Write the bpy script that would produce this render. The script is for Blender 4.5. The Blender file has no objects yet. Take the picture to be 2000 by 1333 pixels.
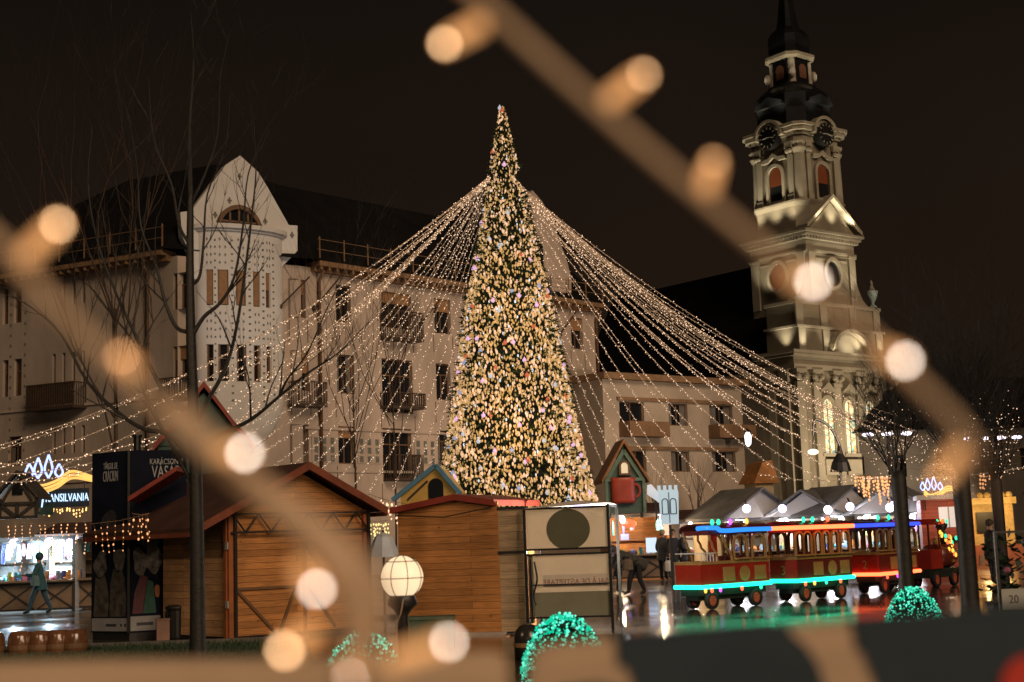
import bpy, bmesh, math, random
from mathutils import Vector, Matrix
random.seed(7)
SC = bpy.context.scene
COL = SC.collection
PI = math.pi
R = math.radians

# ------------------------------------------------------------------ camera
FPX, CX, CY = 2777.8, 1000.0, 666.5          # photo pixels
PITCH, ROLL, EYE = R(7.9), R(2.0), 1.7
CAM = Vector((0, 0, EYE))
_F = Vector((0, math.cos(PITCH), math.sin(PITCH)))
_R0, _U0 = Vector((1, 0, 0)), Vector((0, -math.sin(PITCH), math.cos(PITCH)))
_R = _R0 * math.cos(ROLL) - _U0 * math.sin(ROLL)
_U = _U0 * math.cos(ROLL) + _R0 * math.sin(ROLL)
cd = bpy.data.cameras.new('camera'); cam = bpy.data.objects.new('camera', cd); COL.objects.link(cam)
M = Matrix((( _R.x, _U.x, -_F.x, CAM.x), (_R.y, _U.y, -_F.y, CAM.y), (_R.z, _U.z, -_F.z, CAM.z), (0, 0, 0, 1)))
cam.matrix_world = M
cd.sensor_width = 36; cd.lens = 50; cd.clip_start = 0.05; cd.clip_end = 2000
cd.dof.use_dof = True; cd.dof.focus_distance = 42; cd.dof.aperture_fstop = 2.15; cd.dof.aperture_blades = 0
SC.camera = cam

def ray(px, py):
    return _F + _R * ((px - CX) / FPX) + _U * ((CY - py) / FPX)
def P(px, py, Y):
    d = ray(px, py); return CAM + d * (Y / d.y)
def G(px, py, z=0.0):
    d = ray(px, py); return CAM + d * ((z - EYE) / d.z)
def GY(px, Y, z=0.0):
    """ground point on depth Y that shows in pixel column px"""
    py = 1100
    for _ in range(8):
        d = ray(px, py); p = CAM + d * (Y / d.y); py += (p.z - z) * FPX / Y
    p.z = z
    return p

# ------------------------------------------------------------------ materials
MATS = {}
def _nt(name):
    m = bpy.data.materials.new(name); m.use_nodes = True; nt = m.node_tree
    return m, nt, nt.nodes['Principled BSDF']
def mat(name, col, rough=0.7, var=0.25, scale=3.0, bump=0.0, bscale=None, metal=0.0, spec=None, col2=None, coat=0.0, stretch=None):
    if name in MATS: return MATS[name]
    m, nt, b = _nt(name); N, L = nt.nodes, nt.links
    b.inputs['Roughness'].default_value = rough; b.inputs['Metallic'].default_value = metal
    if spec is not None: b.inputs['Specular IOR Level'].default_value = spec
    if coat: b.inputs['Coat Weight'].default_value = coat; b.inputs['Coat Roughness'].default_value = .15
    tc = N.new('ShaderNodeTexCoord'); src = tc.outputs['Object']
    if stretch:
        mp = N.new('ShaderNodeMapping'); mp.inputs['Scale'].default_value = stretch; L.new(src, mp.inputs['Vector']); src = mp.outputs['Vector']
    nz = N.new('ShaderNodeTexNoise'); nz.inputs['Scale'].default_value = scale; nz.inputs['Detail'].default_value = 6; nz.inputs['Roughness'].default_value = .62
    L.new(src, nz.inputs['Vector'])
    cr = N.new('ShaderNodeValToRGB')
    c2 = col2 or tuple(c * (1 - var) for c in col)
    hi = tuple(min(1, c * (1 + var * .6)) for c in col)
    cr.color_ramp.elements[0].position = .32; cr.color_ramp.elements[1].position = .68
    cr.color_ramp.elements[0].color = (*c2, 1); cr.color_ramp.elements[1].color = (*hi, 1)
    L.new(nz.outputs['Fac'], cr.inputs['Fac']); L.new(cr.outputs['Color'], b.inputs['Base Color'])
    if bump:
        n2 = N.new('ShaderNodeTexNoise'); n2.inputs['Scale'].default_value = bscale or scale * 6; n2.inputs['Detail'].default_value = 5
        L.new(src, n2.inputs['Vector'])
        bp = N.new('ShaderNodeBump'); bp.inputs['Strength'].default_value = bump; bp.inputs['Distance'].default_value = .02
        L.new(n2.outputs['Fac'], bp.inputs['Height']); L.new(bp.outputs['Normal'], b.inputs['Normal'])
    MATS[name] = m
    return m
def planks(name, col, bw=1.4, bh=.115, var=.35, rough=.6, vertical=False):
    """boards: long bricks with their own tint, fine grain, dark joints and knots"""
    if name in MATS: return MATS[name]
    m, nt, b = _nt(name); N, L = nt.nodes, nt.links
    b.inputs['Roughness'].default_value = rough
    tc = N.new('ShaderNodeTexCoord'); sx = N.new('ShaderNodeSeparateXYZ'); L.new(tc.outputs['Object'], sx.inputs[0])
    ad = N.new('ShaderNodeMath'); ad.operation = 'ADD'; L.new(sx.outputs['X'], ad.inputs[0]); L.new(sx.outputs['Y'], ad.inputs[1])
    cb = N.new('ShaderNodeCombineXYZ')
    if vertical: L.new(sx.outputs['Z'], cb.inputs['X']); L.new(ad.outputs[0], cb.inputs['Y'])
    else: L.new(ad.outputs[0], cb.inputs['X']); L.new(sx.outputs['Z'], cb.inputs['Y'])
    br = N.new('ShaderNodeTexBrick'); L.new(cb.outputs[0], br.inputs['Vector'])
    br.inputs['Scale'].default_value = 1; br.inputs['Brick Width'].default_value = bw; br.inputs['Row Height'].default_value = bh
    br.inputs['Mortar Size'].default_value = .004; br.inputs['Mortar Smooth'].default_value = .3; br.offset = .37
    br.inputs['Color1'].default_value = (*[c * (1 + var * .5) for c in col], 1); br.inputs['Color2'].default_value = (*[c * (1 - var) for c in col], 1)
    br.inputs['Mortar'].default_value = (*[c * .2 for c in col], 1)
    mp = N.new('ShaderNodeMapping'); mp.inputs['Scale'].default_value = (1.2, 26, 1) ; L.new(cb.outputs[0], mp.inputs['Vector'])
    nz = N.new('ShaderNodeTexNoise'); nz.inputs['Scale'].default_value = 2.5; nz.inputs['Detail'].default_value = 7; nz.inputs['Distortion'].default_value = .6; L.new(mp.outputs[0], nz.inputs['Vector'])
    n3 = N.new('ShaderNodeTexNoise'); n3.inputs['Scale'].default_value = .9; n3.inputs['Detail'].default_value = 3; L.new(tc.outputs['Object'], n3.inputs['Vector'])
    vo = N.new('ShaderNodeTexVoronoi'); vo.inputs['Scale'].default_value = 3.2; L.new(cb.outputs[0], vo.inputs['Vector'])
    kn = N.new('ShaderNodeMapRange'); kn.inputs['From Min'].default_value = .03; kn.inputs['From Max'].default_value = .1; kn.inputs['To Min'].default_value = .4; kn.inputs['To Max'].default_value = 1
    L.new(vo.outputs['Distance'], kn.inputs['Value'])
    def mul(a, bsock, lo, hi):
        r = N.new('ShaderNodeMapRange'); r.inputs['From Min'].default_value = .3; r.inputs['From Max'].default_value = .7; r.inputs['To Min'].default_value = lo; r.inputs['To Max'].default_value = hi
        L.new(bsock, r.inputs['Value'])
        x = N.new('ShaderNodeMix'); x.data_type = 'RGBA'; x.blend_type = 'MULTIPLY'; x.inputs['Factor'].default_value = 1
        L.new(a, x.inputs[6]); L.new(r.outputs[0], x.inputs[7]); return x.outputs[2]
    c = mul(br.outputs['Color'], nz.outputs['Fac'], .62, 1.2); c = mul(c, n3.outputs['Fac'], .75, 1.15)
    x = N.new('ShaderNodeMix'); x.data_type = 'RGBA'; x.blend_type = 'MULTIPLY'; x.inputs['Factor'].default_value = 1
    L.new(c, x.inputs[6]); L.new(kn.outputs[0], x.inputs[7])
    L.new(x.outputs[2], b.inputs['Base Color'])
    bp = N.new('ShaderNodeBump'); bp.inputs['Strength'].default_value = .6; bp.inputs['Distance'].default_value = .01; bp.invert = True
    L.new(br.outputs['Fac'], bp.inputs['Height']); L.new(bp.outputs['Normal'], b.inputs['Normal'])
    MATS[name] = m
    return m
def emit(name, col, strength, sample=False):
    if name in MATS: return MATS[name]
    m, nt, b = _nt(name)
    b.inputs['Base Color'].default_value = (*[c * .5 for c in col], 1); b.inputs['Roughness'].default_value = .4
    b.inputs['Emission Color'].default_value = (*col, 1); b.inputs['Emission Strength'].default_value = strength
    m.cycles.emission_sampling = 'AUTO' if sample else 'NONE'
    MATS[name] = m
    return m
def glass(name, col=(.01, .012, .015), rough=.08):
    if name in MATS: return MATS[name]
    m, nt, b = _nt(name); N, L = nt.nodes, nt.links
    b.inputs['Base Color'].default_value = (*col, 1); b.inputs['Roughness'].default_value = rough; b.inputs['Specular IOR Level'].default_value = .7
    nz = N.new('ShaderNodeTexNoise'); nz.inputs['Scale'].default_value = 1.3
    bp = N.new('ShaderNodeBump'); bp.inputs['Strength'].default_value = .05; L.new(nz.outputs['Fac'], bp.inputs['Height']); L.new(bp.outputs['Normal'], b.inputs['Normal'])
    MATS[name] = m
    return m

# ------------------------------------------------------------------ mesh builder
class MB:
    def __init__(s): s.v, s.f, s.m = [], [], []
    def face(s, pts, m=0):
        b = len(s.v); s.v += [Vector(p) for p in pts]; s.f.append(tuple(range(b, b + len(pts)))); s.m.append(m)
    def hexa(s, c, m=0):
        """8 corners: 0-3 one side, 4-7 opposite"""
        b = len(s.v); s.v += [Vector(p) for p in c]
        for q in ((0, 3, 2, 1), (4, 5, 6, 7), (0, 1, 5, 4), (1, 2, 6, 5), (2, 3, 7, 6), (3, 0, 4, 7)):
            s.f.append(tuple(b + i for i in q)); s.m.append(m)
    def box(s, x0, x1, y0, y1, z0, z1, m=0):
        s.hexa([(x0, y0, z0), (x1, y0, z0), (x1, y1, z0), (x0, y1, z0), (x0, y0, z1), (x1, y0, z1), (x1, y1, z1), (x0, y1, z1)], m)
    def cell(s, fm, s0, s1, z0, z1, d0, d1, m=0):
        s.hexa([fm(s0, z0, d0), fm(s1, z0, d0), fm(s1, z0, d1), fm(s0, z0, d1), fm(s0, z1, d0), fm(s1, z1, d0), fm(s1, z1, d1), fm(s0, z1, d1)], m)
    def tube(s, pts, r, n=6, m=0, cap=True):
        pts = [Vector(p) for p in pts]
        if not hasattr(r, '__len__'): r = [r] * len(pts)
        b = len(s.v); k = len(pts); ref = None
        for i, p in enumerate(pts):
            t = (pts[min(i + 1, k - 1)] - pts[max(i - 1, 0)])
            t = t.normalized() if t.length > 1e-9 else Vector((0, 0, 1))
            if ref is None: ref = Vector((0, 0, 1)) if abs(t.z) < .9 else Vector((1, 0, 0))
            u = (ref - t * ref.dot(t)); u = u.normalized() if u.length > 1e-6 else t.orthogonal().normalized()
            w = t.cross(u); ref = u
            for j in range(n):
                a = 2 * PI * j / n + PI / n
                s.v.append(p + (u * math.cos(a) + w * math.sin(a)) * r[i])
        for i in range(k - 1):
            for j in range(n):
                s.f.append((b + i * n + j, b + i * n + (j + 1) % n, b + (i + 1) * n + (j + 1) % n, b + (i + 1) * n + j)); s.m.append(m)
        if cap:
            s.f.append(tuple(b + j for j in reversed(range(n)))); s.m.append(m)
            s.f.append(tuple(b + (k - 1) * n + j for j in range(n))); s.m.append(m)
    def bar(s, p, q, w, m=0): s.tube([p, q], w * .7071, 4, m)
    def lathe(s, prof, n=16, c=(0, 0, 0), m=0, sx=1, sy=1):
        b = len(s.v); c = Vector(c)
        for r_, z in prof:
            for j in range(n):
                a = 2 * PI * j / n; s.v.append(c + Vector((r_ * math.cos(a) * sx, r_ * math.sin(a) * sy, z)))
        k = len(prof)
        for i in range(k - 1):
            for j in range(n):
                s.f.append((b + i * n + j, b + i * n + (j + 1) % n, b + (i + 1) * n + (j + 1) % n, b + (i + 1) * n + j)); s.m.append(m)
        s.f.append(tuple(b + j for j in reversed(range(n)))); s.m.append(m)
        s.f.append(tuple(b + (k - 1) * n + j for j in range(n))); s.m.append(m)
    def ball(s, c, r, n=8, k=5, m=0, sz=1.0, sx=1.0, sy=1.0):
        s.lathe([(r * math.sin(PI * (i + .02) / (k + .04)) , -r * sz * math.cos(PI * i / k)) for i in range(k + 1)], n, c, m, sx, sy)
    def octa(s, c, r, m=0, sz=1.0):
        b = len(s.v); c = Vector(c)
        s.v += [c + Vector(d) for d in ((r, 0, 0), (0, r, 0), (-r, 0, 0), (0, -r, 0), (0, 0, r * sz), (0, 0, -r * sz))]
        for q in ((0, 1, 4), (1, 2, 4), (2, 3, 4), (3, 0, 4), (1, 0, 5), (2, 1, 5), (3, 2, 5), (0, 3, 5)):
            s.f.append(tuple(b + i for i in q)); s.m.append(m)
    def prism(s, poly, fa, fb, m=0):
        """poly: 2-D points; fa, fb map a point to the two parallel faces"""
        A = [Vector(fa(*p)) for p in poly]; B = [Vector(fb(*p)) for p in poly]; n = len(poly)
        b = len(s.v); s.v += A + B
        s.f.append(tuple(b + i for i in range(n))); s.m.append(m)
        s.f.append(tuple(b + n + i for i in reversed(range(n)))); s.m.append(m)
        for i in range(n):
            j = (i + 1) % n
            s.f.append((b + j, b + i, b + n + i, b + n + j)); s.m.append(m)
    def bead(s, c, r, m=0, sz=1.0):
        b = len(s.v); c = Vector(c); n = 5
        for (q, z) in ((.72, -.62), (.98, .05), (.66, .68)):
            for j in range(n): a = 2 * PI * j / n; s.v.append(c + Vector((r * q * math.cos(a), r * q * math.sin(a), r * sz * z)))
        s.v += [c + Vector((0, 0, -r * sz)), c + Vector((0, 0, r * sz))]
        for j in range(n):
            k = (j + 1) % n
            for f in ((b + j, b + k, b + n + k, b + n + j), (b + n + j, b + n + k, b + 2 * n + k, b + 2 * n + j), (b + k, b + j, b + 3 * n), (b + 2 * n + j, b + 2 * n + k, b + 3 * n + 1)): s.f.append(f); s.m.append(m)
    def leafcard(s, p, d, up, l, w, m=0):
        q = d.cross(up); q = q.normalized() * w if q.length > 1e-6 else Vector((w, 0, 0))
        s.face([p - q * .3, p + d * l * .5 - q, p + d * l, p + d * l * .5 + q], m)
    def build(s, name, mats, parent=None, world=False, smooth=False):
        if not isinstance(mats, (list, tuple)): mats = [mats]
        vv = s.v
        if world and parent is not None:
            rt = parent
            while rt.parent is not None: rt = rt.parent
            Mi = (Matrix.Translation(rt.location) @ rt.rotation_euler.to_matrix().to_4x4()).inverted()
            vv = [Mi @ v for v in vv]
        me = bpy.data.meshes.new(name); me.from_pydata([tuple(v) for v in vv], [], s.f)
        for m in mats: me.materials.append(m)
        if len(mats) > 1: me.polygons.foreach_set('material_index', s.m)
        if smooth: me.polygons.foreach_set('use_smooth', [True] * len(me.polygons))
        bm = bmesh.new(); bm.from_mesh(me)
        if smooth: bmesh.ops.remove_doubles(bm, verts=bm.verts, dist=1e-5)
        if len(bm.faces) < 60000 and len(s.f) != 0: bmesh.ops.recalc_face_normals(bm, faces=bm.faces)
        bm.to_mesh(me); bm.free()
        o = bpy.data.objects.new(name, me); COL.objects.link(o)
        if parent is not None: o.parent = parent
        return o

def each(name, mats, parent, world, fns):
    """one part object per entry; every entry fills its own builder"""
    for f in fns:
        mb = MB(); f(mb); mb.build(name, mats, parent, world=world)
def tag(o, label, cat, group=None, kind=None):
    if label: o['label'] = label
    if cat: o['category'] = cat
    if group: o['group'] = group
    if kind: o['kind'] = kind
    return o
def thing(name, label, cat, loc=(0, 0, 0), rz=0.0, group=None):
    o = bpy.data.objects.new(name, None); COL.objects.link(o)
    o.location = loc; o.rotation_euler = (0, 0, rz); o.empty_display_size = .2
    return tag(o, label, cat, group)
def stuff(o):
    o['kind'] = 'stuff'; return o
def text(body, name, size, m, parent, loc, rot=(PI / 2, 0, 0), sx=1.0, ext=.004, align='CENTER', mirror=False):
    c = bpy.data.curves.new('t', 'FONT'); c.body = body; c.size = size; c.extrude = ext; c.align_x = align; c.resolution_u = 3
    o = bpy.data.objects.new('t', c); COL.objects.link(o)
    dg = bpy.context.evaluated_depsgraph_get(); me = bpy.data.meshes.new_from_object(o.evaluated_get(dg))
    bpy.data.objects.remove(o); bpy.data.curves.remove(c)
    S = Matrix.Diagonal((-sx if mirror else sx, 1, 1, 1))
    from mathutils import Euler
    me.transform(Matrix.Translation(loc) @ Euler(rot).to_matrix().to_4x4() @ S)
    me.materials.clear(); me.materials.append(m)
    o = bpy.data.objects.new(name, me); COL.objects.link(o); o.parent = parent
    return o
def lamp(kind, loc, power, col, radius=.05, to=None, size=R(60), blend=.5, name='lamp_light'):
    l = bpy.data.lights.new(name, kind); l.energy = power; l.color = col
    if kind != 'SUN': l.shadow_soft_size = radius
    if kind == 'SPOT': l.spot_size = size; l.spot_blend = blend
    o = bpy.data.objects.new(name, l); COL.objects.link(o); o.location = loc
    if to is not None: o.rotation_euler = (Vector(to) - Vector(loc)).to_track_quat('-Z', 'Y').to_euler()
    return o

# walls with real openings -----------------------------------------
def wall_grid(mb, s0, s1, z0, z1, ops, fm, depth=.25, cuts=(), m=0, mr=0):
    S = sorted({s0, s1, *cuts, *[o[0] for o in ops], *[o[1] for o in ops]}); Z = sorted({z0, z1, *[o[2] for o in ops], *[o[3] for o in ops]})
    S = [x for x in S if s0 - 1e-6 <= x <= s1 + 1e-6]; Z = [x for x in Z if z0 - 1e-6 <= x <= z1 + 1e-6]
    ins = lambda s, z: any(o[0] < s < o[1] and o[2] < z < o[3] for o in ops)
    for i in range(len(S) - 1):
        for j in range(len(Z) - 1):
            if ins((S[i] + S[i + 1]) / 2, (Z[j] + Z[j + 1]) / 2): continue
            mb.face([fm(S[i], Z[j], 0), fm(S[i + 1], Z[j], 0), fm(S[i + 1], Z[j + 1], 0), fm(S[i], Z[j + 1], 0)], m)
    for a, b, c, d in ops:
        for (p, q, r_, t) in ((a, c, b, c), (b, c, b, d), (b, d, a, d), (a, d, a, c)):
            mb.face([fm(p, q, 0), fm(r_, t, 0), fm(r_, t, depth), fm(p, q, depth)], mr)
class Facade:
    def __init__(s, A, B):
        s.A, s.B = Vector(A), Vector(B); s.u = (s.B - s.A).normalized(); s.n = Vector((-s.u.y, s.u.x)); s.L = (s.B - s.A).length
    def fm(s, x, z, d):
        p = s.A + s.u * x + s.n * d; return (p.x, p.y, z)
    def hit(s, px, py):
        d = ray(px, py); n3 = Vector((s.n.x, s.n.y, 0)); A3 = Vector((s.A.x, s.A.y, 0))
        t = (A3 - CAM).dot(n3) / d.dot(n3); p = CAM + d * t
        return (Vector((p.x, p.y)) - s.A).dot(s.u), p.z
    def rect(s, x0, y0, x1, y1):
        ym, xm = (y0 + y1) / 2, (x0 + x1) / 2
        return (s.hit(x0, ym)[0], s.hit(x1, ym)[0], s.hit(xm, y1)[1], s.hit(xm, y0)[1])
CURT = []
def window(parent, fm, r, depth, fmat, gmat, cols=2, transom=.68, blind=0, bmat=None, world=True, name='window', w=.07):
    """frame bars with mullions and transom, one pane mesh and a roller blind"""
    a, b, c, d = r; mb = MB(); t = w; d0, d1 = depth - .1, depth
    mb.cell(fm, a, a + t, c, d, d0, d1); mb.cell(fm, b - t, b, c, d, d0, d1)
    mb.cell(fm, a + t, b - t, d - t, d, d0, d1); mb.cell(fm, a + t, b - t, c, c + t, d0, d1)
    zt = c + (d - c) * transom
    if transom: mb.cell(fm, a + t, b - t, zt - t * .5, zt + t * .5, d0 + .01, d1)
    for k in range(1, cols):
        x = a + (b - a) * k / cols
        mb.cell(fm, x - t * .45, x + t * .45, c + t, zt - t * .5 if transom else d - t, d0 + .012, d1)
        if transom and cols > 2: mb.cell(fm, x - t * .35, x + t * .35, zt + t * .5, d - t, d0 + .012, d1)
    o = mb.build(name, fmat, parent, world=world)
    g = MB(); g.face([fm(a + t, c + t, d1 - .03), fm(b - t, c + t, d1 - .03), fm(b - t, d - t, d1 - .03), fm(a + t, d - t, d1 - .03)])
    g.build('pane', gmat, o, world=world)
    CURT.append(1)
    if cols == 2 and len(CURT) % 3 and b - a > .6 and not blind:
        k = .34 if len(CURT) % 2 else .22
        for (u, v) in ((a + t, a + t + (b - a) * k), (b - t - (b - a) * .26, b - t)):
            n = 6; q = MB()
            for i in range(n):
                x0, x1 = u + (v - u) * i / n, u + (v - u) * (i + 1) / n; e = .012 * (i % 2)
                q.cell(fm, x0, x1, c + t, d - t, d1 - .05 + e, d1 - .033)
            q.build('curtain', mat('curtain_cloth', (.16, .14, .12), .9, .3, 6), o, world=world)
    if blind and bmat:
        q = MB(); q.cell(fm, a + .02, b - .02, d - (d - c) * blind, d, d0 - .05, d0 - .02); q.build('blind', bmat, o, world=world)
    return o
def railing(parent, fm, s0, s1, z0, z1, d, out, mt, name='balcony', floor=True, step=.16, world=True, solid=None):
    mb = MB()
    if floor: mb.cell(fm, s0, s1, z0 - .14, z0, d, d - out)
    for (a, b, e0, e1) in ((s0, s1, d - out, d - out + .04),):
        mb.cell(fm, a, b, z1 - .06, z1, e0, e1); mb.cell(fm, a, b, z0 + .06, z0 + .1, e0, e1)
        n = max(3, int((b - a) / step))
        for i in range(n + 1):
            x = a + (b - a - .04) * i / n; mb.cell(fm, x, x + .04, z0, z1 - .06, e0 + .005, e1 - .005)
    for x in (s0, s1 - .04):
        mb.cell(fm, x, x + .04, z1 - .06, z1, d, d - out + .04); 
        n = max(2, int(out / step))
        for i in range(n): mb.cell(fm, x, x + .035, z0, z1 - .06, d - out * (i + .3) / n, d - out * (i + .3) / n - .035)
    if solid: mb.cell(fm, s0 + .05, s1 - .05, z0 + .1, z1 - .06, d - out + .05, d - out + .06)
    return mb.build(name, mt, parent, world=world)
# ------------------------------------------------------------------ shared materials
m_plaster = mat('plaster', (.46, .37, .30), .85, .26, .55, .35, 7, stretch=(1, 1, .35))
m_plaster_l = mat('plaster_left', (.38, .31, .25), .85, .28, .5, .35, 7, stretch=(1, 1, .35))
m_white = mat('white_plaster', (.70, .68, .65), .8, .08, .5, .2, 9)
m_tile = mat('ceramic_tile', (.16, .165, .15), .35, .3, 4)
m_brown = mat('brown_wood', (.16, .085, .04), .6, .3, 2.5, .2, 30)
m_blind = mat('roller_blind', (.30, .16, .07), .65, .2, 6, .2, 40)
m_roof = mat('roof_tile', (.007, .0066, .0066), .85, .35, .8, .5, 12, spec=.12)
m_iron = mat('wrought_iron', (.06, .038, .025), .55, .3, 6)
m_pipe = mat('copper_pipe', (.14, .075, .04), .5, .25, 3)
m_glass = glass('window_glass')
m_soffit = mat('eave_wood', (.24, .14, .07), .7, .3, 2)
m_dark = mat('dark_metal', (.018, .018, .019), .45, .3, 8)
m_black = mat('black_paint', (.01, .01, .01), .4, .3, 8)

# ------------------------------------------------------------------ art-nouveau palace behind the market
pal = thing('corner_palace', 'pale four storey corner palace with white pointed gable, rounded bay and dark roof', 'building', (-11.1, 73.6, 0))
EH = 16.3
W1 = Facade((-34.0, 78.6), (-16.6, 69.9)); W2 = Facade((-16.6, 69.9), (-11.0, 73.6)); W3 = Facade((-11.0, 73.6), (5.6, 91.7))
def facade_wall(F, rects, mt, name, inset=.3, zt=EH):
    mb = MB(); wall_grid(mb, 0, F.L, 0, zt, rects, F.fm, inset)
    return mb.build(name, mt, pal, world=True)
# left wing
L_thin = [(x, y0, x + 6.5, y1) for (y0, y1) in ((530, 598), (692, 757), (836, 888)) for x in (102, 121, 140, 159)]
L_thin = [t for t in L_thin if not (t[1] == 530 and t[0] == 102)]
L_far = [(5, 566, 16, 634), (27, 564, 42, 633), (5, 704, 16, 776), (27, 703, 42, 774), (16, 853, 42, 910)]
L_near = [(338, 533, 367, 604), (338, 676, 368, 738), (338, 820, 366, 890)]
rl = [W1.rect(*t) for t in L_thin]; rf = [W1.rect(*t) for t in L_far]; rn = [W1.rect(*t) for t in L_near]
def snap(rs, tol=.45):
    """windows of one storey share their sill and head heights"""
    out = []
    for r in rs:
        for q in out:
            if abs(q[2] - r[2]) < tol and abs(q[3] - r[3]) < tol: r = (r[0], r[1], q[2], q[3]); break
        out.append(r)
    return out
rl, rf, rn = snap(rl), snap(rf), snap(rn)
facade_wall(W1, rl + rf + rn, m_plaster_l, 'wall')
for r in rl: window(pal, W1.fm, r, .28, m_brown, m_glass, 1, .7, w=.05)
for r in rf: window(pal, W1.fm, r, .28, m_brown, m_glass, 2, .68)
for i, r in enumerate(rn): window(pal, W1.fm, r, .28, m_brown, m_glass, 2, .68, blind=.42 if i == 1 else 0, bmat=m_blind)
a = W1.rect(78, 752, 170, 797); railing(pal, W1.fm, a[0], a[1], a[2], a[3], 0, 1.0, m_iron, solid=True)
a = W1.rect(331, 740, 372, 780); railing(pal, W1.fm, a[0], a[1], a[2], a[3], 0, .8, m_iron)
# bay wall segment + right wing
R_ = {'t': [(567, 553, 597, 620), (656, 562, 685, 631), (745, 574, 803, 650), (848, 582, 880, 652), (1115, 613, 1138, 670)],
      'm': [(571, 691, 603, 760), (658, 698, 692, 771), (746, 705, 806, 790), (852, 712, 880, 782), (1119, 724, 1141, 790)],
      'b': [(571, 832, 603, 905), (661, 837, 692, 908), (748, 838, 804, 925), (855, 842, 882, 910), (1133, 848, 1151, 911)]}
ops = []
for k in 'tmb':
    rs = [W3.rect(*t) for t in R_[k]]
    zt = sum(r[3] for r in rs) / len(rs)
    zb = sorted(r[2] for r in rs)[2]
    rs = [(r[0], r[1], zb - (.9 if i == 2 and k != 't' else 0), zt) for i, r in enumerate(rs)]
    # two more columns hidden by the lit tree
    rs += [(rs[3][1] + 2.2, rs[3][1] + 3.5, zb, zt), (rs[3][1] + 5.4, rs[3][1] + 6.7, zb, zt)]
    rs = [r for i, r in enumerate(rs) if i < 5 or r[1] < rs[4][0] - .6]
    for i, r in enumerate(rs):
        ops.append(r)
        bl = {('t', 0): .38, ('t', 2): .3, ('t', 3): .36, ('m', 0): .55, ('b', 1): .3, ('t', 4): .4, ('t', 1): 0}.get((k, i), 0)
        window(pal, W3.fm, r, .3, m_brown, m_glass, 3 if i == 2 else 2, .7, bl, m_blind)
facade_wall(W3, ops, m_plaster, 'wall')
for px in ((742, 612, 806, 664), (563, 748, 618, 792), (742, 770, 810, 796), (1117, 780, 1158, 812), (748, 890, 806, 935)):
    a = W3.rect(*px); railing(pal, W3.fm, a[0], a[1], a[2], a[3], 0, .9, m_iron)
# tiled lattice band between the first-floor windows
zb = ops[-1][2]
bz0, bz1 = W3.rect(700, 856, 740, 906)[2:]
xs = sorted([(o[0], o[1]) for o in ops if abs(o[2] - zb) < 1.2]); edges = [.6] + [v for x in xs for v in x] + [W3.L - .3]
for i in range(0, len(edges), 2):
    a, b = edges[i] + .18, edges[i + 1] - .18
    if b - a < .7: continue
    mb, mt_ = MB(), MB(); mb.cell(W3.fm, a, b, bz0, bz1, -.05, -.002)
    nx = max(1, int((b - a) / .5)); nz = 3
    for u in range(nx):
        for v in range(nz):
            x = a + (b - a) * (u + .5) / nx; z = bz0 + (bz1 - bz0) * (v + .5) / nz
            mt_.cell(W3.fm, x - .13, x + .13, z - .17, z + .17, -.058, -.051)
    o = mb.build('lattice_band', m_plaster, pal, world=True); mt_.build('tile_pattern', m_tile, o, world=True)
# string courses and thin vertical panel grooves on both wings
for F, zs in ((W3, (bz0 - .5, bz1 + .35)), (W1, (5.3, 9.2))):
    for z in zs: mb = MB(); mb.cell(F.fm, .1, F.L - .1, z, z + .13, -.09, -.003); mb.build('string_course', m_plaster, pal, world=True)
mb = MB()
for o_ in ops:
    for x in (o_[0] - .12, o_[1] + .08): mb.cell(W3.fm, x, x + .04, o_[2] - 1.3, o_[2] - .12, -.02, -.002)
mb.build('panel_groove', m_brown, pal, world=True)
# downpipes
for F, px in ((W3, 622), (W3, 1164), (W1, 292)):
    s, _ = F.hit(px, 700); mb = MB(); mb.tube([F.fm(s, .2, -.16), F.fm(s, EH - .7, -.16), F.fm(s, EH - .2, -.6)], .085, 8)
    for z in (3, 6, 9, 12, 15): mb.tube([F.fm(s, z, -.16), F.fm(s, z + .08, -.16)], .11, 8)
    mb.build('downpipe', m_pipe, pal, world=True, smooth=True)
# iron flag brackets
for (x0, y0, x1, y1) in ((545, 600, 588, 545), (612, 603, 652, 540), (850, 600, 835, 640), (820, 634, 842, 590), (1092, 655, 1110, 610)):
    mb = MB(); s, z = W3.hit(x0, y0); s2, z2 = W3.hit(x1, y1); mb.tube([W3.fm(s, z, -.05), W3.fm(s2, z2, -.7)], .05, 6); mb.ball(W3.fm(s, z, -.08), .14); mb.build('flag_bracket', m_iron, pal, world=True)
# wall dots on the left wing's strips
mb = MB()
for px in (20, 48):
    s, _ = W1.hit(px, 800)
    for i in range(22):
        z = 3.2 + i * .56; mb.cell(W1.fm, s - .045, s + .045, z, z + .12, -.03, -.003)
mb.build('tile_pattern', m_tile, pal, world=True)
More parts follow.
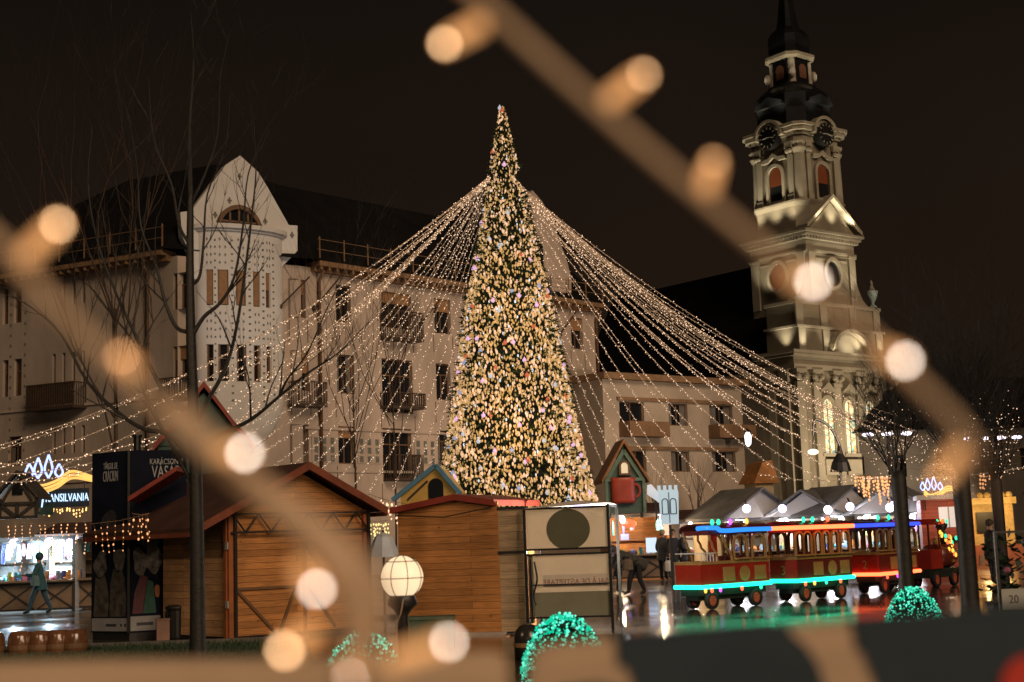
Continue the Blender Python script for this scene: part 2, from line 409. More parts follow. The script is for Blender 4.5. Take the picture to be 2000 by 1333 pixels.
# curved bay on the corner segment
bc, _ = W2.hit(468, 600); BW, BD = 2.35, 1.0
BN = 48
def bay(s, z, d):      # s: angle -1..1 along the bow
    an = s * PI / 2 * .999
    x = bc + math.sin(an) * (BW - d); e = -math.cos(an) * (BD - d)
    return W2.fm(x, z, e)
def bay_s(px, py):
    best = None
    for i in range(-100, 101):
        p = Vector(bay(i / 100, 10, 0)); v = p - CAM
        q = (v.dot(_R) / v.dot(_F)) * FPX + CX
        if best is None or abs(q - px) < best[0]: best = (abs(q - px), i / 100)
    return best[1]
bz = lambda py: W2.hit(468, py)[1]
zT, zB = bz(457), bz(765)
cols = [(402, 418), (426, 447), (463, 482), (496, 510), (521, 531)]
br = []
for (y0, y1) in ((536, 604), (679, 750)):
    for (x0, x1) in cols: br.append((bay_s(x0, 600), bay_s(x1, 600), bz(y1), bz(y0)))
mb = MB(); wall_grid(mb, -1, 1, zB, zT, br, bay, .22, cuts=[-1 + 2 * i / BN for i in range(BN + 1)])
# rounded underside
prev = [bay(-1 + 2 * i / BN, zB, 0) for i in range(BN + 1)]
for k in range(1, 9):
    t = k / 8; sh = math.cos(t * PI / 2); zz = zB - 3.0 * math.sin(t * PI / 2)
    cur = []
    for i in range(BN + 1):
        p = Vector(bay(-1 + 2 * i / BN, zz, 0)); c = Vector(W2.fm(bc, zz, .05)); q = c + (p - c) * max(sh, .03); q.z = zz; cur.append(q)
    for i in range(BN): mb.face([prev[i], prev[i + 1], cur[i + 1], cur[i]])
    prev = cur
bayo = mb.build('rounded_bay', m_white, pal, world=True)
for i, r in enumerate(br):
    window(pal, bay, r, .2, m_brown, m_glass, 1, .62, blind=(.97 if i < 4 else .5) if i < 5 else 0, bmat=m_blind, w=.03)
mb = MB()
for i in range(BN):
    a, b = -1 + 2 * i / BN, -1 + 2 * (i + 1) / BN
    mb.cell(bay, a, b, zT, zT + .22, -.28, 0); mb.cell(bay, a, b, zT - .12, zT - .001, -.12, 0)
mb.face([bay(-1 + 2 * i / BN, zT + .2, -.1) for i in range(BN + 1)])
mb.build('cornice', m_white, bayo, world=True)
mb = MB()        # inlaid crosses and dots on the pilaster strips and spandrels
strips = [(bay_s(a, 600), bay_s(b, 600)) for a, b in ((418, 426), (447, 463), (482, 496), (510, 521), (531, 540))]
for a, b in strips:
    c = (a + b) / 2; wv = min(.017, (b - a) * .2)
    n = 24
    for i in range(n):
        z = zB - .6 + (zT - zB + .3) * i / n; mb.cell(bay, c - wv, c + wv, z, z + .09, -.02, -.003)
for (y0, y1) in ((470, 530), (612, 672)):
    for (x0, x1) in cols:
        a, b = bay_s(x0, 600), bay_s(x1, 600)
        for u in range(2):
            for v in range(4):
                c = a + (b - a) * (u + .5) / 2; z = bz(y1) + (bz(y0) - bz(y1)) * (v + .5) / 4; w_ = (b - a) * .09
                mb.cell(bay, c - w_, c + w_, z - .035, z + .035, -.02, -.003); mb.cell(bay, c - w_ * .3, c + w_ * .3, z - .09, z + .09, -.022, -.004)
mb.build('tile_pattern', m_tile, bayo, world=True)
# wall behind the bay and gable above it
mb = MB(); wall_grid(mb, 0, W2.L, 0, EH, [], W2.fm, .3); mb.build('wall', m_plaster, pal, world=True)
GB = Facade(W2.A - W2.n * .25 - W2.u * .3, W2.B - W2.n * .25 + W2.u * .3)
gp = [(352, 415), (372, 412), (376, 409), (440, 323), (469, 304), (504, 336), (522, 365), (564, 440), (581, 441), (581, 490), (570, 502), (552, 520), (545, 545), (372, 545), (370, 492), (356, 462)]
pts = [GB.hit(*p) for p in gp]
mb = MB(); mb.prism(pts, lambda s, z: GB.fm(s, z, 0), lambda s, z: GB.fm(s, z, .5)); gab = mb.build('gable', m_white, pal, world=True)
wc, wz = GB.hit(466, 457); hw = GB.rect(427, 440, 505, 457); rr = (hw[1] - hw[0]) / 2
mb = MB(); pl = [(wc + rr * math.cos(PI * i / 16), wz + rr * 1.15 * math.sin(PI * i / 16)) for i in range(17)]
mb.prism(pl, lambda s, z: GB.fm(s, z, -.03), lambda s, z: GB.fm(s, z, -.005)); ho = mb.build('half_round_window', m_glass, gab, world=True)
mb = MB()
for i in range(16):
    a0, a1 = PI * i / 16, PI * (i + 1) / 16
    q = lambda an, r_, d: GB.fm(wc + r_ * math.cos(an), wz + r_ * 1.15 * math.sin(an), d)
    mb.hexa([q(a0, rr, -.2), q(a1, rr, -.2), q(a1, rr, 0), q(a0, rr, 0), q(a0, rr + .2, -.2), q(a1, rr + .2, -.2), q(a1, rr + .2, 0), q(a0, rr + .2, 0)])
for x in (-.45, 0, .45): mb.cell(GB.fm, wc + rr * x - .05, wc + rr * x + .05, wz, wz + rr * 1.15 * math.sqrt(1 - x * x), -.1, -.032)
mb.cell(GB.fm, wc - rr, wc + rr, wz + .55, wz + .65, -.1, -.034)
mb.build('window_arch', m_brown, gab, world=True)
mb = MB()
for (px, py) in ((468, 345), (448, 392), (420, 420), (518, 433), (570, 460), (410, 470), (530, 470)):
    s, z = GB.hit(px, py); mb.cell(GB.fm, s - .12, s + .12, z - .05, z + .05, -.02, -.003); mb.cell(GB.fm, s - .05, s + .05, z - .16, z + .16, -.022, -.003)
mb.build('tile_pattern', m_tile, gab, world=True)
# eaves, railings on the eaves
for F, a, b, nm in ((W1, 0, W1.L - .4, 'eave'), (W3, .7, W3.L, 'eave')):
    mb = MB(); mb.cell(F.fm, a, b, EH, EH + .28, -.75, .4); mb.cell(F.fm, a, b, EH - .25, EH - .001, -.35, -.003)
    n = int((b - a) / .55)
    for i in range(n):
        x = a + .1 + (b - a - .3) * i / n; mb.cell(F.fm, x, x + .12, EH - .2, EH - .002, -.7, -.352)
    mb.build(nm, m_soffit, pal, world=True)
    mb = MB(); n = int((b - a) / 1.6)
    for i in range(n + 1):
        x = a + .1 + (b - a - .2) * i / n; mb.cell(F.fm, x, x + .06, EH + .29, EH + 1.6, -.62, -.56)
    mb.tube([F.fm(a, EH + 1.45, -.59), F.fm(b, EH + 1.45, -.59)], .02, 4); mb.tube([F.fm(a, EH + .9, -.59), F.fm(b, EH + .9, -.59)], .02, 4)
    mb.build('eave_railing', m_soffit, pal, world=True)
# roofs: steep slopes to the ridge and a hip at the far left
RD, RZ = 6.0, 21.8
def ridge(F, x, z=RZ, d=RD): return F.fm(x, z, d)
mb = MB()
e = .28
A0, A1 = W1.fm(-.3, EH + e, -.8), W1.fm(W1.L - .2, EH + e, -.8)
B0, B1 = W3.fm(.4, EH + e, -.8), W3.fm(W3.L + .3, EH + e, -.8)
hipx = W1.hit(235, 340)[0] + 1.5
RL = Facade(W1.A + W1.n * RD, W1.B + W1.n * RD); RR = Facade(W3.A + W3.n * RD, W3.B + W3.n * RD)
zl = (RL.hit(252, 330)[1] + RL.hit(425, 344)[1]) / 2; zr_ = (RR.hit(532, 368)[1] + RR.hit(868, 418)[1]) / 2
r0, r1 = ridge(W1, RL.hit(250, 330)[0], zl), ridge(W1, RL.hit(425, 344)[0], zl); r2, r3 = ridge(W3, RR.hit(545, 368)[0], zr_), ridge(W3, W3.L + .3, zr_)
mb.face([A0, A1, r1, r0]); mb.face([A0, r0, W1.fm(-.3, EH + e, 13)]); mb.face([B0, B1, r3, r2]); mb.face([A1, B0, r2, r1])
bk0, bk1 = W1.fm(-.3, EH + e, 13), W3.fm(W3.L + .3, EH + e, 13)
mb.face([r0, r1, W1.fm(W1.L, EH + e, 14)]); mb.face([r0, W1.fm(W1.L, EH + e, 14), bk0]); mb.face([r2, r3, bk1, W3.fm(0, EH + e, 13)]); mb.face([r1, r2, W3.fm(0, EH + e, 13), W1.fm(W1.L, EH + e, 14)])
mb.face([B1, bk1, r3])
ro = mb.build('roof', m_roof, pal, world=True)
# second gable at the far right end
GR = Facade(W3.A - W3.n * .3, W3.B - W3.n * .3)
pts = [GR.hit(*p) for p in ((985, 560), (988, 470), (1000, 440), (1022, 395), (1040, 372), (1060, 395), (1085, 450), (1108, 512), (1116, 545), (1116, 572), (1108, 590), (990, 590))]
mb = MB(); mb.prism(pts, lambda s, z: GR.fm(s, z, 0), lambda s, z: GR.fm(s, z, .5)); g2 = mb.build('gable', m_plaster, pal, world=True)
mb = MB(); s, z = GR.hit(1050, 500); mb.cell(GR.fm, s - .5, s + .5, z - .8, z + .8, -.04, -.003); mb.build('gable_window', m_glass, g2, world=True)
# end wall
E = Facade(W3.B, (W3.B.x + W3.n.x * 12, W3.B.y + W3.n.y * 12)); mb = MB(); wall_grid(mb, 0, 12, 0, EH, [], lambda s, z, d: E.fm(s, z, d)); mb.build('wall', m_plaster, pal, world=True)
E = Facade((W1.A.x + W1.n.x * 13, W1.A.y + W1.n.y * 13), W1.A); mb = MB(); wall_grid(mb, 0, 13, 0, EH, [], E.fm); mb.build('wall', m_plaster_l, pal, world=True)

# ------------------------------------------------------------------ three storey block right of the tree
BL = Facade((5.6, 82.0), (14.0, 88.5))
xa, zt = BL.hit(1176, 738); xb, _ = BL.hit(1447, 760)
zt = BL.hit(1310, 748)[1]
blk = thing('flat_roofed_block', 'plain beige three storey block with flat brown eave, left of the church', 'building', (9, 85, 0))
tops = [BL.rect(*t) for t in ((1210, 786, 1258, 826), (1306, 789, 1343, 832), (1386, 793, 1431, 834))]
lows = [BL.rect(*t) for t in ((1228, 881, 1262, 920), (1311, 882, 1347, 922), (1391, 881, 1437, 923))]
tops = [(r[0], r[1], tops[1][2], tops[1][3]) for r in tops]; lows = [(r[0], r[1], lows[1][2], lows[1][3]) for r in lows]
m_beige = mat('beige_render', (.43, .35, .27), .85, .2, .5, .2, 8)
mb = MB(); wall_grid(mb, xa, xb, 0, zt, tops + lows, BL.fm, .28)
side = lambda s, z, d: BL.fm(xb - d, z, s)
wall_grid(mb, 0, 9, 0, zt, [], side); mb.face([BL.fm(xa, 0, 0), BL.fm(xa, zt, 0), BL.fm(xa, zt, 9), BL.fm(xa, 0, 9)]); mb.face([BL.fm(xa, zt, 0), BL.fm(xb, zt, 0), BL.fm(xb, zt, 9), BL.fm(xa, zt, 9)])
mb.build('wall', m_beige, blk, world=True)
for r in tops + lows: window(blk, BL.fm, r, .26, m_brown, m_glass, 2, 0, w=.06)
mb = MB(); mb.cell(BL.fm, xa - .25, xb + .25, zt + .003, zt + .38, -.45, 9.2); mb.build('roof', m_soffit, blk, world=True)
mb = MB()
for rs in (tops, lows): mb.cell(BL.fm, rs[0][0] - .2, rs[2][1] + .2, rs[0][3] + .06, rs[0][3] + .26, -.14, -.003)
mb.build('lintel_band', m_soffit, blk, world=True)
m_balc = mat('balcony_panel', (.23, .13, .065), .7, .25, 1.2)
for px in ((1209, 826, 1287, 855), (1384, 832, 1455, 858)):
    a = BL.rect(*px); mb = MB(); fm = BL.fm
    mb.cell(fm, a[0], a[1], a[2], a[3], -.95, -.88); mb.cell(fm, a[0], a[0] + .06, a[2], a[3], -.878, -.003); mb.cell(fm, a[1] - .06, a[1], a[2], a[3], -.878, -.003)
    mb.cell(fm, a[0] + .062, a[1] - .062, a[2], a[2] + .12, -.878, -.003); mb.build('balcony', m_balc, blk, world=True)
wl = thing('wall_lantern', 'white glowing lantern on the dark corner of the beige block', 'lantern', tuple(P(1461, 858, 84.0)))
mb = MB(); mb.lathe([(.02, -.45), (.16, -.3), (.2, .2), (.1, .4)], 8); mb.build('lamp_glass', emit('lantern_glow', (.85, .9, 1), 4), wl)
mb = MB(); mb.lathe([(.24, .4), (.2, .46), (.03, .62)], 8); mb.bar((0, 0, .6), (-.35, .6, .7), .05); mb.build('bracket', m_dark, wl)
# ------------------------------------------------------------------ baroque church
ax = P(1556, 340, 115); TH = R(38)
ch = thing('baroque_church', 'pale floodlit baroque church with a tall clock tower and black onion spire', 'church', (ax.x, ax.y, 0), TH)
m_st = mat('church_stucco', (.215, .185, .128), .8, .25, .45, .25, 7)
m_st2 = mat('church_trim', (.30, .265, .195), .75, .18, .5, .2, 9)
m_cu = mat('black_copper', (.012, .013, .014), .28, .4, 1.2, .2, 6, metal=.3)
m_or = emit('belfry_glow', (.75, .14, .03), .075)
m_or.node_tree.nodes['Principled BSDF'].inputs['Base Color'].default_value = (.07, .022, .01, 1)
def zy(py, d=0.0, px=1560):
    p = P(px, py, 115 + d); return p.z
def sq(mb, h0, z0, h1, z1, ch_=.0, m=0, cap=True):
    """square frustum with chamfered corners"""
    def ring(h, z):
        c = h * ch_
        return [(-h + c, -h, z), (h - c, -h, z), (h, -h + c, z), (h, h - c, z), (h - c, h, z), (-h + c, h, z), (-h, h - c, z), (-h, -h + c, z)] if ch_ else [(-h, -h, z), (h, -h, z), (h, h, z), (-h, h, z)]
    a, b = ring(h0, z0), ring(h1, z1); n = len(a)
    for i in range(n): mb.face([a[i], a[(i + 1) % n], b[(i + 1) % n], b[i]], m)
    if cap: mb.face(a[::-1], m); mb.face(b, m)
def prof(mb, pr, ch_=0.0, m=0):
    for (h0, z0), (h1, z1) in zip(pr, pr[1:]): sq(mb, h0, z0, h1, z1, ch_, m, cap=False)
    n = pr[-1]; sq(mb, n[0], n[1], n[0] * .98, n[1] + .01, ch_, m)
# faces: 'f' main front (-Y local), 's' side (-X local)
FR = lambda h: (lambda s, z, d: (s, -h + d, z))
SD = lambda h: (lambda s, z, d: (-h + d, -s, z))
Z0, Z1, Z2, Z3, Z4, Z5, Z6 = zy(706), zy(612), zy(470), zy(408), zy(296), zy(262), zy(172)
# lower front block
bx0, bx1, by0 = -5.9, 6.2, -3.5
mb = MB(); mb.box(bx0, bx1, by0, 0, 0, Z0 - 1.3); mb.build('lower_front', m_st, ch)
mb = MB()
for (o_, za, zb_) in ((.35, Z0 - 1.3, Z0 - .95), (.12, Z0 - .949, Z0 - .35), (.55, Z0 - .349, Z0 - .1), (.7, Z0 - .099, Z0 + .12)):
    mb.box(bx0 - o_, bx1 + o_, by0 - o_, .2, za, zb_)
mb.build('cornice', m_st2, ch)
fm = lambda s, z, d: (s, by0 + d, z)
fs = lambda s, z, d: (bx0 + d, by0 + s, z)
for x in (-5.5, -3.6, -1.2, 1.6, 3.9, 5.8):
    mb = MB(); mb.cell(fm, x - .42, x + .42, 1.2, Z0 - 2.6, -.25, -.003); mb.cell(fm, x - .6, x + .6, 0, 1.197, -.4, -.003)
    mb.cell(fm, x - .5, x + .5, Z0 - 2.597, Z0 - 2.3, -.34, -.004); mb.cell(fm, x - .6, x + .6, Z0 - 1.65, Z0 - 1.303, -.45, -.004)
    for k in (-1, 1): mb.ball((x + k * .42, by0 - .4, Z0 - 1.9), .24, 8, 5); mb.ball((x + k * .2, by0 - .38, Z0 - 2.1), .18, 8, 5)
    mb.build('pilaster', m_st2, ch)
for x in (.9, 2.3): mb = MB(); mb.cell(fs, x - .35, x + .35, 1.2, Z0 - 2.6, -.2, -.003); mb.cell(fs, x - .45, x + .45, Z0 - 2.3, Z0 - 1.303, -.3, -.004); mb.build('pilaster', m_st2, ch)
m_sg, nt, b = _nt('stained_glass')
N, L = nt.nodes, nt.links
vo = N.new('ShaderNodeTexVoronoi'); vo.inputs['Scale'].default_value = 5.5; tc = N.new('ShaderNodeTexCoord'); L.new(tc.outputs['Object'], vo.inputs['Vector'])
cr = N.new('ShaderNodeValToRGB'); cr.color_ramp.interpolation = 'CONSTANT'
for i, (p, c) in enumerate(((0, (.75, .62, .35)), (.3, (.15, .35, .32)), (.45, (.8, .7, .45)), (.62, (.7, .3, .08)), (.75, (.5, .55, .4)))):
    e = cr.color_ramp.elements[i] if i < 2 else cr.color_ramp.elements.new(p)
    e.position = p; e.color = (*c, 1)
sx = N.new('ShaderNodeSeparateColor'); L.new(vo.outputs['Color'], sx.inputs[0]); L.new(sx.outputs[0], cr.inputs['Fac']); L.new(cr.outputs['Color'], b.inputs['Emission Color']); L.new(cr.outputs['Color'], b.inputs['Base Color'])
b.inputs['Emission Strength'].default_value = 1.0; m_sg.cycles.emission_sampling = 'NONE'
def arch(x0, x1, z0, zs, n=10):
    r_ = (x1 - x0) / 2; c = (x0 + x1) / 2
    return [(x0, z0), (x1, z0)] + [(c + r_ * math.cos(PI * i / n), zs + r_ * math.sin(PI * i / n)) for i in range(n + 1)]
def arch_frame(mb, fmx, x0, x1, z0, zs, w, d0, d1, n=10):
    mb.cell(fmx, x0 - w, x0, z0, zs, d0, d1); mb.cell(fmx, x1, x1 + w, z0, zs, d0, d1)
    r_ = (x1 - x0) / 2; c = (x0 + x1) / 2
    for i in range(n):
        a0, a1 = PI * i / n, PI * (i + 1) / n
        q = lambda an, rr, d: fmx(c + rr * math.cos(an), zs + rr * math.sin(an), d)
        mb.hexa([q(a0, r_, d0), q(a1, r_, d0), q(a1, r_, d1), q(a0, r_, d1), q(a0, r_ + w, d0), q(a1, r_ + w, d0), q(a1, r_ + w, d1), q(a0, r_ + w, d1)])
    mb.cell(fmx, x0 - w * 1.3, x1 + w * 1.3, z0 - w * .9, z0 - .003, d0 - .1, d1)
for x in (-2.4, .2, 2.75):
    z0, zs = zy(893), zy(806)
    mb = MB(); mb.prism(arch(x - .62, x + .62, z0, zs), lambda s, z: fm(s, z, -.06), lambda s, z: fm(s, z, -.003)); o = mb.build('stained_window', m_sg, ch)
    mb = MB(); arch_frame(mb, fm, x - .62, x + .62, z0, zs, .3, -.22, -.004); mb.cell(fm, x - .05, x + .05, z0, zs + .5, -.11, -.062); mb.build('window_frame', m_st2, o)
    mb = MB(); pl = [(x - .95, zs + 1.1), (x - .95, zs + 1.25), (x - .5, zs + 1.55), (x, zs + 1.95), (x + .5, zs + 1.55), (x + .95, zs + 1.25), (x + .95, zs + 1.1), (x, zs + 1.5)]
    mb.prism(pl, lambda s, z: fm(s, z, -.4), lambda s, z: fm(s, z, -.005)); mb.build('window_hood', m_st2, ch)
    mb = MB(); mb.box(x - .85, x + .85, by0 - .35, by0 - .004, z0 - 1.7, z0 - .5); mb.build('window_apron', m_st2, ch)
# segmental pediment over the front
mb = MB(); cx_ = .7
for k, (r_, dd) in enumerate(((2.35, -.55), (2.0, -.3))):
    pl = [(cx_ + r_ * math.cos(PI * i / 18), Z0 + .125 + r_ * .82 * math.sin(PI * i / 18)) for i in range(19)]
    mb.prism(pl, lambda s, z: fm(s, z, dd + (.35 if k else 0)), lambda s, z: fm(s, z, -.003 + k * .001)) if k else None
    if not k:
        for i in range(18):
            a0, a1 = PI * i / 18, PI * (i + 1) / 18
            q = lambda an, rr, d: fm(cx_ + rr * math.cos(an), Z0 + .125 + rr * .82 * math.sin(an), d)
            mb.hexa([q(a0, 2.05, dd), q(a1, 2.05, dd), q(a1, 2.05, -.01), q(a0, 2.05, -.01), q(a0, 2.4, dd), q(a1, 2.4, dd), q(a1, 2.4, -.01), q(a0, 2.4, -.01)])
mb.build('segmental_pediment', m_st2, ch)
# attic storey
ah = Z0 + .13; zm = (ah + Z1) / 2
mb = MB(); mb.box(-5.0, 5.4, -3.3, -.1, ah, zm); mb.box(-4.85, 5.25, -3.15, -.1, zm + .181, Z1); mb.build('attic', m_st, ch)
mb = MB(); mb.box(-5.2, 5.6, -3.5, 0, zm + .001, zm + .18); mb.box(-5.05, 5.45, -3.35, 0, Z1 + .001, Z1 + .25)
for x in (-4.6, -1.7, 1.9, 4.9): mb.box(x - .4, x + .4, -3.44, -3.302, ah + .01, zm - .003); mb.box(x - .4, x + .4, -3.3, -3.152, zm + .19, Z1 - .003)
mb.build('attic_trim', m_st2, ch)
# tower shaft stage with round windows
h3 = 2.95
mb = MB(); sq(mb, h3, Z1 - 1.2, h3, Z2 - 1.7); mb.build('tower_shaft', m_st, ch)
mb = MB()
for (o_, za, zb_) in ((.14, Z2 - 1.699, Z2 - 1.5), (.02, Z2 - 1.499, Z2 - .7), (.3, Z2 - .699, Z2 - .45), (.48, Z2 - .449, Z2 - .2), (.66, Z2 - .199, Z2)):
    sq(mb, h3 + o_, za, h3 + o_, zb_)
n = 18
for i in range(n):
    x = -h3 - .2 + (2 * h3 + .4) * (i + .5) / n
    mb.box(x - .1, x + .1, -h3 - .42, -h3 - .021, Z2 - .69 + .0, Z2 - .452); mb.box(-h3 - .42, -h3 - .021, x - .1, x + .1, Z2 - .69, Z2 - .452)
mb.build('cornice', m_st2, ch)
fF, fS = FR(h3), SD(h3)
for fx in (fF, fS):
    for x in (-2.45, 2.45): mb = MB(); mb.cell(fx, x - .38, x + .38, Z1 + .26, Z2 - 1.9, -.18, -.003); mb.cell(fx, x - .48, x + .48, Z2 - 1.897, Z2 - 1.702, -.26, -.004); mb.build('pilaster', m_st2, ch)
    mb = MB(); mb.cell(fx, -1.9, 1.9, Z2 - 2.3, Z2 - 2.15, -.08, -.003); mb.build('panel_moulding', m_st2, ch)
zc = zy(548)
for fx in (fF, fS):
    mb = MB(); pl = [(.85 * math.cos(2 * PI * i / 20), zc + 1.05 * math.sin(2 * PI * i / 20)) for i in range(20)]
    mb.prism(pl, lambda s, z: fx(s, z, -.06), lambda s, z: fx(s, z, -.004)); o = mb.build('round_window', m_or if fx is fS else m_glass, ch)
    mb = MB()
    for i in range(20):
        q = lambda i_, r_, d: fx(.85 * r_ * math.cos(2 * PI * i_ / 20), zc + 1.05 * r_ * math.sin(2 * PI * i_ / 20), d)
        mb.hexa([q(i, 1, -.25), q(i + 1, 1, -.25), q(i + 1, 1, -.005), q(i, 1, -.005), q(i, 1.3, -.25), q(i + 1, 1.3, -.25), q(i + 1, 1.3, -.005), q(i, 1.3, -.005)])
    mb.build('window_frame', m_st2, o)
# triangular pediment on the front
mb = MB(); fx = FR(h3)
mb.prism([(-2.9, Z2 + .003), (2.9, Z2 + .003), (0, Z2 + 2.5)], lambda s, z: fx(s, z, -.3), lambda s, z: fx(s, z, .4))
o = mb.build('pediment', m_st, ch)
mb = MB()
for a, b in (((-3.4, Z2 + .05), (0, Z2 + 2.85)), ((3.4, Z2 + .05), (0, Z2 + 2.85))):
    mb.hexa([fx(a[0], a[1], -.7), fx(b[0], b[1], -.7), fx(b[0], b[1], .3), fx(a[0], a[1], .3), fx(a[0], a[1] + .3, -.7), fx(b[0], b[1] + .3, -.7), fx(b[0], b[1] + .3, .3), fx(a[0], a[1] + .3, .3)])
mb.build('pediment_moulding', m_st2, o)
# concave drum
mb = MB(); prof(mb, [(3.05, Z2 + .002), (2.95, Z2 + .5), (2.84, Z2 + 1.4), (2.9, Z3 - .5), (3.05, Z3 - .15), (3.05, Z3)], .3); mb.build('drum', m_st, ch)
# belfry
h4 = 2.55
mb = MB(); sq(mb, h4, Z3 + .011, h4, Z4, .26); bel = mb.build('belfry', m_st, ch)
fF, fS = FR(h4), SD(h4)
for fx in (fF, fS):
    z0, zs = zy(402), zy(352)
    mb = MB(); mb.prism(arch(-.72, .72, z0, zs), lambda s, z: fx(s, z, -.05), lambda s, z: fx(s, z, -.004)); o = mb.build('belfry_opening', m_black, bel)
    mb = MB(); mb.prism(arch(-.66, .66, z0 + 1.3, zs), lambda s, z: fx(s, z, -.065), lambda s, z: fx(s, z, -.052)); mb.build('belfry_shutter', m_or, o)
    mb = MB(); arch_frame(mb, fx, -.72, .72, z0, zs, .26, -.25, -.005)
    pl = [(-1.3, zs + 1.15), (-1.2, zs + 1.45), (-.5, zs + 1.5), (0, zs + 1.85), (.5, zs + 1.5), (1.2, zs + 1.45), (1.3, zs + 1.15), (.55, zs + 1.15), (0, zs + 1.5), (-.55, zs + 1.15)]
    mb.prism(pl, lambda s, z: fx(s, z, -.35), lambda s, z: fx(s, z, -.006)); mb.build('window_frame', m_st2, o)
for sxn in (-1, 1):
    for fx in (fF, fS):
        x = sxn * 1.68; mb = MB()
        mb.cell(fx, x - .24, x + .24, Z3 + .02, Z4 - 1.0, -.22, -.003)
        mb.cell(fx, x - .32, x + .32, Z3 + .02, Z3 + .5, -.3, -.223)
        mb.ball(Vector(fx(x - .16, Z4 - .75, -.26)), .2, 8, 5); mb.ball(Vector(fx(x + .16, Z4 - .75, -.26)), .2, 8, 5); mb.cell(fx, x - .36, x + .36, Z4 - .5, Z4 - .003, -.36, -.004); mb.build('belfry_pilaster', m_st2, bel)
d = h4 - .33
for (x, y) in ((-d, -d), (d, -d), (-d, d)):
    mb = MB(); mb.tube([(x, y, Z3 + .02), (x, y, Z4 - 1.0)], [.5, .44], 10); mb.lathe([(.44, Z4 - 1), (.66, Z4 - .6), (.5, Z4 - .45), (.7, Z4 - .1), (.7, Z4 - .004)], 10, (x, y, 0)); mb.build('belfry_column', m_st2, bel)
# clock cornice bent over the clocks
mb = MB(); Zc = zy(283)
for (o_, za, zb_) in ((.12, Z4 + .001, Z4 + .5), (.3, Z4 + .501, Z4 + .8), (.62, Z4 + .801, Z4 + 1.15), (.8, Z4 + 1.151, Z4 + 1.4)): sq(mb, h4 + o_, za, h4 + o_, zb_, .2)
for fx in (FR(h4 + .3), SD(h4 + .3)):
    for i in range(12):
        a0, a1 = PI * i / 12, PI * (i + 1) / 12
        for r0_, r1_, d0 in ((.95, 1.25, -.3), (1.25, 1.5, -.55)):
            q = lambda an, rr, dd: fx(rr * math.cos(an), Zc + .1 + rr * math.sin(an), dd)
            mb.hexa([q(a0, r0_, d0), q(a1, r0_, d0), q(a1, r0_, .3), q(a0, r0_, .3), q(a0, r1_, d0), q(a1, r1_, d0), q(a1, r1_, .3), q(a0, r1_, .3)])
mb.build('clock_cornice', m_st2, ch)
m_ivory = mat('clock_ivory', (.28, .26, .2), .5, .1)
for fx in (FR(h4 + .3), SD(h4 + .3)):
    mb = MB(); mb.prism([(.95 * math.cos(2 * PI * i / 28), Zc + .1 + .95 * math.sin(2 * PI * i / 28)) for i in range(28)], lambda s, z: fx(s, z, -.52), lambda s, z: fx(s, z, .2)); o = mb.build('clock', m_black, ch)
    mb = MB()
    for i in range(12):
        a = 2 * PI * i / 12; mb.tube([fx(.68 * math.cos(a), Zc + .1 + .68 * math.sin(a), -.535), fx(.88 * math.cos(a), Zc + .1 + .88 * math.sin(a), -.535)], .035, 4)
    mb.build('dial_print', m_ivory, o)
    mb = MB(); mb.tube([fx(0, Zc + .1, -.55), fx(-.48, Zc + .06, -.55)], .045, 4); mb.build('hour_hand', m_ivory, o)
    mb = MB(); mb.tube([fx(0, Zc + .1, -.56), fx(.72, Zc - .02, -.56)], .035, 4); mb.build('minute_hand', m_ivory, o)
# black dome, lantern, cap and spire
zz = Z4 + 1.401
mb = MB(); prof(mb, [(2.75, zz), (2.62, zz + 1.6), (2.72, zy(212)), (2.7, zy(200)), (2.35, zy(190)), (1.8, zy(178)), (1.66, Z6)], .42)
for fx in (FR(2.7), SD(2.7)): mb.prism([(-1.5, zz + 1.9), (1.5, zz + 1.9), (1.4, zz + 2.2), (0, zz + 2.75), (-1.4, zz + 2.2)], lambda s, z: fx(s, z, -.35), lambda s, z: fx(s, z, .3))
mb.build('dome', m_cu, ch)
Z7 = zy(118)
mb = MB(); sq(mb, 1.32, Z6 + .02, 1.3, Z7, .45); lan = mb.build('lantern', m_cu, ch)
for fx in (FR(1.3), SD(1.3)): mb = MB(); mb.prism(arch(-.42, .42, Z6 + .5, Z7 - 1.1, 8), lambda s, z: fx(s, z, -.05), lambda s, z: fx(s, z, -.004)); mb.build('lantern_opening', mat('rust_board', (.12, .045, .02), .8), lan)
d = 1.02
for (x, y) in ((-d, -d), (d, -d), (-d, d), (d, d)):
    mb = MB(); mb.tube([(x, y, Z6 + .03), (x, y, Z7 - .3)], [.34, .28], 8)
    mb.ball((x * 1.3, y * 1.3, Z6 + .8), .3, 8, 5, 0, 1.6); mb.build('lantern_pier', mat('aged_stone', (.36, .32, .26), .7), lan)
mb = MB(); prof(mb, [(1.5, Z7 - .3), (1.75, Z7 - .1), (1.75, Z7 + .15), (1.5, Z7 + .3)], .38); mb.build('lantern_cornice', m_st, lan)
mb = MB(); prof(mb, [(1.45, Z7 + .32), (1.5, zy(90)), (1.48, zy(76)), (1.2, zy(66)), (.85, zy(58)), (.7, zy(40)), (.5, zy(0)), (.2, zy(-70)), (.06, zy(-110))], .4)
mb.build('spire', m_cu, ch)
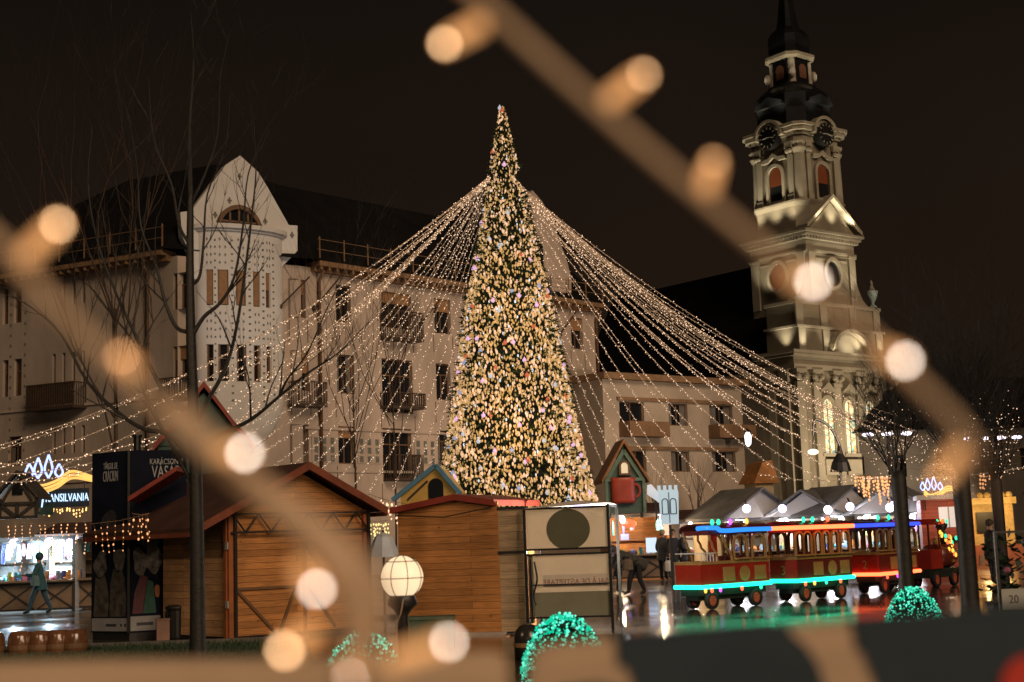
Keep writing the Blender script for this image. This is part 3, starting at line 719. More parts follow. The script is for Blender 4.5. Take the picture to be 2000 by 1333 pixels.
# volutes and urns on the attic's shoulders
def urn(local, label, sc=1.0):
    w = Matrix.Translation(ch.location) @ Matrix.Rotation(TH, 4, 'Z') @ Vector(local)
    t = thing('stone_urn', label, 'urn', tuple(w))
    mb = MB(); mb.lathe([(.34 * sc, 0), (.34 * sc, .18 * sc), (.16 * sc, .3 * sc), (.14 * sc, .5 * sc), (.3 * sc, .75 * sc), (.46 * sc, 1.2 * sc), (.5 * sc, 1.45 * sc), (.34 * sc, 1.5 * sc)], 14)
    mb.build('body', mat('verdigris', (.40, .52, .50), .5, .25, 3), t, smooth=True)
    mb = MB(); mb.lathe([(.33 * sc, 1.505 * sc), (.2 * sc, 1.75 * sc), (.1 * sc, 2.0 * sc), (.16 * sc, 2.15 * sc), (.04 * sc, 2.4 * sc)], 12); mb.build('finial', m_st2, t, smooth=True)
urn((5.0, -2.9, Z1 + .26), 'weathered green urn on the right shoulder of the church tower')
urn((-4.4, -2.9, Z1 + .26), 'weathered green urn in front of the orange round church window')
for sgn in (1, -1):
    mb = MB(); n = 14; base = [(sgn * (h3 + .003), Z1 + .26)]
    cv = [(sgn * (h3 + .02 + 1.9 * (1 - math.cos(PI / 2 * i / n))), Z1 + .3 + 3.4 * (1 - math.sin(PI / 2 * i / n))) for i in range(n + 1)]
    pl = base + cv[::-1] if sgn > 0 else base + cv[::-1]
    mb.prism(pl, lambda s, z: (s, -2.9, z), lambda s, z: (s, -1.9, z)); mb.build('volute', m_st2, ch)
# nave
m_nave = mat('nave_wall', (.22, .18, .14), .85, .2, .4)
mb = MB(); mb.box(-5.0, 5.0, .25, 24, 0, 14.2)
for y in (4, 10, 16, 21): mb.box(-5.35, -5.003, y - .5, y + .5, 0, 13)
mb.build('nave_wall', m_nave, ch)
mb = MB(); mb.prism([(-5.6, 14.3), (5.6, 14.3), (0, 23.9)], lambda s, z: (s, .1, z), lambda s, z: (s, 23.2, z)); mb.build('nave_roof', m_roof, ch)
mb = MB(); fx = lambda s, z, d: (-5.0 + d, s, z)
for y in (7, 13, 18.6): mb.prism(arch(y - .9, y + .9, 5, 10.5), lambda s, z: fx(s, z, -.06), lambda s, z: fx(s, z, -.004))
mb.build('nave_window', m_glass, ch)
# floodlights that stand on the church's ledges
TW = Matrix.Translation(ch.location) @ Matrix.Rotation(TH, 4, 'Z')
WARM = (1, .86, .62)
def flood(l, to, p, size=80, col=WARM): lamp('SPOT', TW @ Vector(l), p, col, .3, TW @ Vector(to), R(size), 1.0, 'church_floodlight')
# ------------------------------------------------------------------ christmas tree
TD = 45.0
tb, tt = P(1013, 985, TD), P(975, 212, TD)
TX = (tb.x + tt.x) / 2
zt_ = lambda py: P(990, py, TD).z
PXM = TD / FPX
xt = thing('christmas_tree', 'tall cone shaped christmas tree covered in warm lights and coloured baubles', 'christmas tree', (TX, TD, 0))
PRF = [(zt_(1040), 160 * PXM), (zt_(970), 151 * PXM), (zt_(900), 136 * PXM), (zt_(800), 117 * PXM), (zt_(700), 100 * PXM), (zt_(600), 84 * PXM), (zt_(500), 61 * PXM), (zt_(440), 49 * PXM), (zt_(400), 40 * PXM), (zt_(372), 36 * PXM), (zt_(350), 20 * PXM), (zt_(338), 20 * PXM), (zt_(330), 29 * PXM), (zt_(300), 22 * PXM), (zt_(260), 14 * PXM), (zt_(230), 8 * PXM), (zt_(208), 2.5 * PXM)]
def trad(z):
    for (z0, r0), (z1, r1) in zip(PRF, PRF[1:]):
        if z0 <= z <= z1: return r0 + (r1 - r0) * (z - z0) / (z1 - z0)
    return PRF[0][1] if z < PRF[0][0] else .03
m_needle = mat('fir_needles', (.022, .045, .02), .75, .5, 5)
m_needle2 = mat('fir_needles_light', (.045, .08, .03), .7, .4, 5)
rnd = random.Random(3)
mb = MB(); mb.tube([(0, 0, 0), (0, 0, 3.2)], .28, 10); mb.build('trunk', mat('fir_bark', (.06, .04, .028), .9, .4, 6), xt)
mb = MB(); mb.lathe([(r * .8, z) for z, r in PRF], 28); mb.build('inner_dark_shell', mat('inner_shell_dark', (.006, .012, .006), .9), xt)  # dark shell added inside the cone to block views through it
# the area along the profile decides how many tufts and lights sit at each height
zs_, cum = [], 0
zlo, zhi = PRF[0][0], PRF[-1][0]
NZ = 200
cdf = []
for i in range(NZ):
    z = zlo + (zhi - zlo) * (i + .5) / NZ; cum += trad(z) + .05; cdf.append((cum, z))
def rz_():
    t = rnd.random() * cum
    lo, hi = 0, NZ - 1
    while lo < hi:
        mid = (lo + hi) // 2
        if cdf[mid][0] < t: lo = mid + 1
        else: hi = mid
    return cdf[lo][1] + (rnd.random() - .5) * (zhi - zlo) / NZ
mb = MB()
for i in range(5200):
    z = rz_(); r_ = trad(z) * rnd.uniform(.8, .99); a = rnd.random() * 2 * PI
    p = Vector((r_ * math.cos(a), r_ * math.sin(a), z)); sc = min(1, .35 + r_ / 1.2)
    for k in range(3):
        d = Vector((math.cos(a) + rnd.uniform(-.8, .8), math.sin(a) + rnd.uniform(-.8, .8), rnd.uniform(-.7, .5))).normalized()
        mb.leafcard(p, d, Vector((rnd.uniform(-1, 1), rnd.uniform(-1, 1), 1)).normalized(), rnd.uniform(.16, .34) * sc, rnd.uniform(.03, .055), 0 if rnd.random() < .65 else 1)
o = mb.build('foliage', [m_needle, m_needle2], xt); stuff(o)
m_b1 = emit('warm_bulb', (1.0, .62, .28), .55); m_b2 = emit('gold_bulb', (.95, .62, .22), .34); m_b3 = emit('rose_bulb', (1, .64, .42), .85); m_b4 = emit('cool_bulb', (.75, .85, 1), .9)
mb = MB()
for i in range(17500):
    z = rz_(); r_ = trad(z) * rnd.uniform(.93, 1.03) + .02; a = rnd.random() * 2 * PI
    if math.sin(5 * a + 2.1 * z) + math.sin(3.1 * z - 2 * a) > 1.25 and rnd.random() < .5: continue       # thin places in the garlands
    q = rnd.random(); m = 1 if q < .55 else 0 if q < .87 else 2 if q < .975 else 3
    s = (.031, .028, .041, .030)[m] * rnd.uniform(.8, 1.15) * min(1, .62 + r_ * .35)
    mb.bead((r_ * math.cos(a), r_ * math.sin(a), z), s, m, 1.75)
o = mb.build('fairy_lights', [m_b1, m_b2, m_b3, m_b4], xt); stuff(o)
BC = {'violet': (.78, .46, .72), 'red': (.62, .14, .06), 'blue': (.36, .40, .62), 'silver': (.6, .62, .68)}
# baubles are lit from inside, one object each
bm_ = {k: emit('bauble_' + k, c, .9 if k == 'violet' else .7) for k, c in BC.items()}
proto = {}
for i in range(84):
    z = rz_() if i > 6 else zt_(520 + i * 50)
    a = -PI / 2 + rnd.uniform(-1.45, 1.45); r_ = trad(z) + .03
    k = rnd.choice(['violet', 'violet', 'violet', 'violet', 'red', 'blue', 'silver', 'silver'])
    if k not in proto:
        b = MB(); b.ball((0, 0, 0), .068, 10, 6); b.tube([(0, 0, .068), (0, 0, .1)], .022, 6); o = b.build('bauble', bm_[k], xt, smooth=True); proto[k] = o
    else:
        o = proto[k].copy(); COL.objects.link(o); o.parent = xt
    o.location = (r_ * math.cos(a), r_ * math.sin(a), z)

# ------------------------------------------------------------------ strings of fairy lights from the tree's neck
m_cable = mat('string_cable', (.35, .30, .22), .6, .1, 6)
m_sb = emit('string_bulb', (1, .68, .45), 1.7); m_sb2 = emit('string_bulb_dim', (1, .7, .46), .55); m_cg = emit('string_cable_glow', (.95, .66, .42), .15)
rnd = random.Random(11)
NSTR = [0]
def fairy_string(T, E, sag, label, group, dens=11, r=.0135):
    T, E = Vector(T), Vector(E); Ln = (E - T).length
    pt = lambda t: T.lerp(E, t) - Vector((0, 0, 4 * sag * t * (1 - t)))
    o = thing('fairy_light_string', label, 'light string', tuple(T), 0, group)
    mb = MB(); mb.tube([pt(i / 22) - T for i in range(23)], .011, 3); mb.build('cable', m_cg, o)
    mb = MB(); n = int(Ln * dens)
    for i in range(n):
        t = (i + rnd.random()) / n; p = pt(t) - T + Vector((rnd.gauss(0, .028), rnd.gauss(0, .028), rnd.gauss(-.015, .03)))
        big = rnd.random()
        mb.octa(p, r * (.7 + big * .7), 0 if big > .45 else 1)
    b = mb.build('bulbs', [m_sb, m_sb2], o); stuff(b)
RING = 17.0
def ring_end(px, py, ring=RING):
    k = (px - CX) / FPX; lo, hi = TD, TD + ring
    for _ in range(40):
        d = (lo + hi) / 2
        if (k * d - TX) ** 2 + (d - TD) ** 2 < ring ** 2: lo = d
        else: hi = d
    return P(px, py, lo)
GRP_L, GRP_R = 'fairy light strings fanning left from the tree', 'fairy light strings fanning right from the tree'
WORDS = ['hanging nearest to', 'next outward from the innermost on', 'third outward from', 'fourth outward from', 'fifth outward from', 'sixth outward from', 'seventh outward from', 'eighth outward from', 'ninth outward from', 'tenth outward from', 'eleventh outward from', 'twelfth outward from', 'thirteenth outward from', 'fourteenth outward from', 'fifteenth outward from', 'sixteenth outward from']
Ls = [(846, 966), (822, 970), (798, 965), (768, 955), (722, 958), (690, 950), (663, 934), (627, 918), (612, 908), (560, 915), (521, 920), (500, 888), (465, 885), (436, 868), (400, 872), (350, 868)]
Rs = [(1183, 922), (1202, 898), (1247, 930), (1300, 943), (1346, 963), (1394, 955), (1446, 946), (1467, 937), (1544, 934), (1602, 935), (1654, 932), (1560, 851), (1640, 884)]
def neck(side, i, n):
    t = i / max(1, n - 1)
    return P(976 + side * (13 + 7 * t), 358 - 12 * t + rnd.uniform(-4, 4) + (14 if t < .3 else 0), TD - .1)
for side, ends, g, nm in ((-1, Ls, GRP_L, 'left'), (1, Rs, GRP_R, 'right')):
    for i, e in enumerate(ends):
        fairy_string(neck(side, i, len(ends)), ring_end(*e), .55 + .06 * i + rnd.uniform(-.1, .15), f'fairy light string {WORDS[i]} the tree on its {nm} side', g)
for i in range(13):
    fairy_string(neck(-1, 13, 14), P(432 + rnd.uniform(-45, 45), 738 + i * 11 + rnd.uniform(-6, 6), 38 + i * .4) if i % 4 else P(-40 + rnd.uniform(-60, 90), 880 + i * 5, 41), .25 + rnd.uniform(-.1, .25) if i % 4 else 1.1, 'one of the dense sheaf of fairy light strings sweeping over the palace bay', 'dense sheaf of fairy lights on the left')
for i in range(17):
    fairy_string(neck(1, 12, 13), P(rnd.uniform(1600, 1800), 806 + i * 4 + rnd.uniform(-8, 8), 44 + i * .35), .95 + rnd.uniform(-.25, .3), 'one of the dense sheaf of fairy light strings sweeping towards the church front', 'dense sheaf of fairy lights on the right')
# low garland over the left stalls
for i, (y0, y1) in enumerate(((835, 905), (852, 925), (872, 940))):
    fairy_string(P(345 - i * 20, y0, 42), P(-40, y1, 40), .35, ('upper', 'middle', 'lower')[i] + ' fairy light garland slung over the left stalls', 'garlands over the left stalls', 13, .018)
fairy_string(P(1480, 925, 50), P(1760, 925, 48), .25, 'low fairy light garland above the grey pointed stall roofs', 'low garlands on the right', 11, .015)
fairy_string(P(1660, 930, 40), P(2040, 905, 38), .2, 'low fairy light garland slung between the pollarded trees', 'low garlands on the right', 11, .02)
# ------------------------------------------------------------------ light chain close to the lens
m_cord = mat('tan_cord', (.50, .36, .24), .7, .12, 30)
m_sock = emit('amber_bulb_body', (1.0, .47, .17), .85)
m_rim_glow = emit('rim_glow_amber', (1, .40, .10), 1.0)
LED = {'hot': emit('led_hot', (1, .86, .72), 15, True), 'mid': emit('led_mid', (1, .60, .31), 18, True), 'dim': emit('led_dim', (1, .52, .24), 11, True)}
def spline(pts, n=8):
    pts = [Vector(p) for p in pts]; out = []
    q = [pts[0] * 2 - pts[1]] + pts + [pts[-1] * 2 - pts[-2]]
    for i in range(1, len(q) - 2):
        for j in range(n):
            t = j / n; a, b, c, d = q[i - 1:i + 3]
            out.append(.5 * ((2 * b) + (c - a) * t + (2 * a - 5 * b + 4 * c - d) * t * t + (3 * b - a - 3 * c + d) * t ** 3))
    out.append(pts[-1]); return out
def chain(label, path, bulbs, Y, cr_=.0047):
    o = thing('bulb_chain', label, 'light chain', tuple(P(*path[0][:2], Y)), 0, 'bulb chains crossing in front of the square')
    L0 = o.location
    pts = spline([P(x, y, Y + (q[0] if q else 0)) for x, y, *q in path])
    mb = MB(); mb.tube([p - L0 for p in pts], cr_, 8); mb.build('cord', m_cord, o, smooth=True)
    for (bx, by, tx, ty, k, dy) in bulbs:
        tip, tail = P(bx, by, Y + dy) - L0, P(tx, ty, Y + dy * .4) - L0
        d = (tip - tail).normalized()
        b = MB(); b.tube([tail, tail + d * .004, tip - d * .004, tip], [.0035, .0052, .0048, .003], 8); bo = b.build('bulb', m_sock, o, smooth=True)
        c_ = tip + (tip + L0 - CAM).normalized() * .0048; b = MB(); b.ball(c_, .0043, 12, 8); b.build('rim_glow_ball', m_rim_glow, bo, smooth=True)  # glowing ball added behind the tip to give its blur an orange rim
        b = MB(); b.ball(tip, .0024, 10, 6); b.build('led_tip', LED[k], bo, smooth=True)
chain('out of focus tan light chain falling from the left edge to the bottom centre',
      [(-120, 380), (0, 478), (60, 548), (200, 690), (330, 815), (430, 905), (545, 1000), (625, 1080), (668, 1170), (690, 1250), (735, 1330), (800, 1420)],
      [(112, 440, 45, 505, 'mid', -.01), (240, 700, 265, 728, 'dim', 0), (478, 885, 430, 880, 'hot', -.03), (618, 1150, 585, 1105, 'hot', -.02), (557, 1270, 620, 1225, 'mid', -.03), (685, 1318, 700, 1260, 'hot', .01), (875, 1255, 760, 1290, 'hot', -.02)], .84)
chain('second thick strand of the tan light chain doubled over near the bottom centre', [(330, 800), (470, 935), (570, 1005), (660, 1075), (715, 1150), (720, 1230), (690, 1310), (700, 1420)], [], .87, .0105)
chain('out of focus tan light chain slanting down the right half in front of the church',
      [(860, -70), (935, 0), (985, 45), (1110, 160), (1250, 285), (1380, 395), (1480, 478), (1580, 560), (1690, 655), (1790, 750), (1868, 830), (1905, 900), (1930, 1000, .1)],
      
      [(870, 85, 945, 45, 'mid', -.01), (1255, 148, 1185, 200, 'mid', 0), (1393, 320, 1378, 375, 'mid', .01), (1588, 550, 1545, 545, 'hot', -.035), (1768, 705, 1725, 690, 'hot', -.035), (1838, 935, 1878, 875, 'dim', .02)], .86, .0042)
# ------------------------------------------------------------------ padded barrier and printed banner in the foreground
m_tan = mat('tan_padding', (.42, .30, .20), .85, .1, 2, .15, 60)
m_char = mat('charcoal_print', (.016, .030, .042), .8, .2, 2, .15, 60)
m_redp = mat('red_print', (.5, .035, .02), .75, .1, 3)
BY = 1.6
def slab(name, label, cat, top, mt, thick=.06):
    o = thing(name, label, cat, (P(top[0][0], top[0][1], BY).x, BY, 0)); pts = [P(x, y, BY) for x, y in top]
    L0 = Vector(o.location); pl = [(p.x - L0.x, p.z) for p in pts]; mb = MB()
    n = 8
    for i in range(len(pl) - 1):
        (x0, z0), (x1, z1) = pl[i], pl[i + 1]; r_ = thick / 2
        prev = None
        for k in range(n + 1):
            a = PI * k / n; y = -math.cos(a) * r_ + r_; h = math.sin(a) * r_ - r_
            cur = ((x0, y, z0 + h), (x1, y, z1 + h))
            if prev: mb.face([prev[0], prev[1], cur[1], cur[0]])
            prev = cur
        mb.face([(x0, 0, 0), (x1, 0, 0), (x1, 0, z1 - r_), (x0, 0, z0 - r_)]); mb.face([(x0, thick, 0), (x1, thick, 0), (x1, thick, z1 - r_), (x0, thick, z0 - r_)])
    for (x, z) in (pl[0], pl[-1]): mb.face([(x, 0, 0), (x, thick, 0), (x, thick, z - thick / 2), (x, 0, z - thick / 2)])
    mb.build('fabric', mt, o, smooth=True); return o, L0
slab('padded_barrier', 'blurred tan padded barrier along the bottom left edge', 'barrier', [(-200, 1300), (0, 1296), (200, 1291), (400, 1290), (600, 1290), (720, 1288), (800, 1282), (900, 1276), (960, 1274), (983, 1284), (992, 1310)], m_tan)
bo, L0 = slab('printed_banner', 'blurred tan banner with large charcoal patches along the bottom right edge', 'banner', [(1028, 1320), (1036, 1285), (1052, 1262), (1100, 1256), (1200, 1248), (1350, 1240), (1500, 1231), (1650, 1218), (1800, 1205), (1950, 1192), (2100, 1180), (2300, 1160)], m_tan)
def patch(pl, mt, name):
    mb = MB(); q = [P(x, y, BY - .004) - L0 for x, y in pl]
    mb.prism([(p.x, p.z) for p in q], lambda x, z: (x, -.005, z), lambda x, z: (x, -.001, z)); mb.build(name, mt, bo)
def patch_top(x0, x1, f, mt):
    """the print also wraps over the rounded top"""
    mb = MB(); n = 8; th = .066
    for i in range(6):
        xa, xb = x0 + (x1 - x0) * i / 6, x0 + (x1 - x0) * (i + 1) / 6; A, B = P(xa, f(xa), BY) - L0, P(xb, f(xb), BY) - L0; prev = None
        for k in range(n + 1):
            a = PI * k / n; y = -math.cos(a) * th / 2 + .03; h = math.sin(a) * th / 2 - .03; cur = (Vector((A.x, y, A.z + h)), Vector((B.x, y, B.z + h)))
            if prev: mb.face([prev[0], prev[1], cur[1], cur[0]])
            prev = cur
    mb.build('charcoal_patch', mt, bo, smooth=True)
tp = lambda x: 1248 - (x - 1200) * .0867 if x < 1500 else 1231 - (x - 1500) * .0867
patch([(1205, 1262), (1545, 1236), (1575, 1262), (1600, 1300), (1612, 1345), (1628, 1420), (1262, 1420), (1235, 1330)], m_char, 'charcoal_patch'); patch_top(1202, 1548, tp, m_char)
patch([(1672, 1228), (2300, 1172), (2300, 1420), (1760, 1420), (1722, 1360), (1690, 1290)], m_char, 'charcoal_patch'); patch_top(1666, 2290, tp, m_char)
patch([(1020 + 1, 1420), (1090, 1345), (1160, 1335), (1220, 1345), (1240, 1420)], m_char, 'charcoal_patch')
mb = MB(); q = P(2010, 1345, BY) - L0
mb.prism([(q.x + .034 * math.cos(2 * PI * i / 24), q.z + .036 * math.sin(2 * PI * i / 24)) for i in range(24)], lambda x, z: (x, -.012, z), lambda x, z: (x, -.006, z)); mb.build('red_patch', m_redp, bo)

# ------------------------------------------------------------------ globe lamp
gp_ = P(785, 1128, 14.0)
gl = thing('globe_lamp', 'glowing white globe lamp in a wire cage on a short dark post', 'lamp', (gp_.x, 14.0, 0))
rr = 41 * 14.0 / FPX
def globe_mat():
    m, nt, b = _nt('globe_glow'); N, L = nt.nodes, nt.links
    b.inputs['Base Color'].default_value = (.8, .75, .65, 1); b.inputs['Emission Color'].default_value = (1, .72, .42, 1)
    # the filament inside shows brighter through the middle of the opal glass
    lw = N.new('ShaderNodeLayerWeight'); lw.inputs['Blend'].default_value = .35
    mr = N.new('ShaderNodeMapRange'); mr.inputs['From Min'].default_value = 0; mr.inputs['From Max'].default_value = .9; mr.inputs['To Min'].default_value = 1.0; mr.inputs['To Max'].default_value = .6
    L.new(lw.outputs['Facing'], mr.inputs['Value']); L.new(mr.outputs[0], b.inputs['Emission Strength'])
    return m
mb = MB(); mb.ball((0, 0, gp_.z), rr, 28, 18); mb.build('globe', emit('globe_glow', (1, .73, .45), 1.05, True), gl, smooth=True)
mb = MB()
for k in range(4):
    a = PI * k / 4 + .35; mb.tube([Vector((math.cos(a) * math.sin(t) * rr * 1.03, math.sin(a) * math.sin(t) * rr * 1.03, gp_.z + math.cos(t) * rr * 1.03)) for t in [2 * PI * i / 36 for i in range(37)]], .0042, 5, cap=False)
for zc_ in (-.03, .72):
    q = math.sqrt(1 - zc_ ** 2) * rr * 1.03; mb.tube([(math.cos(t) * q, math.sin(t) * q, gp_.z + zc_ * rr * 1.03) for t in [2 * PI * i / 36 for i in range(37)]], .0048, 5, cap=False)
mb.build('wire_cage', m_iron, gl, smooth=True)
mb = MB(); mb.lathe([(.16, 0), (.16, .06), (.09, .12), (.06, .3), (.05, gp_.z - rr - .16), (.09, gp_.z - rr - .1), (.15, gp_.z - rr - .05), (.12, gp_.z - rr + .03), (.11, gp_.z - rr + .05)], 16); mb.build('post', m_dark, gl, smooth=True)
mb = MB(); mb.tube(spline([(.02, -.16, gp_.z - rr), (.0, -.2, gp_.z - rr - .12), (-.05, -.16, gp_.z - rr - .3), (-.03, -.06, .3)]), .006, 5); mb.build('wire', m_tan, gl)

# ------------------------------------------------------------------ shrubs wrapped in teal lights
m_teal = emit('teal_bulb', (.0, .50, .30), 1.1); m_teal2 = emit('teal_bulb_pale', (.14, .85, .62), 1.35); m_leaf = mat('shrub_leaf', (.02, .045, .022), .6, .5, 8)
def lit_shrub(px, Y, w, h, label, n, seed, br=.012):
    rn = random.Random(seed); g = GY(px, Y); o = thing('lit_shrub', label, 'shrub', tuple(g), 0, 'clipped shrubs wrapped in teal lights')
    mb = MB()
    for i in range(2600):
        v = Vector((rn.gauss(0, 1), rn.gauss(0, 1), abs(rn.gauss(0, 1)))).normalized(); p = Vector((v.x * w, v.y * w, v.z * h)) * rn.uniform(.55, .97)
        d = (v + Vector((rn.uniform(-1, 1), rn.uniform(-1, 1), rn.uniform(-.6, 1)))).normalized(); mb.leafcard(p, d, Vector((rn.random(), rn.random(), 1)).normalized(), .07, .022)
    mb.tube([(0, 0, 0), (0, 0, h * .7)], .03, 6); stuff(mb.build('foliage', m_leaf, o))
    mb = MB()
    for i in range(n):
        # lights wound round in slanting rows
        z = rn.random(); turns = 19; a = 2 * PI * (i % turns) / turns + z * 1.1 + rn.gauss(0, .07)
        q = math.sqrt(max(0, 1 - z * z)); p = Vector((q * math.cos(a) * w, q * math.sin(a) * w, z * h)) * rn.uniform(.96, 1.05)
        mb.ball(p, br * rn.uniform(.7, 1.25), 6, 4, 0 if rn.random() < .72 else 1)
    stuff(mb.build('net_lights', [m_teal, m_teal2], o)); return o
lit_shrub(1790, 19.5, .43, .84, 'round shrub covered in teal lights in front of the little train', 1500, 1, .011)
lit_shrub(1104, 17, .5, .78, 'teal lit shrub below the waiting booth, behind the tan banner end', 1250, 2, .0145)
lit_shrub(712, 16, .46, .72, 'teal lit shrub mostly hidden by the tan barrier near the globe lamp', 800, 3, .0135)
# ------------------------------------------------------------------ ground
m_pave, nt, b = _nt('wet_paving'); N, L = nt.nodes, nt.links
tc = N.new('ShaderNodeTexCoord')
br = N.new('ShaderNodeTexBrick'); br.inputs['Scale'].default_value = 1; br.inputs['Brick Width'].default_value = .42; br.inputs['Row Height'].default_value = .21; br.inputs['Mortar Size'].default_value = .008
br.inputs['Color1'].default_value = (.075, .066, .058, 1); br.inputs['Color2'].default_value = (.05, .046, .043, 1); br.inputs['Mortar'].default_value = (.02, .018, .017, 1)
L.new(tc.outputs['Object'], br.inputs['Vector']); L.new(br.outputs['Color'], b.inputs['Base Color'])
nz = N.new('ShaderNodeTexNoise'); nz.inputs['Scale'].default_value = .45; nz.inputs['Detail'].default_value = 5; L.new(tc.outputs['Object'], nz.inputs['Vector'])
mr = N.new('ShaderNodeMapRange'); mr.inputs['From Min'].default_value = .35; mr.inputs['From Max'].default_value = .65; mr.inputs['To Min'].default_value = .07; mr.inputs['To Max'].default_value = .20
L.new(nz.outputs['Fac'], mr.inputs['Value']); L.new(mr.outputs[0], b.inputs['Roughness']); b.inputs['Specular IOR Level'].default_value = .9
n2 = N.new('ShaderNodeTexNoise'); n2.inputs['Scale'].default_value = 9; n2.inputs['Detail'].default_value = 4; L.new(tc.outputs['Object'], n2.inputs['Vector'])
ad = N.new('ShaderNodeMath'); ad.operation = 'MULTIPLY_ADD'; L.new(br.outputs['Fac'], ad.inputs[0]); ad.inputs[1].default_value = -.5; L.new(n2.outputs['Fac'], ad.inputs[2])
bp = N.new('ShaderNodeBump'); bp.inputs['Strength'].default_value = .10; bp.inputs['Distance'].default_value = .008; L.new(ad.outputs[0], bp.inputs['Height']); L.new(bp.outputs['Normal'], b.inputs['Normal'])
mb = MB(); mb.face([(-260, -40, 0), (260, -40, 0), (260, 320, 0), (-260, 320, 0)]); tag(mb.build('paved_square', m_pave), 'wet dark paving of the square reflecting coloured lights', None, None, 'structure')
# lawn strip at the left with a stone edge
m_lawn = mat('lawn_soil', (.025, .04, .022), .9, .4, 5, .4, 30)
lw_ = [G(-260, 1312), G(610, 1290), G(600, 1256), G(-260, 1286)]
mb = MB(); mb.hexa([(p.x, p.y, -.02) for p in lw_] + [(p.x, p.y, .05) for p in lw_]); tag(mb.build('lawn', m_lawn), 'dark green lawn strip in front of the left hut', None, None, 'structure')
mb = MB(); e0, e1 = Vector((lw_[3].x, lw_[3].y, 0)), Vector((lw_[2].x, lw_[2].y, 0)); d_ = (e1 - e0).normalized(); nn = Vector((-d_.y, d_.x, 0))
mb.hexa([e0 + nn * .01, e1 + nn * .01, e1 + nn * .14, e0 + nn * .14, e0 + nn * .01 + Vector((0, 0, .12)), e1 + nn * .01 + Vector((0, 0, .12)), e1 + nn * .14 + Vector((0, 0, .12)), e0 + nn * .14 + Vector((0, 0, .12))])
tag(mb.build('kerb', mat('kerb_stone', (.12, .11, .10), .5, .2, 3)), 'low stone kerb along the lawn', None, None, 'structure')
rnd = random.Random(5); mb = MB()
for i in range(8000):
    u, v = rnd.random(), rnd.random(); p = lw_[0].lerp(lw_[1], u).lerp(lw_[3].lerp(lw_[2], u), v); p.z = .045
    d = Vector((rnd.gauss(0, .35), rnd.gauss(0, .35), 1)).normalized(); mb.leafcard(p, d, Vector((rnd.gauss(0, 1), rnd.gauss(0, 1), .1)).normalized(), rnd.uniform(.05, .11), .008)
tag(mb.build('grass', mat('grass_blade', (.03, .06, .028), .7, .4, 2)), 'short wet grass of the lawn strip', 'grass', None, 'stuff')

# ------------------------------------------------------------------ wooden hut with gable at the left
m_w1 = planks('pine_planks', (.54, .235, .07), 2.3, .118, .22); m_w2 = planks('pale_planks', (.66, .38, .19), 1.7, .13, .22); m_w3 = planks('grey_planks', (.50, .36, .22), .9, .14)
m_red = mat('red_roof_felt', (.26, .035, .02), .7, .3, 2.2, .4, 20); m_rooff = mat('brown_roof_felt', (.075, .032, .022), .75, .35, 2, .4, 20)
hc = G(449, 1256)
def local(o, p):
    return (Matrix.Translation(o.location) @ o.rotation_euler.to_matrix().to_4x4()).inverted() @ Vector(p)
AN = R(42)
hut = thing('wooden_hut', 'large pine plank market hut with brown gabled roof seen from its closed corner', 'hut', (hc.x, hc.y, 0), AN)
HW, HD, HE, HP = 3.05, 2.5, 2.36, 3.2
mb = MB(); mb.box(0, HW, 0, .06, .1, HE); mb.prism([(0, HE + .002), (HW, HE + .002), (HW / 2, HP - .08)], lambda s, z: (s, 0, z), lambda s, z: (s, .06, z)); front = mb.build('front_wall', m_w1, hut)
mb = MB(); mb.box(0, .06, .063, HD, .1, HE - .02); mb.build('side_wall', m_w2, hut)
mb = MB(); mb.box(HW - .06, HW, .063, HD, .1, HE - .02); mb.build('side_wall', m_w2, hut)
mb = MB(); mb.box(.063, HW - .063, HD - .06, HD, .1, HE - .02); mb.build('rear_wall', m_w2, hut)
mb = MB(); mb.box(.02, HW - .02, .02, HD - .02, 0, .097); mb.build('plinth', m_dark, hut)
for bx_ in ((-.05, .07, -.07, -.003, 0, HE), (HW - .07, HW + .05, -.07, -.003, 0, HE), (-.07, -.003, .0, .1, 0, HE), (HW * .52, HW * .52 + .05, -.045, -.004, .1, 1.75)): mb = MB(); mb.box(*bx_); mb.build('post', mat('red_brown_post', (.34, .11, .035), .6, .3, 3), hut)
mb = MB()   # black truss rail and posts of the awning frame
zt0, zt1 = 1.98, 2.32
for z in (zt0, zt1): mb.bar((-.02, -.12, z), (HW + .05, -.12, z), .035)
n = 11
for i in range(n):
    x0, x1 = HW * i / n, HW * (i + 1) / n; mb.bar((x0, -.12, zt0 if i % 2 else zt1), (x1, -.12, zt1 if i % 2 else zt0), .025)
for x in (.06, HW + .02): mb.bar((x, -.12, 0), (x, -.12, HE), .05)
mb.build('truss_frame', m_dark, hut)
mb = MB()   # battens of the folded counter
for (x0, z0, x1, z1) in ((.12, .95, 1.4, .95), (.12, .95, .95, .12), (1.42, .95, 1.05, .12), (1.62, 1.75, 1.62, .2), (1.62, 1.75, 2.0, 1.25), (1.66, .95, HW - .1, .95), (1.7, .95, 2.3, .15)):
    mb.bar((x0, -.02, z0), (x1, -.02, z1), .05)
mb.build('batten', m_brown, hut)
mb = MB()
for z in (.62, 1.68): mb.box(-.085, -.062, -.075, .02, z, z + .13)
mb.build('hinge', mat('galvanised', (.6, .6, .58), .35, .2, 6, metal=.4), hut)
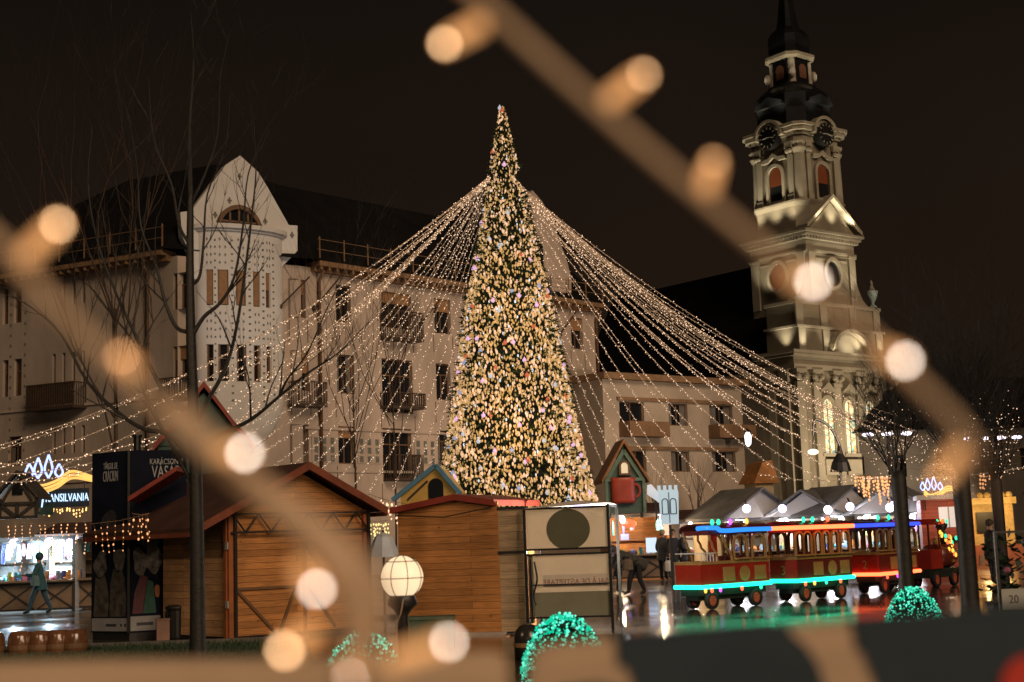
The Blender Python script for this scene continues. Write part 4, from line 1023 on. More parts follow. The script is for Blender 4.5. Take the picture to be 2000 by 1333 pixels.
def gable_roof(par, w, d0, d1, he, hp, ov, mt, edge, th=.07, left_ext=0):
    mb = MB(); sl = (hp - he) / (w / 2)
    xl, xr = -ov - left_ext, w + ov
    for s in (-1, 1):
        xe = xl if s < 0 else xr
        ze = hp - abs(w / 2 - xe) * sl
        a, b = (xe, ze), (w / 2, hp)
        mb.hexa([(a[0], d0, a[1]), (b[0], d0, b[1]), (b[0], d1, b[1]), (a[0], d1, a[1]), (a[0], d0, a[1] + th), (b[0], d0, b[1] + th), (b[0], d1, b[1] + th), (a[0], d1, a[1] + th)])
    o = mb.build('roof', mt, par); mb = MB()
    for s in (-1, 1):
        xe = xl if s < 0 else xr; ze = hp - abs(w / 2 - xe) * sl
        mb.hexa([(xe, d0 - .04, ze - .07), (w / 2, d0 - .04, hp - .07), (w / 2, d0 - .003, hp - .07), (xe, d0 - .003, ze - .07), (xe, d0 - .04, ze + th + .01), (w / 2, d0 - .04, hp + th + .01), (w / 2, d0 - .003, hp + th + .01), (xe, d0 - .003, ze + th + .01)])
        mb.box(min(xe, xe + .04 * -s), max(xe, xe + .04 * -s), d0, d1, ze - .09, ze - .004)
    mb.build('barge_board', edge, o); return o
gable_roof(hut, HW, -.35, HD + 1.6, HE + .1, HP, .3, m_rooff, mat('barge_red', (.22, .06, .03), .65, .3, 3), left_ext=.62)
# icicle lights under the hut's rear eave
m_ic = emit('icicle_bulb', (1, .45, .18), 1.3); m_wire = mat('clear_wire', (.3, .2, .12), .5)
def icicles(name, label, A, B, n, drop, r=.012, seed=1, mtl=None, group='icicle light curtains'):
    rn = random.Random(seed); o = thing(name, label, 'icicle lights', tuple(A), 0, group); A, B = Vector(A), Vector(B); mb = MB(); ml = MB()
    mb.tube([(0, 0, 0), (B - A) * .5 - Vector((0, 0, .03)), B - A], .006, 4)
    for i in range(n):
        p = (B - A) * ((i + .5) / n); q = p.copy(); dl = drop * rn.uniform(.3, 1); k = max(2, int(dl / .1)); path = [q]
        for j in range(k):
            q = q + Vector((rn.gauss(0, .022), rn.gauss(0, .02), -dl / k)); path.append(q); ml.ball(q, r * rn.uniform(.7, 1.4), 6, 4, 0, 1.4)
        mb.tube(path, .004, 3)
    mb.build('wire', m_wire, o); stuff(ml.build('bulbs', mtl or m_ic, o)); return o
icicles('icicle_lights', 'warm icicle lights hanging before the dark market poster', P(176, 1024, 27.0), P(292, 1004, 26.5), 8, .8, .011, 4)
icicles('icicle_lights', 'warm icicle lights hanging below the left hut eave beside its wall', P(258, 1003, 26), P(292, 1003, 26), 4, .5, .014, 5)

# tall fairy-tale gable behind the hut
td = thing('gabled_kiosk', 'narrow teal gabled kiosk with red edged steep roof behind the bare tree', 'kiosk', (GY(400, 30).x, 30.0, 0), R(14))
m_teald = mat('teal_boards', (.03, .075, .065), .7, .3, 3); m_rededge = mat('red_edge', (.25, .035, .02), .6, .3, 4)
zk = lambda py: P(400, py, 30).z
mb = MB(); mb.box(-.95, .95, 0, 1.7, 0, zk(870)); mb.build('body', m_teald, td)
mb = MB(); mb.prism([(-.95, zk(870) + .003), (.95, zk(870) + .003), (0, zk(768))], lambda s, z: (s, -.04, z), lambda s, z: (s, 1.6, z)); mb.build('gable', m_teald, td)
mb = MB()
for s in (-1, 1):
    a, m_, c = (s * 1.05, zk(880)), (s * .62, zk(835)), (0, zk(756))
    for p, q in ((a, m_), (m_, c)): mb.hexa([(p[0], -.15, p[1]), (q[0], -.15, q[1]), (q[0], 1.8, q[1]), (p[0], 1.8, p[1]), (p[0], -.15, p[1] + .08), (q[0], -.15, q[1] + .08), (q[0], 1.8, q[1] + .08), (p[0], 1.8, p[1] + .08)])
ro_ = mb.build('roof', m_rooff, td); mb = MB()
for s in (-1, 1):
    a, m_, c = (s * 1.05, zk(880)), (s * .62, zk(835)), (0, zk(756))
    for p, q in ((a, m_), (m_, c)): mb.hexa([(p[0], -.2, p[1] - .02), (q[0], -.2, q[1] - .02), (q[0], -.153, q[1] - .02), (p[0], -.153, p[1] - .02), (p[0], -.2, p[1] + .11), (q[0], -.2, q[1] + .11), (q[0], -.153, q[1] + .11), (p[0], -.153, p[1] + .11)])
mb.build('barge_board', m_rededge, ro_)
mb = MB()   # low flared roof in front of the poster
f0, f1 = P(250, 980, 27.2), P(345, 920, 27.2); f0, f1 = local(td, f0), local(td, f1)
mb.hexa([f0, f1, f1 + Vector((.2, .9, 0)), f0 + Vector((.2, .9, 0)), f0 + Vector((0, 0, .09)), f1 + Vector((0, 0, .09)), f1 + Vector((.2, .9, .09)), f0 + Vector((.2, .9, .09))]); mb.build('porch_roof', m_rededge, td)

# ------------------------------------------------------------------ advertising column
po = thing('poster_column', 'tall dark poster column with Christmas market lettering on two faces', 'poster column', (G(252, 1251).x, G(252, 1251).y, 0), R(0))
PB = Vector(po.location); AL = G(178, 1250) - PB; PH = P(250, 880, PB.y).z
ux = AL.normalized(); LW = AL.length
ar = R(24); uy = Vector((math.cos(ar), math.sin(ar), 0)); RW = 1.12
m_post = mat('night_blue_print', (.010, .013, .026), .8, .3, 2, spec=.08); m_ptxt = mat('print_white', (.36, .37, .38), .6, .1)
fl = lambda s, z, d: tuple(ux * s + Vector((0, 1, 0)) * d + Vector((0, 0, z)))
frr = lambda s, z, d: tuple(uy * s + Vector((-math.sin(ar), math.cos(ar), 0)) * d + Vector((0, 0, z)))
fq = lambda p, z: (p.x, p.y, z)
mb = MB(); c0, c1, c2 = Vector((0, 0, 0)), ux * LW, uy * RW; c3 = c1 + c2
mb.prism([(0, 0), (1, 0), (2, 0), (3, 0)], lambda i, j: fq([c0, c1, c3, c2][i], .14), lambda i, j: fq([c0, c1, c3, c2][i], PH)); mb.build('body', m_post, po)
mb = MB(); mb.prism([(0, 0), (1, 0), (2, 0), (3, 0)], lambda i, j: fq([c0, c1, c3, c2][i] * .97 + c3 * .015, 0), lambda i, j: fq([c0, c1, c3, c2][i] * .97 + c3 * .015, .138)); mb.build('base', m_dark, po)
mb = MB(); mb.bar((0, -.02, .14), (0, -.02, PH), .05); mb.build('edge_strip', m_dark, po)
aL = math.atan2(-ux.y, -ux.x)
def ptxt(body, size, s, z, left, sx=.62):
    if left: text(body, 'lettering', size, m_ptxt, po, ux * s + Vector((0, -.008, z)), (PI / 2, 0, aL), sx, .003)
    else: text(body, 'lettering', size, m_ptxt, po, uy * s + Vector((.008 * math.sin(ar), -.008, z)), (PI / 2, 0, ar), sx, .003)
zp = lambda py: P(250, py, PB.y).z
ptxt('TÂRGUL DE', .18, LW * .5, zp(914), True, .42); ptxt('CRĂCIUN', .3, LW * .5, zp(938), True, .33)
ptxt('KARÁCSONYI', .16, RW * .64, zp(908), False, .66); ptxt('VÁSÁR', .34, RW * .64, zp(934), False, .56)
m_fig = mat('print_sand', (.09, .08, .065), .6, .6, 8, col2=(.02, .02, .02)); m_figl = mat('print_pale', (.17, .165, .16), .6, .5, 9, col2=(.03, .03, .035)); m_figg = mat('print_green', (.01, .085, .06), .6, .4, 5); m_figr = mat('print_wine', (.10, .02, .03), .6, .4, 5); m_fo = mat('print_orange', (.35, .12, .03), .6, .3, 5)
m_strip = mat('print_strip', (.30, .30, .31), .6, .15, 3); m_small = mat('print_small', (.04, .04, .05), .6)
def flat(fm_, pl, mt, d=-.006, nm='print'):
    mb = MB(); mb.prism(pl, lambda s, z: fm_(s, z, d), lambda s, z: fm_(s, z, -.0015)); return mb.build(nm, mt, po)
flat(fl, [(.02, .17), (LW - .02, .17), (LW - .02, .42), (.02, .42)], m_strip); flat(frr, [(.02, .17), (.62, .17), (.6, .45), (.02, .45)], m_strip)
blob = lambda cx, cz, a, b_, n=16, w=.14, sd=0: [(cx + a * math.cos(t) * (1 + w * math.sin(3 * t + sd)), cz + b_ * math.sin(t) * (1 + w * math.cos(2 * t + sd))) for t in [2 * PI * i / n for i in range(n)]]
# two figures in folk dress on the left face, a bunch of decorations on the right one
k_ = LW / 1.15
sc_ = lambda pl: [(x * k_, z) for x, z in pl]
flat(fl, sc_([(.1, .45), (.08, .8), (.14, 1.2), (.22, 1.36), (.34, 1.3), (.48, 1.38), (.56, 1.1), (.6, .45)]), m_fig); flat(fl, sc_(blob(.3, 1.55, .17, .26, 22, .2)), m_figl, -.008); flat(fl, sc_([(.64, .45), (.6, .8), (.68, 1.1), (.76, 1.28), (.9, 1.18), (1.02, 1.22), (1.05, .9), (1.08, .45)]), m_fig, -.007); flat(fl, sc_(blob(.86, 1.48, .2, .24, 22, .22, 2)), m_figl, -.009)
flat(fl, sc_(blob(.6, 2.3, .22, .25, sd=1)), mat('print_wreath', (.03, .03, .035), .6, .6, 9), -.007)
flat(frr, blob(.2, 1.5, .13, .3, 20, .2, 1), m_figl, -.007); flat(frr, blob(.46, 1.6, .16, .32, 20, .2, 2), m_figl, -.008); flat(frr, blob(.4, 1.95, .22, .22, 20, .2, .5), m_figg, -.006); flat(frr, [(.06, .5), (.1, .9), (.22, 1.25), (.36, 1.2), (.25, .5)], m_figr, -.0075); flat(frr, [(.26, .5), (.36, 1.15), (.46, 1.1), (.52, .5)], m_figg, -.0085); flat(frr, blob(.54, .92, .05, .14), m_fo, -.0095)
for (u0, u1) in ((.08, .14), (.2, .25), (.36, .66)): flat(fl, [(u0, .26), (u1, .26), (u1, .31), (u0, .31)], m_small, -.009)
flat(frr, [(.14, .27), (.46, .27), (.46, .33), (.14, .33)], m_small, -.009)
chm = thing('stove_pipe', 'short black stove pipe rising above the poster column', 'pipe', tuple(P(268, 880, 29.5)))
mb = MB(); mb.tube([(0, 0, -3.6), (0, 0, .27)], .075, 10); mb.build('pipe', m_black, chm); mb = MB(); mb.tube([(0, 0, .275), (0, 0, .32)], .1, 10); mb.build('cap', m_black, chm)
# dark bin and pale crate beside the hut wall
q = G(343, 1250); bn = thing('litter_bin', 'black ribbed litter bin by the left hut wall', 'bin', (q.x, q.y, 0))
mb = MB(); mb.lathe([(.15, 0), (.17, .05), (.18, .55), (.2, .6)], 14); 
for i in range(14): a = 2 * PI * i / 14; mb.bar((.185 * math.cos(a), .185 * math.sin(a), .06), (.19 * math.cos(a), .19 * math.sin(a), .54), .02)
mb.build('body', m_black, bn); mb = MB(); mb.lathe([(.2, .601), (.2, .63), (.12, .66)], 14); mb.build('rim', m_dark, bn)
q = G(318, 1252); cr_ = thing('storage_box', 'small pale brown box on the ground beside the black bin', 'box', (q.x, q.y, 0), .3)
mb = MB(); mb.box(-.12, .12, -.12, .12, 0, .38); mb.build('body', mat('cardboard', (.25, .15, .11), .8, .2, 4), cr_); mb = MB(); mb.box(-.13, .13, -.13, .13, .383, .42); mb.build('lid', mat('cardboard_lid', (.20, .12, .09), .8, .2, 4), cr_)

# round glazed log segments of a play caterpillar
m_log = mat('glazed_brown', (.17, .075, .035), .2, .4, 4, coat=.6)
q0, q1 = G(-12, 1287), G(150, 1281)
for i in range(5):
    t = (-.02, .32, .55, .77, .98)[i]; p = Vector(q0).lerp(Vector(q1), t)
    o = thing('log_stool', ('brown glossy log stool cut by the left edge', 'brown glossy log stool left of its touching neighbours, below the walker', 'brown glossy log stool second in the touching row', 'brown glossy log stool third in the touching row', 'darkest log stool at the right end of the touching row')[i], 'stool', (p.x, p.y, 0), rnd.uniform(0, 1), 'glossy log stools in a row')
    r_ = .2; mb = MB(); mb.lathe([(r_ * .8, 0), (r_ * 1.02, .08), (r_ * 1.05, .2), (r_ * .98, .36), (r_ * .8, .43), (.02, .44)], 18); mb.build('body', m_log, o, smooth=True)
    mb = MB(); mb.lathe([(r_ * 1.055, .13), (r_ * 1.07, .15), (r_ * 1.07, .19), (r_ * 1.055, .21)], 18); mb.build('band', m_brown, o)

# ------------------------------------------------------------------ low plank stall back and waiting booth in the middle
s0, s1 = G(782, 1242), G(979, 1240); an_ = math.atan2(s1.y - s0.y, s1.x - s0.x)
st = thing('plank_stall', 'low pine plank stall with shallow red felt roof seen from behind', 'stall', (s0.x, s0.y, 0), an_)
SW = (s1 - s0).length; zz = lambda py: P(880, py, s0.y).z
mb = MB(); mb.box(0, SW, 0, .06, .05, zz(1000)); mb.prism([(0, zz(1000) + .001), (SW, zz(1000) + .001), (SW, zz(985)), (SW * .62, zz(980)), (0, zz(998))], lambda s, z: (s, 0, z), lambda s, z: (s, .06, z)); mb.build('rear_wall', m_w1, st)
mb = MB(); mb.box(0, .06, .063, 1.9, .05, zz(1000)); mb.box(SW - .06, SW, .063, 1.9, .05, zz(1000)); mb.build('side_wall', m_w1, st)
mb = MB()
for (xa_, za, xb_, zb_) in ((-.1, zz(1000), SW * .6, zz(979)), (SW * .6, zz(979), SW * .99, zz(993))):
    mb.hexa([(xa_, -.14, za), (xb_, -.14, zb_), (xb_, 2.4, zb_ + .02), (xa_, 2.4, za + .02), (xa_, -.14, za + .11), (xb_, -.14, zb_ + .11), (xb_, 2.4, zb_ + .13), (xa_, 2.4, za + .13)])
mb.build('roof', m_red, st)
mb = MB(); mb.tube([(.05, -.15, zz(1004)), (SW * .5, -.16, zz(1011)), (SW * .97, -.15, zz(996))], .012, 6); mb.build('cable', m_dark, st)
mb = MB(); mb.box(SW + .004, SW + .5, .02, .07, .05, zz(1002)); mb.build('grey_panel', m_w3, st); mb = MB(); mb.box(SW + .0, SW + .5, -.02, .017, zz(1082) - .02, zz(1082) + .02); mb.box(SW + .002, SW + .49, -.01, .1, zz(1002) + .002, zz(1002) + .06); mb.build('panel_rail', m_dark, st)
bx = G(1032, 1240); by_ = G(1197, 1236)
bo_ = thing('waiting_booth', 'black framed booth with cream translucent panels, a dark disc and reversed lettering', 'booth', (bx.x, bx.y - .1, 0), math.atan2(by_.y - bx.y, by_.x - bx.x))
BW_ = (by_ - bx).length; zz = lambda py: P(1110, py, bx.y - .1).z
m_cream = mat('cream_fabric', (.74, .67, .56), .8, .12, 1.5, .3, 50); _b = m_cream.node_tree.nodes['Principled BSDF']; _t = m_cream.node_tree.nodes.new('ShaderNodeBsdfTranslucent'); _t.inputs['Color'].default_value = (.74, .66, .54, 1); _m = m_cream.node_tree.nodes.new('ShaderNodeMixShader'); _m.inputs[0].default_value = .45; m_cream.node_tree.links.new(_b.outputs[0], _m.inputs[1]); m_cream.node_tree.links.new(_t.outputs[0], _m.inputs[2]); m_cream.node_tree.links.new(_m.outputs[0], m_cream.node_tree.nodes['Material Output'].inputs['Surface']); m_sage = mat('sage_fabric', (.21, .21, .15), .8, .15, 2)
mb = MB()
for x in (0, BW_): mb.bar((x, 0, 0), (x, 0, zz(988)), .05)
for z in (zz(992), zz(1072), zz(1082)): mb.bar((0, 0, z), (BW_, 0, z), .035)
mb.bar((.09, -.03, zz(1090)), (.09, -.03, zz(1215)), .03); mb.bar((.03, .02, zz(1205)), (BW_, .02, zz(1205)), .03); mb.bar((.1, -.02, zz(1141)), (BW_, -.02, zz(1141)), .022)
for x in (0, BW_): mb.bar((x, 1.7, 0), (x, 1.7, zz(988)), .05); mb.bar((x, 0, zz(990)), (x, 1.7, zz(990)), .035)
mb.build('frame', m_black, bo_)
for bx_ in ((.03, BW_ - .03, .03, .04, zz(1071), zz(993)), (.12, BW_ - .03, .03, .04, zz(1156), zz(1083))): mb = MB(); mb.box(*bx_); mb.build('cream_panel', m_cream, bo_)
lamp('POINT', Matrix.Translation(bo_.location) @ bo_.rotation_euler.to_matrix().to_4x4() @ Vector((BW_ * .6, 1.35, zz(1070))), 560, (1, .88, .74), .1, name='booth_light')
mb = MB(); mb.box(.12, BW_ - .03, .03, .04, zz(1203), zz(1156) - .002); mb.box(.04, .117, .05, .06, .2, zz(1083)); mb.build('sage_panel', m_sage, bo_)
mb = MB(); cxx = (local(bo_, P(1111, 1034, bx.y - .1))).x; cz_ = zz(1034); mb.prism([(cxx + .39 * math.cos(2 * PI * i / 32), cz_ + .36 * math.sin(2 * PI * i / 32)) for i in range(32)], lambda s, z: (s, .018, z), lambda s, z: (s, .028, z)); mb.build('dark_disc', mat('olive_disc', (.105, .105, .06), .8, .15, 2), bo_)
mb = MB(); mb.box(.3, BW_ - .06, .022, .028, zz(1146), zz(1122)); mb.build('letter_strip', mat('letter_strip', (.62, .54, .46), .7, .1), bo_)
text('SALĂ DE AȘTEPTARE', 'lettering', .13, mat('faded_red_letter', (.28, .11, .07), .7), bo_, Vector(((BW_ + .24) / 2, .018, zz(1141))), (PI / 2, 0, 0), .95, .002, mirror=True)
mb = MB(); mb.prism([(-.02, zz(992)), (BW_ + .05, zz(985)), (BW_ * .6, zz(979))], lambda s, z: (s, -.1, z), lambda s, z: (s, 1.8, z)); mb.build('roof', mat('pale_canvas', (.5, .45, .4), .8, .15, 2), bo_)
mb = MB(); mb.tube(spline([(.16, -.05, zz(1095)), (.2, -.06, zz(1130)), (.13, -.05, zz(1160)), (.17, -.05, zz(1180))]), .018, 6); mb.build('strap', m_black, bo_)
bl_ = thing('tube_lamp', 'short violet white tube lamp on top of the waiting booth', 'lamp', tuple(P(1136, 987, bx.y - .2)), 0)
mb = MB(); mb.tube([(-.17, 0, 0), (.17, 0, .02)], .035, 8); mb.build('tube', emit('violet_white', (.8, .68, 1), 3), bl_); mb = MB(); mb.box(-.2, .2, -.03, .03, .045, .075); mb.build('holder', m_dark, bl_)
q = G(1012, 1232); bg = thing('refuse_bag', 'black tied refuse bag on the ground beside the booth', 'bag', (q.x, q.y - .35, 0)); mb = MB(); mb.lathe([(.2, 0), (.27, .1), (.25, .22), (.12, .33), (.03, .38), (.08, .46)], 12, sy=.8); mb.build('body', m_black, bg, smooth=True); mb = MB(); mb.lathe([(.05, .36), (.05, .40)], 8); mb.build('tie', m_dark, bg)
q = GY(1033, 20.5); ba = thing('steel_bollard', 'dark round topped bollard left of the teal lit shrub', 'bollard', (q.x, q.y, 0)); mb = MB(); mb.lathe([(.2, 0), (.2, .3), (.18, .4), (.12, .47), (.02, .5)], 18); mb.build('body', mat('bollard_steel', (.03, .028, .025), .25, .3, 4), ba, smooth=True); mb = MB(); mb.lathe([(.212, .18), (.212, .24)], 18); mb.build('band', mat('brass_band', (.3, .18, .08), .35, .2, 4), ba)
q = GY(845, 22.5); gb = thing('planter_box', 'low dark green planter box below the plank stall', 'planter', (q.x, q.y, 0)); mb = MB(); mb.box(-.34, .34, -.2, .2, 0, .5); mb.build('box', mat('green_paint', (.06, .10, .065), .6, .3, 3), gb); mb = MB(); mb.box(-.36, .36, -.22, .22, .503, .55); mb.build('rim', mat('green_rim', (.08, .12, .08), .6, .3, 3), gb)
# grey parasol between the huts
q = GY(752, 33); pa = thing('market_parasol', 'grey canvas parasol between the two plank huts', 'parasol', (q.x, q.y, 0)); pa['label'] = 'grey canvas parasol between the two plank huts'
z1_, z0_ = P(752, 1040, 33).z, P(752, 1078, 33).z; mb = MB(); mb.lathe([(.36, z0_ - .12), (.34, z0_), (.2, z1_ - .1), (.03, z1_)], 8); mb.build('canopy', mat('grey_canvas', (.42, .43, .44), .7, .15, 2), pa); mb = MB(); mb.tube([(0, 0, 0), (0, 0, z1_ + .05)], .03, 8); mb.build('pole', m_dark, pa); mb = MB(); mb.lathe([(.3, 0), (.3, .08)], 12); mb.build('base', m_dark, pa)
# ------------------------------------------------------------------ market stalls
m_lw = emit('stall_lamp_white', (.85, .88, 1), 9); m_lv = emit('stall_lamp_violet', (.62, .5, 1), 7)
m_inner = mat('stall_inner', (.62, .50, .32), .7, .15, 2); m_counter = mat('stall_counter', (.22, .15, .09), .7, .25, 3)
m_beam = mat('tar_beam', (.03, .025, .02), .6, .3, 3); m_infill = mat('stall_infill', (.32, .26, .2), .8, .15, 2)
GOODS = [mat('goods_' + n, c, .6, .35, 14) for n, c in (('white', (.75, .75, .75)), ('teal', (.05, .3, .38)), ('rose', (.65, .18, .3)), ('lime', (.5, .6, .2)), ('navy', (.06, .08, .3)), ('orange', (.7, .3, .08)), ('sky', (.3, .55, .75)))]
def plank_cross(mb, x0, x1, y, z0, z1, w=.05):
    for (a, b) in (((x0, z0), (x1, z1)), ((x0, z1), (x1, z0))): mb.bar((a[0], y, a[1]), (b[0], y, b[1]), w)
    for z in (z0, z1): mb.bar((x0, y, z), (x1, y, z), w)
def stall(px, Y, w, label, rz=0, zc=.95, zt=2.15, roofk='flat', wall=None, seed=1, goods=True, power=90, lc=(1, .9, .75), depth=1.8, roofmat=None, group='lit market stalls', peak=.9, lampm=None, lamps=2, gable=None, dense=1):
    g = GY(px, Y); o = thing('market_stall', label, 'stall', (g.x, g.y, 0), rz, group); rn = random.Random(seed); h = w / 2
    wall = wall or m_inner
    mb = MB(); mb.box(-h, h, -.35, .1, zc - .06, zc); mb.box(-h + .03, h - .03, 0, .05, .04, zc - .063); mb.build('counter', m_counter, o)
    mb = MB(); n = max(2, int(w / .9))
    for i in range(n): plank_cross(mb, -h + w * i / n + .04, -h + w * (i + 1) / n - .04, -.02, .08, zc - .12, .045)
    mb.build('counter_brace', m_beam, o)
    mb = MB(); mb.box(-h, h, depth, depth + .05, .02, zt); mb.build('back_wall', wall, o)
    for x in (-h, h - .05): mb = MB(); mb.box(x, x + .05, .103, depth - .003, .02, zt); mb.build('side_wall', wall, o)
    for x in (-h + .04, h - .04): mb = MB(); mb.bar((x, .03, 0), (x, .03, zt), .085); mb.build('post', m_beam, o)
    mb = MB(); mb.bar((-h, .03, zt + .05), (h, .03, zt + .05), .1); mb.build('lintel', m_beam, o)
    mb = MB(); mb.box(-h + .06, h - .06, depth - .3, depth - .01, 1.45, 1.48); mb.box(-h + .06, h - .06, depth - .3, depth - .01, 1.05, 1.08); mb.build('shelf', m_counter, o)
    rm = roofmat or m_rooff; mb = MB()
    if roofk == 'flat':
        mb.hexa([(-h - .2, -.6, zt + .11), (h + .2, -.6, zt + .11), (h + .2, depth + .3, zt + .5), (-h - .2, depth + .3, zt + .5), (-h - .2, -.6, zt + .17), (h + .2, -.6, zt + .17), (h + .2, depth + .3, zt + .56), (-h - .2, depth + .3, zt + .56)])
    elif roofk == 'pyramid':
        a = [(-h - .3, -.6, zt + .11), (h + .3, -.6, zt + .11), (h + .3, depth + .4, zt + .11), (-h - .3, depth + .4, zt + .11)]; c = [(-h * .35, depth * .3, zt + peak), (h * .35, depth * .3, zt + peak), (h * .35, depth * .6, zt + peak), (-h * .35, depth * .6, zt + peak)]
        mb.hexa(a + c)
    if mb.f: mb.build('roof', rm, o)
    if roofk == 'gable':
        mb = MB()
        for s in (-1, 1):
            mb.hexa([(s * (h + .3), -.55, zt + .05), (0, -.55, zt + peak), (0, depth + .3, zt + peak), (s * (h + .3), depth + .3, zt + .05), (s * (h + .3), -.55, zt + .13), (0, -.55, zt + peak + .08), (0, depth + .3, zt + peak + .08), (s * (h + .3), depth + .3, zt + .13)])
        mb.build('roof', rm, o)
        mb = MB(); mb.prism([(-h, zt + .11), (h, zt + .11), (0, zt + peak - .05)], lambda s, z: (s, -.3, z), lambda s, z: (s, -.25, z)); mb.build('gable', gable or m_infill, o)
    if goods:
        mbs = [MB() for _ in GOODS]
        for i in range(int(w * 9 * dense)):
            x = rn.uniform(-h + .12, h - .12); k = rn.randrange(len(GOODS)); s = rn.uniform(.05, .1)
            q = rn.random()
            if q < .4: mbs[k].ball((x, rn.uniform(-.28, 0), zc + s * .8), s, 7, 5, 0, rn.uniform(.6, 1.4))
            elif q < .75: mbs[k].box(x - s * .7, x + s * .7, -.25, -.25 + s, zc + .003, zc + rn.uniform(.1, .28))
            else:
                hh = rn.uniform(.25, .6); mbs[k].lathe([(s * .4, 0), (s, -hh * .5), (s * .8, -hh)], 6, (x, rn.uniform(.02, .5), zt - .1))
        for k, m_ in enumerate(mbs):
            if m_.f: stuff(m_.build('wares', GOODS[k], o))
    for i in range(lamps):
        x = (-h * .6 + 1.2 * h * i / max(1, lamps - 1)) if lamps > 1 else 0
        mb = MB(); mb.ball((x, -.62, zt - .1), .1, 10, 6, 0, 1.5); mb.bar((x, -.62, zt + .02), (x, .0, zt + .05), .03); mb.build('lamp_bulb', lampm or m_lw, o)
        lamp('POINT', o.matrix_world @ Vector((0, 0, 0)) if False else Matrix.Translation(o.location) @ Matrix.Rotation(rz, 4, 'Z') @ Vector((x, -.15, zt - .3)), power / lamps, lc, .06, name='stall_light')
    return o
# left pair
stall(32, 43.5, 3.4, 'brightly lit market stall crowded with hanging wares at the left edge', .12, seed=2, roofk='none', power=620, lc=(.62, .86, 1), lampm=m_lv, lamps=3, wall=mat('stall_white', (.55, .58, .6), .7, .2, 2), dense=3)
o = stall(146, 44.5, 1.75, 'lit market stall with empty yellow back wall beside the poster column', .05, seed=5, roofk='flat', power=420, lc=(.86, .95, 1), lamps=1, lampm=m_lv)
q = GY(34, 43.2); ga = thing('timbered_gable', 'half timbered house front with pointed gable above the left market stall', 'house front', (q.x, 43.2, 0), .12)
zq = lambda py: P(40, py, 43.2).z
mb = MB(); gz = [(-.5, zq(1012)), (.56, zq(1012)), (.56, zq(985)), (.56, zq(975)), (0, zq(932)), (-.5, zq(975))]; mb.prism(gz, lambda s, z: (s + .1, -.62, z), lambda s, z: (s + .1, -.5, z)); mb.build('infill', m_infill, ga)
mb = MB(); B = lambda a, b, w=.09: mb.bar((a[0] + .1, -.66, a[1]), (b[0] + .1, -.66, b[1]), w)
B((-.5, zq(1012)), (-.5, zq(975))); B((.56, zq(1012)), (.56, zq(975))); B((-.5, zq(985)), (.56, zq(985))); B((-.52, zq(985)), (0, zq(1012))); B((.52, zq(985)), (0, zq(1012))); B((0, zq(1012)), (0, zq(985))); B((-.42, zq(980)), (-.1, zq(945)), .07); B((.42, zq(980)), (.1, zq(945)), .07); B((-.6, zq(1012)), (.6, zq(1012)))
mb.build('timber', m_beam, ga)
mb = MB()
for s in (-1, 1): mb.hexa([(.1 + s * .68, -.85, zq(978)), (.1, -.85, zq(928)), (.1, 1.0, zq(928)), (.1 + s * .68, 1.0, zq(978)), (.1 + s * .68, -.85, zq(978) + .1), (.1, -.85, zq(928) + .1), (.1, 1.0, zq(928) + .1), (.1 + s * .68, 1.0, zq(978) + .1)])
mb.hexa([(-2.0, -.56, zq(1010)), (-.5, -.56, zq(1008)), (-.5, 1.4, zq(975)), (-2.0, 1.4, zq(975)), (-2.0, -.56, zq(1010) + .08), (-.5, -.56, zq(1008) + .08), (-.5, 1.4, zq(975) + .08), (-2, 1.4, zq(975) + .08)])
mb.build('roof', m_beam, ga)
mb = MB(); mb.prism(arch(-.05, .25, zq(968), zq(955), 8), lambda s, z: (s, -.68, z), lambda s, z: (s, -.63, z)); mb.build('window', m_glass, ga)
mb = MB(); mb.hexa([(.66, -.7, zq(1008)), (1.15, -.7, zq(1010)), (.85, .9, zq(985)), (.66, .9, zq(985)), (.66, -.7, zq(1006)), (1.15, -.7, zq(1008)), (.85, .9, zq(983)), (.66, .9, zq(983))]); mb.build('awning', m_teald, ga)
icicles('icicle_lights', 'amber icicle lights along the front of the left market stall', P(8, 1022, 42.6), P(172, 1018, 42.6), 11, 1.5, .017, 8)
# glowing street motifs: flames over a golden ribbon
def motif(px, py, Y, s, label):
    o = thing('light_motif', label, 'light motif', tuple(P(px, py, Y)), 0, 'flame and ribbon light motifs'); mb = MB()
    for k, (dx, hgt) in enumerate(((-.8, .55), (-.48, .75), (-.1, .85), (.28, .5))):
        for sg in (-1, 1): mb.tube(spline([(s * (dx), 0, 0), (s * (dx + sg * .14), 0, s * hgt * .4), (s * dx, 0, s * hgt)], 5), .04 * s, 5)
    mb.build('flame', emit('motif_blue', (.35, .45, 1), 2.2), o); mb = MB()
    for dz in (0, -.13, -.25): mb.tube(spline([(-.75 * s, 0, s * (.05 + dz)), (-.4 * s, 0, s * (-.25 + dz)), (.2 * s, 0, s * (-.1 + dz)), (.75 * s, 0, s * (.22 + dz)), (1.5 * s, 0, s * (-.0 + dz * .6))], 8), .05 * s, 5)
    mb.build('ribbon', emit('motif_gold', (1, .55, .14), 1.2), o)
    mb = MB()
    for x in (-.7, 1.2): mb.tube([(x * s, .04, -1.2 * s), (x * s, .04, .05 * s)], .02, 5)
    mb.build('bracket', m_dark, o)
motif(100, 934, 58, 1.12, 'blue flames over a golden ribbon light motif above the left stalls')
motif(1828, 958, 46, .52, 'blue flames over a golden ribbon light motif near the right edge')
